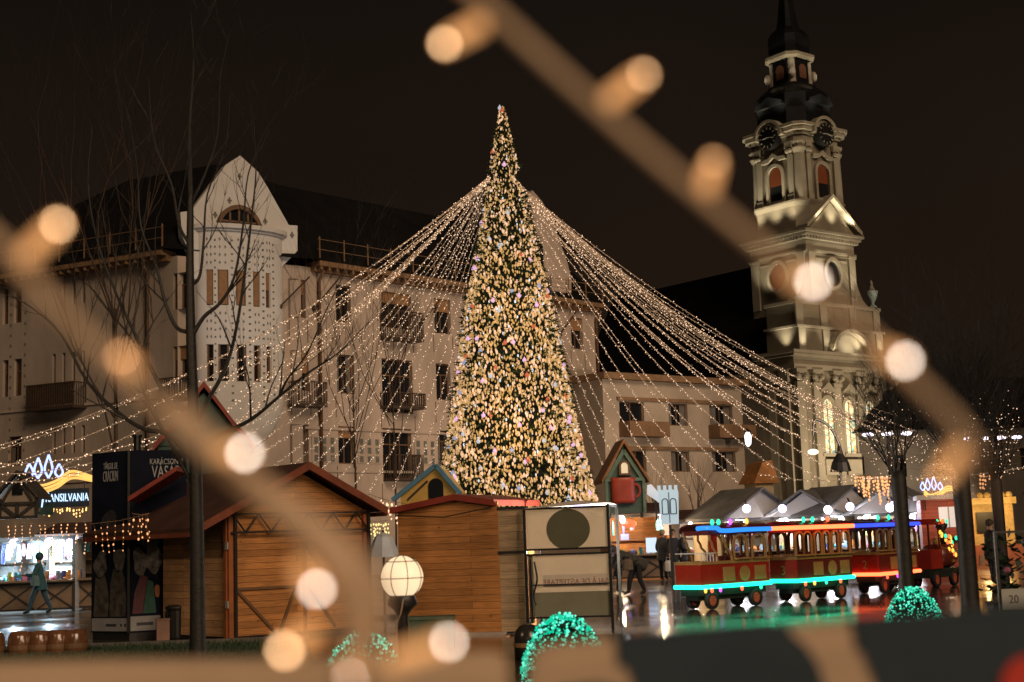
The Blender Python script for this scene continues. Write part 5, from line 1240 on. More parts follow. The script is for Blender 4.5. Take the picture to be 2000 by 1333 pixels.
# illuminated bank sign on the palace's ground floor
sg = thing('shop_sign', 'pale blue illuminated shop sign reading TRANSILVANIA on the left palace wing', 'sign', tuple(P(122, 973, 66)))
mb = MB(); mb.box(-1.15, 1.2, .0, .1, -.42, .42); mb.build('board', mat('sign_navy', (.03, .05, .08), .5, .2, 3), sg)
m_neon = emit('sign_blue_white', (.55, .78, 1), 1.5)
text('TRANSILVANIA', 'lettering', .52, m_neon, sg, Vector((.12, -.02, -.16)), (PI / 2, 0, 0), .62, .02)
mb = MB(); mb.tube(spline([(-.95, -.02, -.4), (-.86, -.02, .2), (-.7, -.02, .3), (-.62, -.02, .05), (-.78, -.02, -.02)], 5), .035, 5); mb.build('emblem', m_neon, sg)
icicles('icicle_lights', 'thick golden icicle lights under the illuminated sign', P(82, 992, 57), P(172, 990, 57), 14, .4, .03, 9, emit('gold_icicle', (1, .6, .2), 2))
# middle background huts
yh_ = thing('yellow_gable_hut', 'yellow gabled hut with blue roof edge half hidden by the christmas tree', 'hut', (GY(842, 38).x, 38, 0), -.15)
zq = lambda py: P(835, py, 38).z
mb = MB(); mb.box(-.75, .75, 0, 1.4, 0, zq(962)); mb.prism([(-.75, zq(962) + .002), (.75, zq(962) + .002), (.25, zq(915))], lambda s, z: (s, 0, z), lambda s, z: (s, 1.4, z)); mb.build('body', mat('yellow_paint', (.55, .33, .07), .7, .2, 3), yh_)
mb = MB(); mb.bar((-.95, -.1, zq(975)), (.25, -.1, zq(910)), .12); mb.bar((.25, -.1, zq(910)), (.9, -.1, zq(968)), .12); mb.build('roof', mat('blue_paint', (.08, .2, .3), .6, .2, 3), yh_)
mb = MB(); mb.prism(arch(.02, .42, zq(975), zq(950), 8), lambda s, z: (s, -.04, z), lambda s, z: (s, -.004, z)); mb.build('window', m_glass, yh_)
mb = MB(); mb.bar((-.55, -.03, zq(975)), (0, -.03, zq(940)), .05); mb.build('timber', m_beam, yh_)
icicles('icicle_lights', 'pinkish icicle lights at the gap between the two plank huts', P(718, 965, 34), P(795, 985, 33), 12, .5, .022, 12, emit('pink_icicle', (1, .55, .32), 1.6))
icicles('icicle_lights', 'yellow icicle lights low behind the grey parasol', P(722, 1018, 40), P(760, 1016, 40), 8, .75, .025, 13, emit('yellow_icicle', (.9, .75, .3), 1.3))
icicles('icicle_lights', 'wide warm icicle curtain above the right grey stall roofs', P(1668, 925, 46), P(1748, 928, 46), 18, 1.0, .03, 14)
icicles('icicle_lights', 'warm icicle lights between the dark trunks at the right', P(1908, 922, 44), P(1955, 925, 44), 9, .5, .025, 15)
# mug stall
q = GY(1224, 53.5); mg = thing('mug_stall', 'green gabled stall with a big red mug plaque and small pointed window', 'stall', (q.x, q.y, 0), .1)
zq = lambda py: P(1224, py, 53.5).z
m_grn = mat('sage_boards', (.13, .22, .16), .65, .25, 3); m_gd = mat('dark_sage', (.07, .12, .10), .65, .25, 3); m_mug = mat('red_mug', (.42, .06, .03), .4, .2, 3)
mb = MB(); mb.prism([(-.72, zq(1003)), (.72, zq(1003)), (.72, zq(940)), (0, zq(873)), (-.72, zq(940))], lambda s, z: (s, -.5, z), lambda s, z: (s, -.3, z)); mb.build('gable', m_gd, mg)
mb = MB()
for s in (-1, 1): mb.hexa([(s * .88, -.75, zq(945)), (0, -.75, zq(868)), (0, 1.2, zq(868)), (s * .88, 1.2, zq(945)), (s * .88, -.75, zq(937)), (0, -.75, zq(860)), (0, 1.2, zq(860)), (s * .88, 1.2, zq(937))])
mb.build('roof', mat('orange_ridge', (.28, .12, .04), .7, .3, 3), mg)
mb = MB()
for s in (-1, 1): mb.bar((s * .72, -.56, zq(942)), (0, -.56, zq(882)), .14); mb.bar((s * .7, -.56, zq(1003)), (s * .7, -.56, zq(942)), .11)
mb.bar((-.7, -.56, zq(938)), (.7, -.56, zq(938)), .12); mb.build('gable_trim', m_grn, mg)
mb = MB(); mb.prism(arch(-.13, .13, zq(926), zq(912), 8), lambda s, z: (s, -.6, z), lambda s, z: (s, -.505, z)); _q = mb
mb = MB()
for s_ in (-.6, .6): mb.bar((s_, -.4, 2.3), (s_, -.4, zq(1003) - .002), .09)
mb.bar((-.7, -.4, 2.62), (.7, -.4, 2.62), .09); mb.build('gable_support', m_beam, mg); mb = _q
w_ = mb.build('lit_window', emit('window_glow', (1, .8, .5), .55), mg)
mb = MB(); arch_frame(mb, lambda s, z, d: (s, -.5 + d, z), -.13, .13, zq(926), zq(912), .08, -.14, -.006); mb.build('window_frame', m_brown, w_)
mb = MB(); mb.lathe([(.4, zq(984)), (.45, zq(978)), (.45, zq(940)), (.48, zq(935)), (.42, zq(934)), (.36, zq(940))], 18, (-.08, -.62, 0), 0, 1, .35); mb.build('mug', m_mug, mg, smooth=True)
mb = MB(); mb.tube([(.34 + .2 * math.sin(t), -.62, zq(960) + .24 * math.cos(t)) for t in [PI * i / 10 for i in range(11)]], .05, 8); mb.build('mug_handle', m_mug, mg)
ms = stall(1254, 54.4, 2.5, 'warm pine drinks stall with lit shelves behind the mug gable', .1, seed=21, roofk='flat', wall=m_w1, power=280, lc=(1, .72, .42), zt=2.35)
mb = MB(); mb.box(-.75, -.45, -.1, -.06, 1.5, 1.72); mb.build('price_screen', emit('screen_blue', (.3, .35, 1), 1.6), ms)
mb = MB(); mb.box(.15, .55, -.38, -.34, 1.0, 1.55); mb.build('menu_board', emit('screen_white', (.6, .75, 1), 1.0), ms)
mb = MB(); mb.ball((-.45, -.35, 2.1), .16, 10, 6, 0, 1, 1.8); mb.build('lamp_shade', emit('red_orange_shade', (1, .22, .08), 1.0), ms)
# tower sign and banner
q = P(1308, 1010, 49); tw = thing('tower_sign', 'white glowing castle tower shaped sign with battlements', 'sign', tuple(q)); zq = lambda py: P(1308, py, 49).z - q.z
mb = MB(); pl = [(-.3, -.25), (-.34, zq(962))]; 
for i in range(4): x = -.36 + .19 * i; pl += [(x, zq(958)), (x, zq(948)), (x + .1, zq(948)), (x + .1, zq(956))]
pl += [(.34, zq(962)), (.3, -.25)]; mb.prism(pl, lambda s, z: (s, 0, z), lambda s, z: (s, .12, z)); mb.build('tower', emit('sign_pale_cyan', (.55, .72, .82), .62), tw)
mb = MB()
for x in (-.14, .14):
    pp = arch(x - .1, x + .1, .1, zq(980), 8)
    for a, b in zip(pp, pp[1:] + pp[:1]): mb.bar((a[0], -.02, a[1]), (b[0], -.02, b[1]), .03)
mb.bar((0, -.02, -.2), (0, -.02, zq(962)), .025); mb.build('outline', m_black, tw)
mb = MB(); mb.bar((0, .06, -2.6), (0, .06, -.26), .08); mb.build('post', m_dark, tw)
q = P(1280, 965, 49.5); bn_ = thing('slanted_banner', 'white glowing slanted banner beside the mug gable', 'banner', tuple(q)); mb = MB(); pp = [P(1264, 948, 49.5), P(1272, 946, 49.5), P(1296, 974, 49.5), P(1290, 984, 49.5), P(1264, 966, 49.5)]
mb.prism([((p - q).x, (p - q).z) for p in pp], lambda s, z: (s, 0, z), lambda s, z: (s, .05, z)); mb.build('panel', emit('sign_pale', (.7, .74, .8), .62), bn_); mb = MB(); mb.bar((.0, .03, -.9), (0, .03, .1), .05); mb.build('arm', m_dark, bn_)
q = P(1303, 1028, 53.2); hg = thing('hanging_sign', 'bright orange white shop panel hanging beside the drinks stall', 'sign', tuple(q)); mb = MB(); mb.prism([(-.17, -.33), (.1, -.33), (.17, .22), (-.1, .3)], lambda s, z: (s, 0, z), lambda s, z: (s, .06, z)); mb.build('panel', emit('orange_white', (1, .62, .42), 1.0), hg); mb = MB(); mb.bar((0, .03, .25), (0, .03, .7), .04); mb.build('hanger', m_dark, hg)
# row of grey pointed stalls behind the train
m_rg = mat('grey_felt', (.13, .125, .12), .8, .3, 2.5, .4, 20); m_gw = mat('white_gable', (.40, .38, .36), .7, .1, 2)
ROW = [(1392, 56, 2.5, 'flat', 1.0, 'low brown roofed stall left of the pointed grey stalls'), (1483, 54, 3.2, 'gable', 1.15, 'grey pointed stall with white gable under the orange chimney house'), (1583, 53.5, 2.6, 'gable', 1.0, 'grey pointed stall with white gable in front of the church corner'),
       (1663, 53, 2.6, 'gable', 1.1, 'grey pointed stall with white gable below the icicle curtain'), (1752, 52, 2.8, 'gable', 1.05, 'grey pointed stall with white gable behind the pollarded trunk')]
for i, (px, Y, w, k, pk, lb) in enumerate(ROW): stall(px, Y, w, lb, (-.12, .5, -.55, .45, -.5)[i], roofk=k, peak=pk, roofmat=m_rooff if i == 0 else m_rg, gable=m_gw, seed=30 + i, power=130, lc=(.95, .92, 1), zt=2.05, lamps=2, group='stalls behind the train')
for i, (px, py, Y) in enumerate(((1458, 994, 51.2), (1528, 994, 51), (1617, 996, 50.5), (1660, 990, 50.5), (1738, 992, 49.5), (1745, 988, 49.4))):
    lb = ['white globe light on the left gable of the grey stalls', 'violet rimmed globe light left of the church corner stall', 'white globe light under the third grey gable', 'violet globe light right of the third grey gable', 'pink white globe light beside the pollarded trunk', 'small pink globe light tucked against the pollarded trunk'][i]
    o = thing('globe_light', lb, 'lamp', tuple(P(px, py, Y)), 0, 'globe lights on the stall fronts'); mb = MB(); mb.ball((0, 0, 0), .15, 12, 8); mb.build('globe', emit('globe_cool', (.85, .82, 1), 5) if i % 2 == 0 else emit('globe_violet', (.66, .55, 1), 5), o, smooth=True); mb = MB(); mb.bar((0, 0, .14), (0, .3, .3), .05); mb.build('bracket', m_dark, o)
    lamp('POINT', P(px, py, Y - .5), 36, (.9, .86, 1), .1, name='globe_light_glow')
q = GY(1492, 58); oh = thing('orange_chimney_house', 'narrow cream tower house with steep orange roof behind the grey stalls', 'tower', (q.x, q.y, 0), .4); zq = lambda py: P(1490, py, 58).z
mb = MB(); mb.box(-.42, .42, -.42, .42, 0, zq(945)); mb.build('body', mat('cream_boards', (.42, .33, .2), .7, .2, 3), oh); mb = MB(); mb.hexa([(-.6, -.6, zq(945)), (.6, -.6, zq(945)), (.6, .6, zq(945)), (-.6, .6, zq(945)), (-.1, -.5, zq(905)), (.35, -.5, zq(900)), (.35, .5, zq(900)), (-.1, .5, zq(905))]); mb.build('roof', mat('orange_shingle', (.38, .16, .04), .7, .3, 3), oh)
# red kiosk and golden portal at the far right
q = GY(1862, 46); rk = thing('red_kiosk', 'red boarded kiosk with white lit hatch behind the locomotive', 'kiosk', (q.x, q.y, 0), -.2); zq = lambda py: P(1862, py, 46).z
m_rkb = planks('red_boards', (.42, .08, .04), 2, .12); mb = MB(); mb.box(-.85, .75, 0, 1.6, 0, zq(975)); mb.build('body', m_rkb, rk); mb = MB(); mb.box(-.95, .85, -.15, 1.7, zq(975) + .002, zq(972) + .1); mb.build('roof', m_gw, rk)
mb = MB(); mb.box(-.3, .35, -.03, -.003, zq(1030), zq(990)); h_ = mb.build('hatch', emit('hatch_glow', (.85, .8, .75), .5), rk); mb = MB(); mb.box(-.02, .02, -.05, -.032, zq(1030), zq(990)); mb.build('mullion', m_gw, h_); mb = MB(); mb.box(-.5, .5, -.25, -.004, zq(1050), zq(1048)); mb.build('ledge', m_counter, rk)
lamp('POINT', P(1850, 1000, 44.8), 35, (1, .7, .5), .1, name='kiosk_light')
q = GY(1938, 60); gp2 = thing('golden_portal', 'gold lit ornate doorway between the dark trunks at the right', 'portal', (q.x, q.y, 0), -.1); zq = lambda py: P(1938, py, 60).z
m_gold = mat('gilt_stucco', (.6, .42, .16), .5, .3, 6)
mb = MB(); mb.box(-1.1, 1.1, .3, .8, 0, zq(975)); mb.build('wall', m_gold, gp2)
mb = MB(); mb.box(-1.0, -.62, 0, .297, 0, zq(985)); mb.box(.62, 1.0, 0, .297, 0, zq(985)); mb.box(-1.15, 1.15, -.1, .297, zq(985) + .003, zq(972))
for k in range(7): mb.ball((-.9 + .3 * k, .05, zq(972) + .08), .16, 8, 5)
mb.build('frame', m_gold, gp2); mb = MB(); mb.box(-.45, .45, .2, .296, zq(1040), zq(1000)); mb.build('dark_opening', m_black, gp2)
mb = MB(); mb.box(-1.2, 1.2, -.5, -.05, 0, .75); mb.build('step', mat('red_step', (.4, .12, .06), .6, .2, 3), gp2)
for px, py in ((1920, 990), (1955, 990)): lamp('POINT', P(px, py, 58.6), 90, (1, .62, .22), .1, name='portal_light')
for i, (px, py, c) in enumerate(((1975, 1000, 'teal'), (1985, 955, 'orange'), (1990, 1060, 'teal'))):
    pass
# far block closing the right side
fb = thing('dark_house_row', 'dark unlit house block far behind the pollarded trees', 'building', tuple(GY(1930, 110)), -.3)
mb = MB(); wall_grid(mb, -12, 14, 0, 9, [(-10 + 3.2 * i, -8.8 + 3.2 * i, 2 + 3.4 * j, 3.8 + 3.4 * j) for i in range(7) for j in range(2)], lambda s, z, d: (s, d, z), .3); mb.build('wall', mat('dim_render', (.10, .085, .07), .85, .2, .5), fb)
for i in range(7):
    for j in range(2): window(fb, lambda s, z, d: (s, d, z), (-10 + 3.2 * i, -8.8 + 3.2 * i, 2 + 3.4 * j, 3.8 + 3.4 * j), .28, m_brown, m_glass, 2, .65, world=False)
mb = MB(); mb.prism([(-.4, 9.01), (9, 9.01), (4, 13)], lambda s, z: (-12.4, s, z), lambda s, z: (14.4, s, z)); mb.build('roof', m_roof, fb)
# street lamps at the right
def street_lamp(px, py, Y, heads, label, sp=.55):
    q = GY(px, Y); o = thing('street_lamp', label, 'street lamp', (q.x, q.y, 0)); z = P(px, py, Y).z
    mb = MB(); mb.tube([(0, 0, 0), (0, 0, z - .1)], [.09, .06], 8); mb.bar((-sp * heads / 2, 0, z + .06), (sp * heads / 2, 0, z + .06), .06); mb.build('pole', m_dark, o)
    for i in range(heads):
        x = -sp * (heads - 1) / 2 + sp * i; mb = MB(); mb.ball((x, 0, z - .03), .17, 10, 6, 0, .45, 1.4); mb.build('lamp_head', emit('lamp_head_violet', (.9, .78, .95), 3.2), o)
street_lamp(1752, 846, 55, 3, 'row of three violet white lamp heads in the pollarded crown', .75)
street_lamp(1958, 854, 62, 4, 'row of four small white lamp heads at the right edge', .7)
cl = thing('crook_lamp', 'black shepherd crook lamp post before the church front', 'street lamp', tuple(GY(1642, 66))); z_ = lambda py: P(1620, py, 66).z; X = lambda px, py: P(px, py, 66).x - cl.location.x
mb = MB(); mb.tube(spline([(X(1640, 1000), 0, 0), (X(1641, 900), 0, z_(900)), (X(1636, 862), 0, z_(862)), (X(1618, 830), 0, z_(832)), (X(1592, 818), 0, z_(820)), (X(1588, 850), 0, z_(850))], 6), .065, 8); mb.build('pole', m_black, cl)
mb = MB(); mb.lathe([(.5, z_(922)), (.4, z_(905)), (.16, z_(888)), (.08, z_(872))], 12, (X(1641, 900), 0, 0)); mb.build('hood', m_black, cl); mb = MB(); mb.ball((X(1588, 882), 0, z_(882)), .2, 10, 6, 0, .7, 1.3); mb.build('lamp_head', emit('cream_head', (1, .85, .65), 1.6), cl); mb = MB(); mb.tube([(X(1588, 850), 0, z_(850)), (X(1588, 878), 0, z_(878))], .03, 5); mb.build('hanger', m_black, cl)
# ------------------------------------------------------------------ little lit train
m_trr = mat('train_red', (.36, .028, .015), .25, .2, 2, coat=.5); m_trd = mat('train_wine', (.13, .02, .015), .35, .25, 2, coat=.3); m_trg = mat('train_gold', (.36, .21, .07), .4, .2, 5)
m_und = mat('chassis_green', (.012, .02, .016), .5, .3, 4); m_tyre = mat('tyre', (.012, .012, .012), .7, .3, 10); m_hub = mat('wheel_red', (.45, .10, .05), .4, .2, 6); m_wh = mat('rail_white', (.7, .7, .7), .35, .1, 4)
SB = emit('strip_blue', (.04, .08, .85), 1.6, True); SB2 = emit('strip_cyan', (.02, .18, .66), 1.9, True); SO = emit('strip_orange', (1, .11, .035), 5.0, True); STL = emit('strip_teal', (.006, .56, .27), 6.4, True)
BUL = {k: emit('party_' + k, c, s) for k, c, s in (('green', (.02, .75, .35), 2.2), ('violet', (.6, .08, .9), 2.4), ('amber', (1, .45, .06), 2.0), ('red', (1, .12, .04), 2.4))}
TA = R(50); tu = Vector((math.cos(TA), math.sin(TA), 0))
GT = 'carriages of the little train'
def wheel(o, x, y, r=.2):
    mb = MB(); n = 18; rg = lambda rr, yy: [(x + rr * math.cos(2 * PI * i / n), yy, r + .0 + rr * math.sin(2 * PI * i / n)) for i in range(n)]
    pr = [(r * .62, y - .05), (r * .95, y - .055), (r, y - .03), (r, y + .03), (r * .95, y + .055), (r * .62, y + .05)]
    rs = [rg(a, b) for a, b in pr]
    for a, b in zip(rs, rs[1:]):
        for i in range(n): mb.face([a[i], a[(i + 1) % n], b[(i + 1) % n], b[i]])
    w_ = mb.build('wheel', m_tyre, o, smooth=True); mb = MB(); mb.prism([(r * .62 * math.cos(2 * PI * i / n), r + r * .62 * math.sin(2 * PI * i / n)) for i in range(n)], lambda a, z: (x + a, y - .035, z), lambda a, z: (x + a, y + .035, z))
    for i in range(6): a = PI * i / 3; mb.ball((x + r * .38 * math.cos(a), y - .04, r + r * .38 * math.sin(a)), r * .1, 6, 4)
    mb.build('rim', m_hub, w_)
def party_bulb(o, p, k, s=.03):
    mb = MB(); mb.ball((p[0], p[1], p[2] + s * .9), s, 8, 5, 0, 1.6); b_ = mb.build('bulb', BUL[k], o); mb = MB(); mb.lathe([(s * .6, -s * 1.1), (s * .6, -s * .5)], 6, p); mb.build('socket', m_dark, b_)
def arch_win(mb, fx, x0, x1, z0, z1, w=.04, d=(-.02, .05)): arch_frame(mb, fx, x0, x1, z0, z1 - (x1 - x0) / 2, w, d[0], d[1], 8)
W_ = .75
def carriage(cpx, cd_, ca, Lc, label, upper, lower, num, tb, lb, porch=False, panel=m_trr):
    p = GY(cpx, cd_); o = thing('train_carriage', label, 'train carriage', (p.x, p.y, 0), R(ca), GT)
    zf, zb_, zr, zt = .5, .98, 1.62, 1.82
    mb = MB(); mb.box(.02, Lc - .02, .12, W_ - .12, .3, zf); mb.box(.1, Lc - .1, .2, W_ - .2, .2, .3 - .002); mb.build('chassis', m_und, o)
    for x in (.42, Lc - .42):
        for y in (.1, W_ - .1): wheel(o, x, y, .2)
    mb = MB(); x0 = .62 if porch else 0.0
    pan = MB(); pan.box(0, .04, 0, W_, zf, zb_); pan.build('end_panel', m_trr, o)
    mb.box(.043, Lc, 0, .04, zf, zb_); mb.box(.043, Lc, W_ - .04, W_, zf, zb_); mb.box(Lc - .04, Lc, .043, W_ - .043, zf, zb_); mb.build('side_panel', panel, o)
    mb = MB(); mb.box(0, Lc, -.03, .06, zb_ + .002, zb_ + .07); mb.box(0, Lc, W_ - .06, W_ + .03, zb_ + .002, zb_ + .07); mb.box(-.02, .05, .063, W_ - .063, zb_ + .002, zb_ + .07); mb.build('gold_rail', m_trg, o)
    xs = [Lc * f_ for f_ in ((.38, .86) if not porch else (.4, .86))]
    for x in xs: mb = MB(); mb.box(x - .19, x + .19, -.018, -.002, zf + .1, zb_ - .07); mb.box(x - .15, x + .15, -.028, -.0185, zf + .13, zb_ - .1); mb.build('gold_panel', m_trg, o)
    xm = Lc * .63; mb = MB(); mb.prism([(xm + .17 * math.cos(2 * PI * i / 20), (zf + zb_) / 2 + .01 + .17 * math.sin(2 * PI * i / 20)) for i in range(20)], lambda s, z: (s, -.02, z), lambda s, z: (s, -.002, z)); mb.build('gold_panel', m_trg, o)
    if num: text(num, 'number', .3, m_trg, o, Vector((-.006, W_ / 2, zf + .14)), (PI / 2, 0, -PI / 2), .9, .004)
    fx = lambda s, z, d: (s, d, z); fb_ = lambda s, z, d: (s, W_ + d, z); mb = MB()
    wins = [(Lc * .5, Lc * .68), (Lc * .77, Lc * .95)] if porch else [(.04, .32), (.36, .64), (.8, 1.06), (1.16, 1.4), (1.52, 1.76), (1.9, Lc - .06)]
    for a, b in wins:
        if b - a < .15 or b > Lc: continue
        arch_win(mb, fx, a, b, zb_ + .12, zr - .02); arch_win(mb, fb_, a, b, zb_ + .12, zr - .02, d=(-.05, .02))
    mb.build('window_frame', m_trg, o)
    mb = MB(); st_ = sorted({x for w in wins for x in (w[0] - .02, w[1] + .02) if x < Lc - .03})
    for x in st_:
        for y in (.03, W_ - .05): mb.box(max(0, x - .02), x + .02, y, y + .03, zb_ + .072, zr)
    mb.build('post', m_trd, o)
    if porch:
        mb = MB()
        for x in (.05, .14, .24, .34, .44, .54): mb.bar((x, .0, zb_ + .07), (x, .0, zb_ + .24), .018)
        mb.bar((.02, 0, zb_ + .25), (.6, 0, zb_ + .25), .022); mb.bar((.02, 0, zb_ + .25), (.02, W_, zb_ + .25), .022); mb.build('railing', m_wh, o)
        for (xa_, nm) in ((.05, 0), (.78, 1)):
            mb = MB(); q = [(0, zr), (.0, zr - .12), (.07, zr - .2), (.09, zr - .28), (.2, zr - .36), (.26, zr - .46), (.27, zb_ + .07)] if nm else [(.3, zr), (.3, zr - .1), (.36, zr - .17), (.38, zr - .28), (.47, zr - .38), (.5, zr - .46), (.52, zb_ + .07)]
            pl = [(xa_ + a, z) for a, z in q]; mb.tube([(a, .0, z) for a, z in pl], .028, 4); mb.build('curved_bracket', m_trg, o); mb = MB(); mb.tube([(a, W_, z) for a, z in pl], .028, 4); mb.build('curved_bracket', m_trg, o)
        mb = MB(); mb.prism([(.36, zr), (.62, zr), (.62, zb_ + .07), (.52, zb_ + .07), (.5, zr - .46), (.38, zr - .3)], lambda s, z: (s, .03, z), lambda s, z: (s, .06, z)); mb.build('end_board', m_trr, o)
    mb = MB()
    for x in [Lc * .35, Lc * .6, Lc * .85]: mb.box(x - .16, x + .16, .12, W_ - .12, zf, .78); mb.box(x + .1, x + .16, .12, W_ - .12, .782, 1.15)
    mb.build('bench', m_trd, o)
    mb = MB(); prev = None; n = 10; xr = .27 if porch else -.05
    for i in range(n):
        a0, a1 = PI * i / n, PI * (i + 1) / n; q = lambda a: (W_ / 2 - (W_ / 2 + .08) * math.cos(a), zr + .1 + .13 * math.sin(a)); (y0, z0), (y1, z1) = q(a0), q(a1); mb.hexa([(xr, y0, z0), (Lc + .03, y0, z0), (Lc + .03, y1, z1), (xr, y1, z1), (xr, y0, z0 + .035), (Lc + .03, y0, z0 + .035), (Lc + .03, y1, z1 + .035), (xr, y1, z1 + .035)])
    xq = xr + .05; mb.box(xq, Lc, .0, .05, zr, zr + .1); mb.box(xq, Lc, W_ - .05, W_, zr, zr + .1); mb.box(xq, xq + .05, .053, W_ - .053, zr, zr + .1); mb.build('roof', m_trd, o)
    mb = MB(); dip = .05 if porch else 0; mb.tube(spline([(xr - .04, W_ * (.3 if porch else 1) + .02, zr + .1 + dip), (xr - .04, W_ * (.15 if porch else .5), zr + .1 + dip * 1.2), (xr - .02, -.06, zr + .1 + dip * 1.2), (xr + Lc * .1, -.09, zr + .1 + dip), (Lc * .3, -.09, zr + .1 - dip * .2), (Lc * .65, -.09, zr + .1), (Lc + .02, -.09, zr + .1)], 5), .052, 8); mb.build('light_strip', upper, o)
    mb = MB(); mb.tube([(-.05, W_, zf), (-.05, -.03, zf), (-.02, -.05, zf + .0), (Lc * .5, -.055, zf), (Lc - .02, -.05, zf)], .047, 8); mb.build('light_strip', lower, o)
    for f_, k in tb: party_bulb(o, (Lc * f_, .0, zr + .24), k, .045)
    for f_, k in lb: party_bulb(o, (Lc * f_, -.06, zf - .11), k, .036)
    mb = MB(); mb.bar((Lc, W_ / 2, .36), (Lc + .1, W_ / 2, .36), .05); mb.build('coupling', m_dark, o)
    return o
carriage(1372, 31.5, 40, 2.3, 'rear red train carriage with open railed porch and blue upper light strip', SB2, STL, None, [(.2, 'green'), (.29, 'green'), (.46, 'violet'), (.7, 'amber')], [(.03, 'amber'), (.12, 'red'), (.24, 'violet'), (.55, 'red'), (.83, 'green')], porch=True)
carriage(1560, 33.4, 44, 2.3, 'middle red train carriage with orange upper and teal lower light strip', SO, STL, '3', [(.17, 'green'), (.33, 'green'), (.6, 'red')], [(.1, 'red'), (.26, 'amber'), (.47, 'green'), (.73, 'red')], panel=m_trd)
carriage(1720, 36, 50, 2.3, 'front train carriage with number two, blue upper and red lower light strip', SB, SO, '2', [(.06, 'green'), (.33, 'green'), (.52, 'violet'), (.75, 'violet')], [(.14, 'red'), (.4, 'violet'), (.68, 'red')], panel=m_trd)
# locomotive
p = GY(1826, 38.4); lo = thing('train_locomotive', 'small dark red locomotive draped in amber, green and red bulbs', 'locomotive', (p.x, p.y, 0), TA)
mb = MB(); mb.box(0, 1.9, .1, W_ - .1, .26, .5); mb.build('chassis', m_und, lo)
for x in (.35, 1.5):
    for y in (.1, W_ - .1): wheel(lo, x, y, .22)
mb = MB(); mb.box(0, .75, .05, W_ - .05, .502, 1.02); mb.build('cab', m_trr, lo)
for x in (.04, .7):
    for y in (.08, W_ - .1): mb = MB(); mb.box(x, x + .04, y, y + .04, 1.022, 1.68); mb.build('cab_post', m_trd, lo)
mb = MB(); mb.hexa([(-.1, -.05, 1.68), (.95, -.05, 1.68), (.95, W_ + .05, 1.68), (-.1, W_ + .05, 1.68), (0, .1, 1.83), (.85, .1, 1.83), (.85, W_ - .1, 1.83), (0, W_ - .1, 1.83)]); mb.build('cab_roof', m_trr, lo)
mb = MB(); n = 16; mb.tube([(.752, W_ / 2, .82), (1.75, W_ / 2, .82), (1.85, W_ / 2, .82)], [.33, .33, .26], n); mb.build('boiler', m_trd, lo, smooth=True)
mb = MB(); mb.lathe([(.1, 1.1), (.09, 1.5), (.17, 1.62), (.17, 1.68)], 12, (1.55, W_ / 2, 0)); mb.build('chimney', m_black, lo, smooth=True); mb = MB(); mb.lathe([(.12, 1.1), (.12, 1.2), (.03, 1.3)], 12, (1.15, W_ / 2, 0)); mb.build('steam_dome', m_trg, lo)
rnd = random.Random(31)
for i in range(34):
    s = rnd.random(); k = rnd.choice(['amber', 'amber', 'amber', 'red', 'green']); x = .6 + 1.5 * s; z = 1.45 - .95 * s * rnd.uniform(.3, 1.1) if i > 6 else 1.72
    if i <= 6: x = .6 + .1 * i; k = ('green', 'red', 'amber')[i % 3]
    party_bulb(lo, (x, -.02 + rnd.uniform(-.05, .12), max(.32, z)), k, .04)
lc_ = MB(); path = [(.6, -.03, 1.72), (.9, -.04, 1.4), (1.3, -.05, 1.05), (1.7, -.05, .75), (2.05, 0, .4)]; lc_.tube(spline(path), .012, 5); lc_.build('bulb_cable', m_dark, lo)
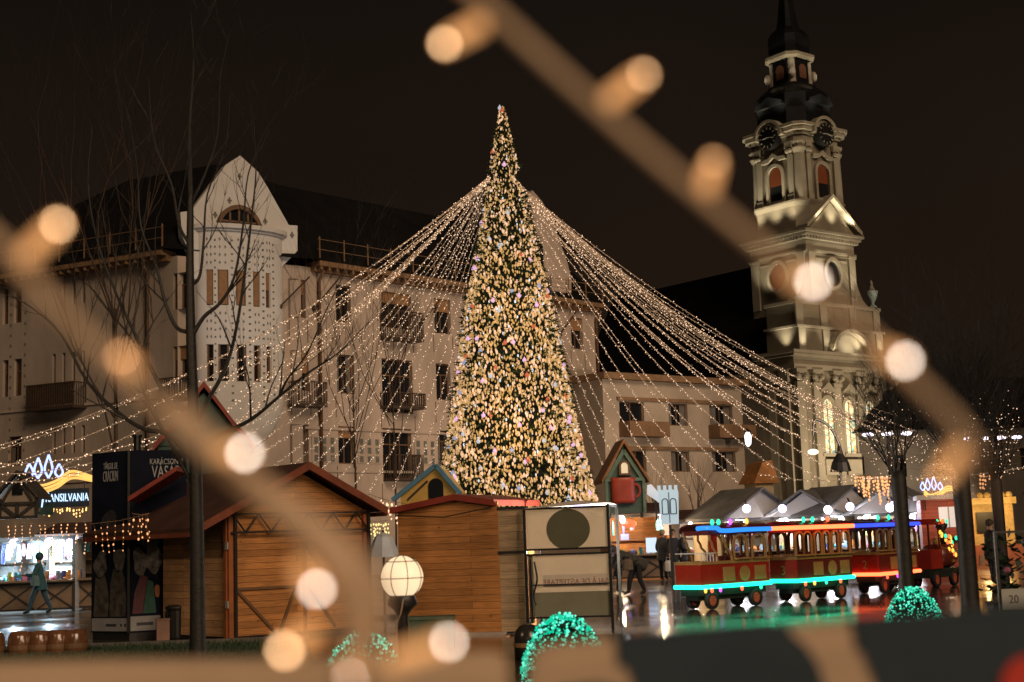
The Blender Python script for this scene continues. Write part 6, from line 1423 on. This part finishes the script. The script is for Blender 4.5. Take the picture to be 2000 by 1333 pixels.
# ------------------------------------------------------------------ people
m_skin = mat('skin', (.42, .24, .16), .55, .1, 8)
def cloth(n, c): return mat(n, c, .8, .25, 12, .2, 60)
def person(loc, rz, label, J, coat, legs, shoe, hood=None, hair=None, scale=1.0, bag=None, skirt=None):
    """one skinned body; J: joint name -> local (x, y, z), facing -Y"""
    pts, edges, rad, lab = [], [], [], []
    idx = {}
    def add(n, p, r, par=None, l=None):
        idx[n] = len(pts); pts.append(Vector(p)); rad.append(r)
        if par is not None: edges.append((idx[par], idx[n])); lab.append((idx[par], idx[n], l))
    add('pelvis', J['pelvis'], (.17, .14)); add('belly', J['belly'], (.175, .15), 'pelvis', 'coat'); add('chest', J['chest'], (.19, .155), 'belly', 'coat'); add('neck', J['neck'], (.062, .062), 'chest', 'coat')
    hd = Vector(J['head']); nk = Vector(J['neck']); up = (hd - nk).normalized()
    add('jaw', nk + up * .09, (.07, .075), 'neck', 'skin'); add('skull', nk + up * .18, (.085, .1), 'jaw', 'skin'); add('crown', nk + up * .25, (.06, .07), 'skull', 'skin')
    fw = Vector(J.get('look', (0, -1, 0))).normalized(); add('nose', nk + up * .145 + fw * .115, (.018, .018), 'skull', 'skin')
    for s in ('l', 'r'):
        add('sh' + s, J['sh' + s], (.085, .085), 'chest', 'coat'); add('el' + s, J['el' + s], (.075, .075), 'sh' + s, 'coat'); add('wr' + s, J['wr' + s], (.05, .05), 'el' + s, 'coat')
        d = (Vector(J['wr' + s]) - Vector(J['el' + s])).normalized(); q = Vector(J['wr' + s]); side = d.orthogonal().normalized(); oth = d.cross(side)
        add('pa' + s, q + d * .075, (.036, .02), 'wr' + s, 'skin')
        for k in range(4):
            o = side * (-.03 + .02 * k); b_ = q + d * .1 + o; add(f'f{k}{s}', b_ + d * .035 + oth * .012, (.0105, .0105), 'pa' + s, 'skin'); add(f'g{k}{s}', b_ + d * (.062 - .006 * abs(k - 1.4)) + oth * .035, (.0085, .0085), f'f{k}{s}', 'skin')
        add('th' + s, q + d * .06 - side * .05 + oth * .012, (.011, .011), 'wr' + s, 'skin'); add('tt' + s, q + d * .095 - side * .055 + oth * .03, (.009, .009), 'th' + s, 'skin')
        add('hi' + s, J['hi' + s], (.115, .115), 'pelvis', 'legs'); add('kn' + s, J['kn' + s], (.085, .085), 'hi' + s, 'legs'); add('an' + s, J['an' + s], (.06, .062), 'kn' + s, 'legs'); add('to' + s, J['to' + s], (.048, .04), 'an' + s, 'shoe')
    me = bpy.data.meshes.new('person'); me.from_pydata([tuple(p) for p in pts], edges, []); o = bpy.data.objects.new('person_body', me); COL.objects.link(o)
    sk = o.modifiers.new('skin', 'SKIN'); sk.use_smooth_shade = True
    for i, v in enumerate(me.skin_vertices[0].data): v.radius = rad[i]; v.use_root = (i == 0)
    sb = o.modifiers.new('sub', 'SUBSURF'); sb.levels = 1; sb.render_levels = 1
    dg = bpy.context.evaluated_depsgraph_get(); dg.update(); m2 = bpy.data.meshes.new_from_object(o.evaluated_get(dg)); bpy.data.objects.remove(o)
    mats = {'coat': coat, 'legs': legs, 'skin': m_skin, 'shoe': shoe}; keys = list(mats); m2.materials.clear()
    for k in keys: m2.materials.append(mats[k])
    def near(p):
        best = (9, 'coat')
        for a, b, l in lab:
            A, B = pts[a], pts[b]; t = max(0, min(1, (p - A).dot(B - A) / max(1e-9, (B - A).length_squared))); dd = (p - A.lerp(B, t)).length - .35 * max(rad[a][0] * (1 - t) + rad[b][0] * t, .02)
            if dd < best[0]: best = (dd, l)
        return best[1]
    for pl in m2.polygons: pl.material_index = keys.index(near(pl.center)); pl.use_smooth = True
    par = thing('person', label, 'person', loc, rz); par.scale = (scale,) * 3
    ob = bpy.data.objects.new('body', m2); COL.objects.link(ob); ob.parent = par
    hc_ = nk + up * .185
    if hood or hair:
        mb = MB(); back = -fw; rgt = fw.cross(up)
        n, k = 14, 8
        def hp(i, j, r_):
            th = PI * j / k * (.7 if hood else .62); a = 2 * PI * i / n; bk_ = rgt.cross(up) * -1; v = up * math.cos(th) + (bk_ * math.cos(a) + rgt.normalized() * math.sin(a)) * math.sin(th)
            return hc_ + back * .018 + Vector((v.x, v.y, v.z)) * r_
        r_ = .128 if hood else .116
        tilt = (up + back * (1.0 if hood else .6)).normalized(); up_, up = up, tilt
        for j in range(k):
            for i in range(n): mb.face([hp(i, j, r_), hp(i + 1, j, r_), hp(i + 1, j + 1, r_), hp(i, j + 1, r_)])
        up = up_
        mb.build('hood' if hood else 'hair', hood or hair, par, smooth=True)
    # hem of the coat
    mb = MB(); pv = Vector(J['pelvis']); bl = Vector(J['belly']); ax_ = (pv - bl).normalized(); t1 = ax_.orthogonal(); rows = []
    sd = Vector((1, 0, 0)); fr_ = ax_.cross(sd).normalized()
    for (t, rx, ry) in ((-.12, .175, .15), (.02, .2, .165), (.16, .215, .18), (.26, .21, .18)):
        c = pv + ax_ * t; rows.append([c + sd * rx * math.cos(2 * PI * i / 14) + fr_ * ry * math.sin(2 * PI * i / 14) for i in range(14)])
    for a, b in zip(rows, rows[1:]):
        for i in range(14): mb.face([a[i], a[(i + 1) % 14], b[(i + 1) % 14], b[i]])
    mb.build('coat_hem', coat, par, smooth=True)
    return par
def stand(lean=0.0, arm=.0, stride=0.0, elbow=0.0):
    J = {'pelvis': (0, 0, .95), 'belly': (0, -lean * .3, 1.12), 'chest': (0, -lean * .7, 1.32), 'neck': (0, -lean, 1.48), 'head': (0, -lean * 1.1, 1.72)}
    for s, x in (('l', 1), ('r', -1)):
        J['sh' + s] = (x * .165, -lean * .8, 1.385); J['el' + s] = (x * .25, -lean * .5 - arm * .3, 1.12); J['wr' + s] = (x * (.25 - elbow * .12), -lean * .4 - arm * .5 - elbow * .25, .88 + elbow * .28)
        J['hi' + s] = (x * .1, 0, .9); k = stride * x; J['kn' + s] = (x * .1, -.03 - k * .5, .5); J['an' + s] = (x * .11, -k * 1.0 + (.0 if k >= 0 else 0), .09 + (.04 if k < 0 else 0)); J['to' + s] = (x * .12, -k - .16, .045)
    return J
def bag(loc_parent, name, label, cat, m, w=.2, h=.3, p=(0, 0, 0)):
    o = thing(name, label, cat, p); mb = MB(); mb.lathe([(w * .5, 0), (w * .55, h * .1), (w * .5, h * .8), (w * .3, h)], 8, sy=.5); mb.build('body', m, o); mb = MB(); mb.tube([(-w * .25, 0, h), (-w * .2, 0, h * 1.3), (w * .2, 0, h * 1.3), (w * .25, 0, h)], .01, 5); mb.build('handle', m, o); return o
c_teal = cloth('teal_jacket', (.025, .10, .12)); c_jean = cloth('blue_jeans', (.035, .075, .11)); c_blk = cloth('black_cloth', (.012, .012, .014)); c_parka = cloth('olive_parka', (.06, .058, .05)); c_grey = cloth('grey_coat', (.07, .07, .075)); c_shoe = cloth('dark_shoe', (.02, .018, .016)); m_hair = mat('dark_hair', (.03, .02, .014), .6, .3, 20); m_blond = mat('fair_hair', (.35, .25, .14), .6, .3, 20)
g = G(78, 1200)
J = stand(.05, .25, .3, .9)
person((g.x, g.y, 0), -PI / 2, 'person in a hooded teal jacket and jeans walking left past the lit stalls', J, c_teal, c_jean, c_shoe, hood=cloth('teal_hood', (.02, .07, .085)))
bg_ = bag(None, 'shoulder_bag', 'small pale shoulder bag at the hip of the walker in teal', 'bag', cloth('pale_bag', (.12, .22, .25)), .24, .3, (g.x - .05, g.y - .3, .82))
# stooping adult with a child
g = G(1238, 1163); dd = 1.0
J = {'pelvis': (0, .15, .92), 'belly': (0, -.05, 1.02), 'chest': (0, -.28, 1.14), 'neck': (0, -.42, 1.2), 'head': (0, -.6, 1.3), 'look': (0, -.7, -.7)}
for s, x in (('l', 1), ('r', -1)):
    J['sh' + s] = (x * .19, -.32, 1.2); J['el' + s] = (x * .24, -.5, .98); J['wr' + s] = (x * .16, -.62, .78); J['hi' + s] = (x * .1, .15, .88); J['kn' + s] = (x * .11, .05 + x * .1, .48); J['an' + s] = (x * .13, .1 + x * .2, .09); J['to' + s] = (x * .14, -.06 + x * .2, .045)
person((g.x, g.y, 0), -PI / 2 + .25, 'person in a dark hooded parka stooping over a child beside the waiting booth', J, c_parka, c_blk, c_shoe, hood=c_grey, scale=1.0)
bag(None, 'hand_bag', 'tan bag hanging at the side of the stooping person', 'bag', cloth('tan_bag', (.16, .12, .09)), .28, .3, (g.x - .15, g.y - .28, .72))
g = G(1209, 1160); person((g.x, g.y, 0), PI / 2, 'small child in black standing in front of the stooping person', stand(.03, .3, .06, .5), c_blk, c_blk, c_shoe, hood=c_blk, scale=.72)
for px, py, rz, lb, c, l_, h, hd, ac in ((1297, 1134, 2.6, 'fair haired person in a grey coat waiting at the drinks stall', c_grey, c_blk, None, m_blond, .3), (1317, 1134, .4, 'person in dark jacket and jeans at the rear end of the train', c_blk, c_jean, None, m_hair, .2), (1336, 1133, 1.2, 'tall person in black talking beside the train porch', c_blk, c_blk, None, m_hair, .5)):
    g = G(px, py); person((g.x, g.y, 0), rz, lb, stand(.03, .15, .05, ac), c, l_, c_shoe, hood=h, hair=hd, scale=1.04)
g = G(1308, 1135); bag(None, 'carrier_bag', 'white carrier bag held between the people near the train', 'bag', cloth('white_bag', (.55, .53, .5)), .26, .38, (g.x - .05, g.y - .25, .35))
g = G(1941, 1143); person((g.x, g.y, 0), 1.9, 'person in black standing before the golden doorway at the right', stand(.03, .2, .08, .4), c_blk, c_blk, c_shoe, hair=m_hair, scale=1.0)
bag(None, 'paper_bag', 'small tan paper bag held by the person in black at the right', 'bag', cloth('kraft_bag', (.42, .26, .15)), .16, .28, (g.x - .3, g.y - .1, .55))
# driver behind the locomotive
dl = Vector(lo.location); dm = tu * .6 + Vector((-math.sin(TA), math.cos(TA), 0)) * 1.3; person((dl.x + dm.x, dl.y + dm.y, 0), .3, 'person in dark clothes standing behind the small locomotive', stand(.02, .2, .05, .6), c_blk, c_blk, c_shoe, hair=m_hair, scale=.98)

# ------------------------------------------------------------------ bare trees
m_bark = mat('wet_bark', (.009, .008, .0065), .6, .4, 4, .6, 18); m_bark2 = mat('brown_bark', (.065, .04, .025), .75, .4, 4, .5, 18)
def twigs(mb, p, d, ln, r, depth, rn, up=.15, br=(2, 3), spread=.55, n=4):
    pts = [p]; rs = [r]; q = Vector(p); d = Vector(d).normalized(); k = n
    for i in range(k):
        d = (d + Vector((rn.gauss(0, .12), rn.gauss(0, .12), rn.gauss(up * .4, .08)))).normalized(); q = q + d * ln / k; pts.append(q.copy()); rs.append(r * (1 - .6 * (i + 1) / k))
    mb.tube(pts, rs, 5 if r > .012 else 3, cap=False)
    if depth <= 0: return
    for i in range(rn.randint(*br)):
        t = rn.uniform(.35, 1); j = min(k, max(1, int(t * k + .5)))
        nd = (d + Vector((rn.gauss(0, spread), rn.gauss(0, spread * .8), rn.gauss(up, spread * .5)))).normalized(); twigs(mb, pts[j], nd, ln * rn.uniform(.5, .8), max(.0035, rs[j] * .75), depth - 1, rn, up, br, spread, n)
TY = 21.6
g = GY(386, TY); bt = thing('bare_tree', 'dark bare tree with spreading limbs in front of the left hut', 'tree', (g.x, TY, 0)); T0 = Vector(bt.location)
pp = lambda px, py, dy=0: P(px, py, TY + dy) - T0
mb = MB(); mb.tube(spline([(0, 0, -.05), pp(386, 1200), pp(384, 1000), pp(380, 850), pp(373, 660), pp(371, 520), pp(372, 380)], 5), [.128 - .08 * i / 30 if i > 2 else .14 - .006 * i for i in range(31)], 12, cap=False); mb.build('trunk', m_bark, bt, smooth=True)
rnd = random.Random(77)
LIMBS = [([(372, 380), (370, 250), (378, 120), (372, 20)], .05, 0), ([(383, 905), (330, 850), (280, 838), (230, 805), (170, 745), (120, 655), (60, 600), (10, 575)], .055, -.5), ([(376, 800), (335, 790), (295, 720), (262, 650), (225, 570), (190, 470), (172, 360), (180, 250)], .05, .6), ([(375, 650), (345, 640), (322, 590), (305, 520), (275, 440), (268, 330), (250, 220)], .045, .3), ([(374, 660), (398, 620), (432, 590), (458, 540), (475, 440), (485, 340), (520, 250)], .045, -.4), ([(380, 850), (402, 790), (440, 720), (462, 640), (480, 520), (492, 420), (500, 330), (495, 230)], .05, .5), ([(382, 880), (430, 850), (490, 820), (545, 775), (600, 730), (660, 690), (720, 630)], .05, -.8), ([(545, 775), (562, 740), (600, 690), (640, 600), (680, 520)], .028, -.6), ([(371, 560), (390, 540), (398, 470), (405, 380), (440, 290), (450, 180)], .035, .7), ([(371, 480), (350, 440), (335, 360), (300, 270), (290, 150)], .035, -.5), ([(383, 960), (335, 870), (290, 790), (262, 700), (235, 600)], .04, .9), ([(295, 720), (255, 660), (215, 610), (175, 560), (110, 520)], .025, .5), ([(372, 400), (400, 340), (425, 260), (430, 150), (450, 60)], .03, .3)]
mb = MB()
for pl, r0_, dy in LIMBS:
    n = len(pl); q = [pp(x, y, dy * i / (n - 1)) for i, (x, y) in enumerate(pl)]; sp = spline(q, 4); k = len(sp); rr_ = [max(.005, .82 * r0_ * (1 - .86 * i / (k - 1))) for i in range(k)]; mb.tube(sp, rr_, 7, cap=False)
    for j in range(int(k * .35), k, 2):
        d = (sp[min(j + 1, k - 1)] - sp[j - 1]).normalized(); s = rnd.choice((-1, 1)); nd = (d + Vector((s * rnd.uniform(.3, .9), rnd.gauss(0, .4), rnd.uniform(.1, .5)))).normalized(); twigs(mb, sp[j], nd, rnd.uniform(.5, 1.1), rr_[j] * .6, 2, rnd, .2, (1, 3), .4)
    twigs(mb, sp[-1], (sp[-1] - sp[-2]), .9, rr_[-1], 2, rnd, .2, (2, 3), .35)
mb.build('crown', m_bark, bt)
def bare(px, Y, ptop, label, seed, r=.09, group=None, spread=.42, m_=m_bark2, depth=3):
    g = GY(px, Y); o = thing('bare_tree', label, 'tree', tuple(g), 0, group); rn = random.Random(seed); H = P(px, ptop, Y).z
    mb = MB(); mb.tube([(0, 0, 0), (.05, 0, H * .3), (0, .05, H * .55)], [r, r * .8, r * .6], 8, cap=False); mb.build('trunk', m_, o, smooth=True); mb = MB()
    for i in range(9):
        z = H * rn.uniform(.28, .55); a = rn.random() * 2 * PI; twigs(mb, Vector((0, 0, z)), Vector((math.cos(a) * .5, math.sin(a) * .5, 1)), (H - z) * rn.uniform(.5, .75), r * .45, depth, rn, .3, (2, 3), spread, 5)
    mb.build('crown', m_, o); return o
for px, Y, t, lb, sd in ((696, 64, 420, 'thin brown bare tree in front of the palace roof left of the light strings', 1), (775, 66, 430, 'thin brown bare tree in front of the palace eave nearest the lit tree', 2), (222, 46, 150, 'thin bare tree rising behind the poster column', 3), (1370, 62, 880, 'small bare tree in front of the beige block behind the train', 4), (1290, 64, 900, 'small bare tree right of the mug stall gable', 5)): bare(px, Y, t, lb, sd, .05 if Y > 60 else .08, depth=2 if Y > 60 else 3)
# pollarded trees at the right
def pollard(px, Y, pyk, w, label, seed, ptop, nb=26, fan=.75):
    g = GY(px, Y); o = thing('pollarded_tree', label, 'tree', tuple(g), 0, 'pollarded trees at the right'); rn = random.Random(seed); zk = P(px, pyk, Y).z; H = P(px, ptop, Y).z - zk; r_ = w / 2
    mb = MB(); mb.tube([(0, 0, -.02), (0, 0, .15), (.01, 0, zk * .5), (0, 0, zk - .15), (0, 0, zk)], [r_ * 1.15, r_, r_ * .92, r_ * 1.0, r_ * .7], 14); mb.build('trunk', m_bark, o, smooth=True); mb = MB()
    for i in range(nb):
        a = rn.random() * 2 * PI; t = rn.uniform(.1, fan); twigs(mb, Vector((math.cos(a) * r_ * .6, math.sin(a) * r_ * .6, zk - .05)), Vector((math.cos(a) * t, math.sin(a) * t, 1)), H * rn.uniform(.55, .95), .018, 3, rn, .12, (3, 4), .42, 5)
    mb.build('crown', m_bark, o)
    return o
pollard(1775, 25.5, 918, .27, 'dark pollarded tree with thick trunk crossing the train', 1, 770, 13)
pollard(1897, 26.5, 905, .33, 'dark pollarded tree with the thickest trunk near the golden doorway', 2, 690, 32, .9)
pollard(1962, 36, 930, .30, 'slim dark pollarded tree at the right edge beside the placard', 3, 720, 26)
# sparse fairy lights sprinkled in their crowns
rn = random.Random(9); o = thing('crown_lights', 'sparse pinprick fairy lights sprinkled through the dark pollarded crowns', 'fairy lights', tuple(P(1820, 860, 30))); mb = MB(); O = Vector(o.location)
for i in range(420): mb.octa(P(rn.uniform(1690, 1990), rn.gauss(862, 38), rn.uniform(27, 36)) - O, rn.uniform(.006, .013))
stuff(mb.build('bulbs', m_sb, o))
mb = MB()
for i in range(6): mb.tube(spline([P(1690 + rn.uniform(-10, 10), 820 + 15 * i, 30) - O, P(1820, 850 + 14 * i, 31) - O, P(1990, 830 + 15 * i, 32) - O], 6), .004, 3)
mb.build('wire', m_wire, o)
# placard and barrier at the right edge
q = GY(1990, 19); pl_ = thing('placard', 'white placard with number 20 on a dark barrier at the right edge', 'placard', (q.x, q.y, 0)); z0_, z1_ = P(1988, 1190, 19).z, P(1988, 1150, 19).z; xl = P(1956, 1170, 19).x - q.x
mb = MB(); mb.box(xl, xl + .62, -.02, 0, z0_, z1_); mb.build('board', mat('placard_white', (.30, .31, .30), .6, .1), pl_); text('20  C', 'lettering', .15, m_small, pl_, Vector((xl + .24, -.024, (z0_ + z1_) / 2 - .05)), (PI / 2, 0, 0), .9, .002)
mb = MB()
for x in (xl - .01, xl + .64): mb.bar((x, .03, 0), (x, .03, z1_ + .75), .035)
for z in (z1_ + .74, z0_ - .1): mb.bar((xl, .03, z), (xl + .64, .03, z), .03)
mb.build('barrier_frame', m_dark, pl_)
q = GY(1985, 21); hd_ = thing('flower_tub', 'dark tub with dim pink and yellow blooms behind the placard', 'tub', (q.x, q.y, 0)); mb = MB(); mb.lathe([(.3, 0), (.38, .5), (.4, .55)], 14); mb.build('tub', m_black, hd_); mb = MB(); rn = random.Random(4)
for i in range(160):
    a = rn.random() * 6.28; q_ = rn.random() * .42; mb.leafcard(Vector((q_ * math.cos(a), q_ * math.sin(a), .55 + rn.random() * .9)), Vector((rn.gauss(0, 1), rn.gauss(0, 1), .5)).normalized(), Vector((0, 0, 1)), .16, .05)
stuff(mb.build('foliage', m_leaf, hd_)); mb = MB()
for i, (a, b_, c) in enumerate(((-.15, -.3, 1.0), (.1, -.35, .8), (-.05, -.3, .65))): mb.ball((a, b_, c), .055, 8, 5)
mb.build('bloom', mat('dim_bloom', (.3, .08, .14), .6, .4, 6), hd_)
# ------------------------------------------------------------------ night sky, lamps, render settings
w = bpy.data.worlds.new('World'); SC.world = w; w.use_nodes = True; nt = w.node_tree; N, L = nt.nodes, nt.links
bg = N['Background']; sky = N.new('ShaderNodeTexSky'); sky.sky_type = 'NISHITA'; sky.sun_disc = False; sky.sun_elevation = R(-4); sky.sun_rotation = R(200); sky.sun_intensity = .05
tc = N.new('ShaderNodeTexCoord'); sx = N.new('ShaderNodeSeparateXYZ'); L.new(tc.outputs['Generated'], sx.inputs[0])
# street light thrown back by low cloud: brownest towards the horizon
cr = N.new('ShaderNodeValToRGB'); cr.color_ramp.elements[0].position = .0; cr.color_ramp.elements[0].color = (.0190, .0104, .0062, 1); cr.color_ramp.elements[1].position = .42; cr.color_ramp.elements[1].color = (.0050, .0037, .0027, 1)
L.new(sx.outputs['Z'], cr.inputs['Fac'])
nz = N.new('ShaderNodeTexNoise'); nz.inputs['Scale'].default_value = 1.6; nz.inputs['Detail'].default_value = 3; L.new(tc.outputs['Generated'], nz.inputs['Vector'])
mr = N.new('ShaderNodeMapRange'); mr.inputs['From Min'].default_value = .3; mr.inputs['From Max'].default_value = .7; mr.inputs['To Min'].default_value = .65; mr.inputs['To Max'].default_value = 1.25; L.new(nz.outputs['Fac'], mr.inputs['Value'])
mx = N.new('ShaderNodeMix'); mx.data_type = 'RGBA'; mx.blend_type = 'MULTIPLY'; mx.inputs['Factor'].default_value = 1; L.new(cr.outputs['Color'], mx.inputs[6]); L.new(mr.outputs[0], mx.inputs[7])
ad = N.new('ShaderNodeMix'); ad.data_type = 'RGBA'; ad.blend_type = 'ADD'; ad.inputs['Factor'].default_value = .02; L.new(mx.outputs[2], ad.inputs[6]); L.new(sky.outputs['Color'], ad.inputs[7])
L.new(ad.outputs[2], bg.inputs['Color']); bg.inputs['Strength'].default_value = 1.0
# the broad glow of the square's lamps behind the camera
s = lamp('SUN', (0, -10, 30), 1.35, (1, .71, .47)); s.data.angle = R(25); s.rotation_euler = (R(62), 0, R(30)); s.name = 'square_glow'
# unseen lamp over the photographer, added to light the foreground
lamp('POINT', (-1.2, -2.6, 4.4), 340, (1, .70, .45), .25, name='unseen_fill_light')
# unseen points on both sides of the frame, added to brighten the huts
lamp('POINT', (7.5, 9, 6), 1150, (1, .68, .40), .2, name='unseen_fill_light')
lamp('POINT', (-9.5, 14, 6.5), 700, (1, .70, .42), .2, name='unseen_fill_light')
lamp('SPOT', (19, 52, 6), 15000, (1, .75, .55), .4, (-2, 84, 9), R(60), .9, 'palace_fill_spot')  # unseen spot added to brighten the palace's right wing
# unseen cool spot added to brighten the palace's corner bay
lamp('SPOT', tuple(P(470, 1010, 60)), 900, (.95, .92, .95), .3, tuple(P(468, 560, 71)), R(26), .8, 'bay_fill_spot')
# lit tree's own glow on what stands around it
for z in (5, 9): lamp('POINT', (TX, TD - 3.4, z), 90, (1, .7, .38), .4, name='tree_glow')
for k in (-1, 1): lamp('POINT', (TX + k * 4.5, TD + 3, 6), 160, (1, .7, .42), .4, name='tree_glow')
# church floodlights
for x in (-4.6, -1.7, 1.9, 4.9): flood((x, -4.0, Z0 + .25), (x, -3.0, Z0 + 4), 330, 85)
flood((.7, -5.3, Z0 + .3), (.7, -3.3, Z0 + 1.6), 330, 100)
flood((-5.6, -2.2, Z0 + .3), (-4.6, -1.8, Z0 + 5), 484, 80)
for x in (-2.2, 0, 2.2): flood((x, -4.4, Z1 + .4), (x * .9, -2.8, Z1 + 7), 726, 70)
for y in (-2.0, 1.2): flood((-4.6, y, Z1 + .4), (-2.8, y * .8, Z1 + 7), 924, 70)
for x in (-2.0, 0, 2.0): flood((x, -4.0, Z2 + .35), (x * .8, -2.6, Z2 + 6), 792, 80); flood((-4.0, x, Z2 + .35), (-2.6, x * .8, Z2 + 6), 924, 80)
for (x, y) in ((-3.2, -1.0), (-1.0, -3.2), (1.6, -3.2), (-3.2, 1.6)): flood((x * 1.25, y * 1.25, Z4 + 1.9), (x * .6, y * .6, Z6 + 2), 660, 80)
for x, y in ((-1.9, -1.9), (1.7, -1.7), (-1.7, 1.7)): flood((x * 1.15, y * 1.15, Z6 + .1), (x * .5, y * .5, Z7 + 4), 130, 80)
for x in (-6, 0, 5): flood((x, -12, .8), (x * .9, -3.5, 9), 5000, 70, (1, .80, .56))
flood((-16, -5, .8), (-5.5, 8, 9), 2200, 80, (1, .74, .48))

SC.render.engine = 'CYCLES'
SC.view_settings.view_transform = 'Standard'; SC.view_settings.look = 'None'; SC.view_settings.exposure = 0; SC.view_settings.gamma = 1
cy = SC.cycles
cy.use_light_tree = True; cy.max_bounces = 5; cy.diffuse_bounces = 2; cy.glossy_bounces = 3; cy.sample_clamp_indirect = 2.0; cy.sample_clamp_direct = 0
cy.use_denoising = True; cy.caustics_reflective = False; cy.caustics_refractive = False
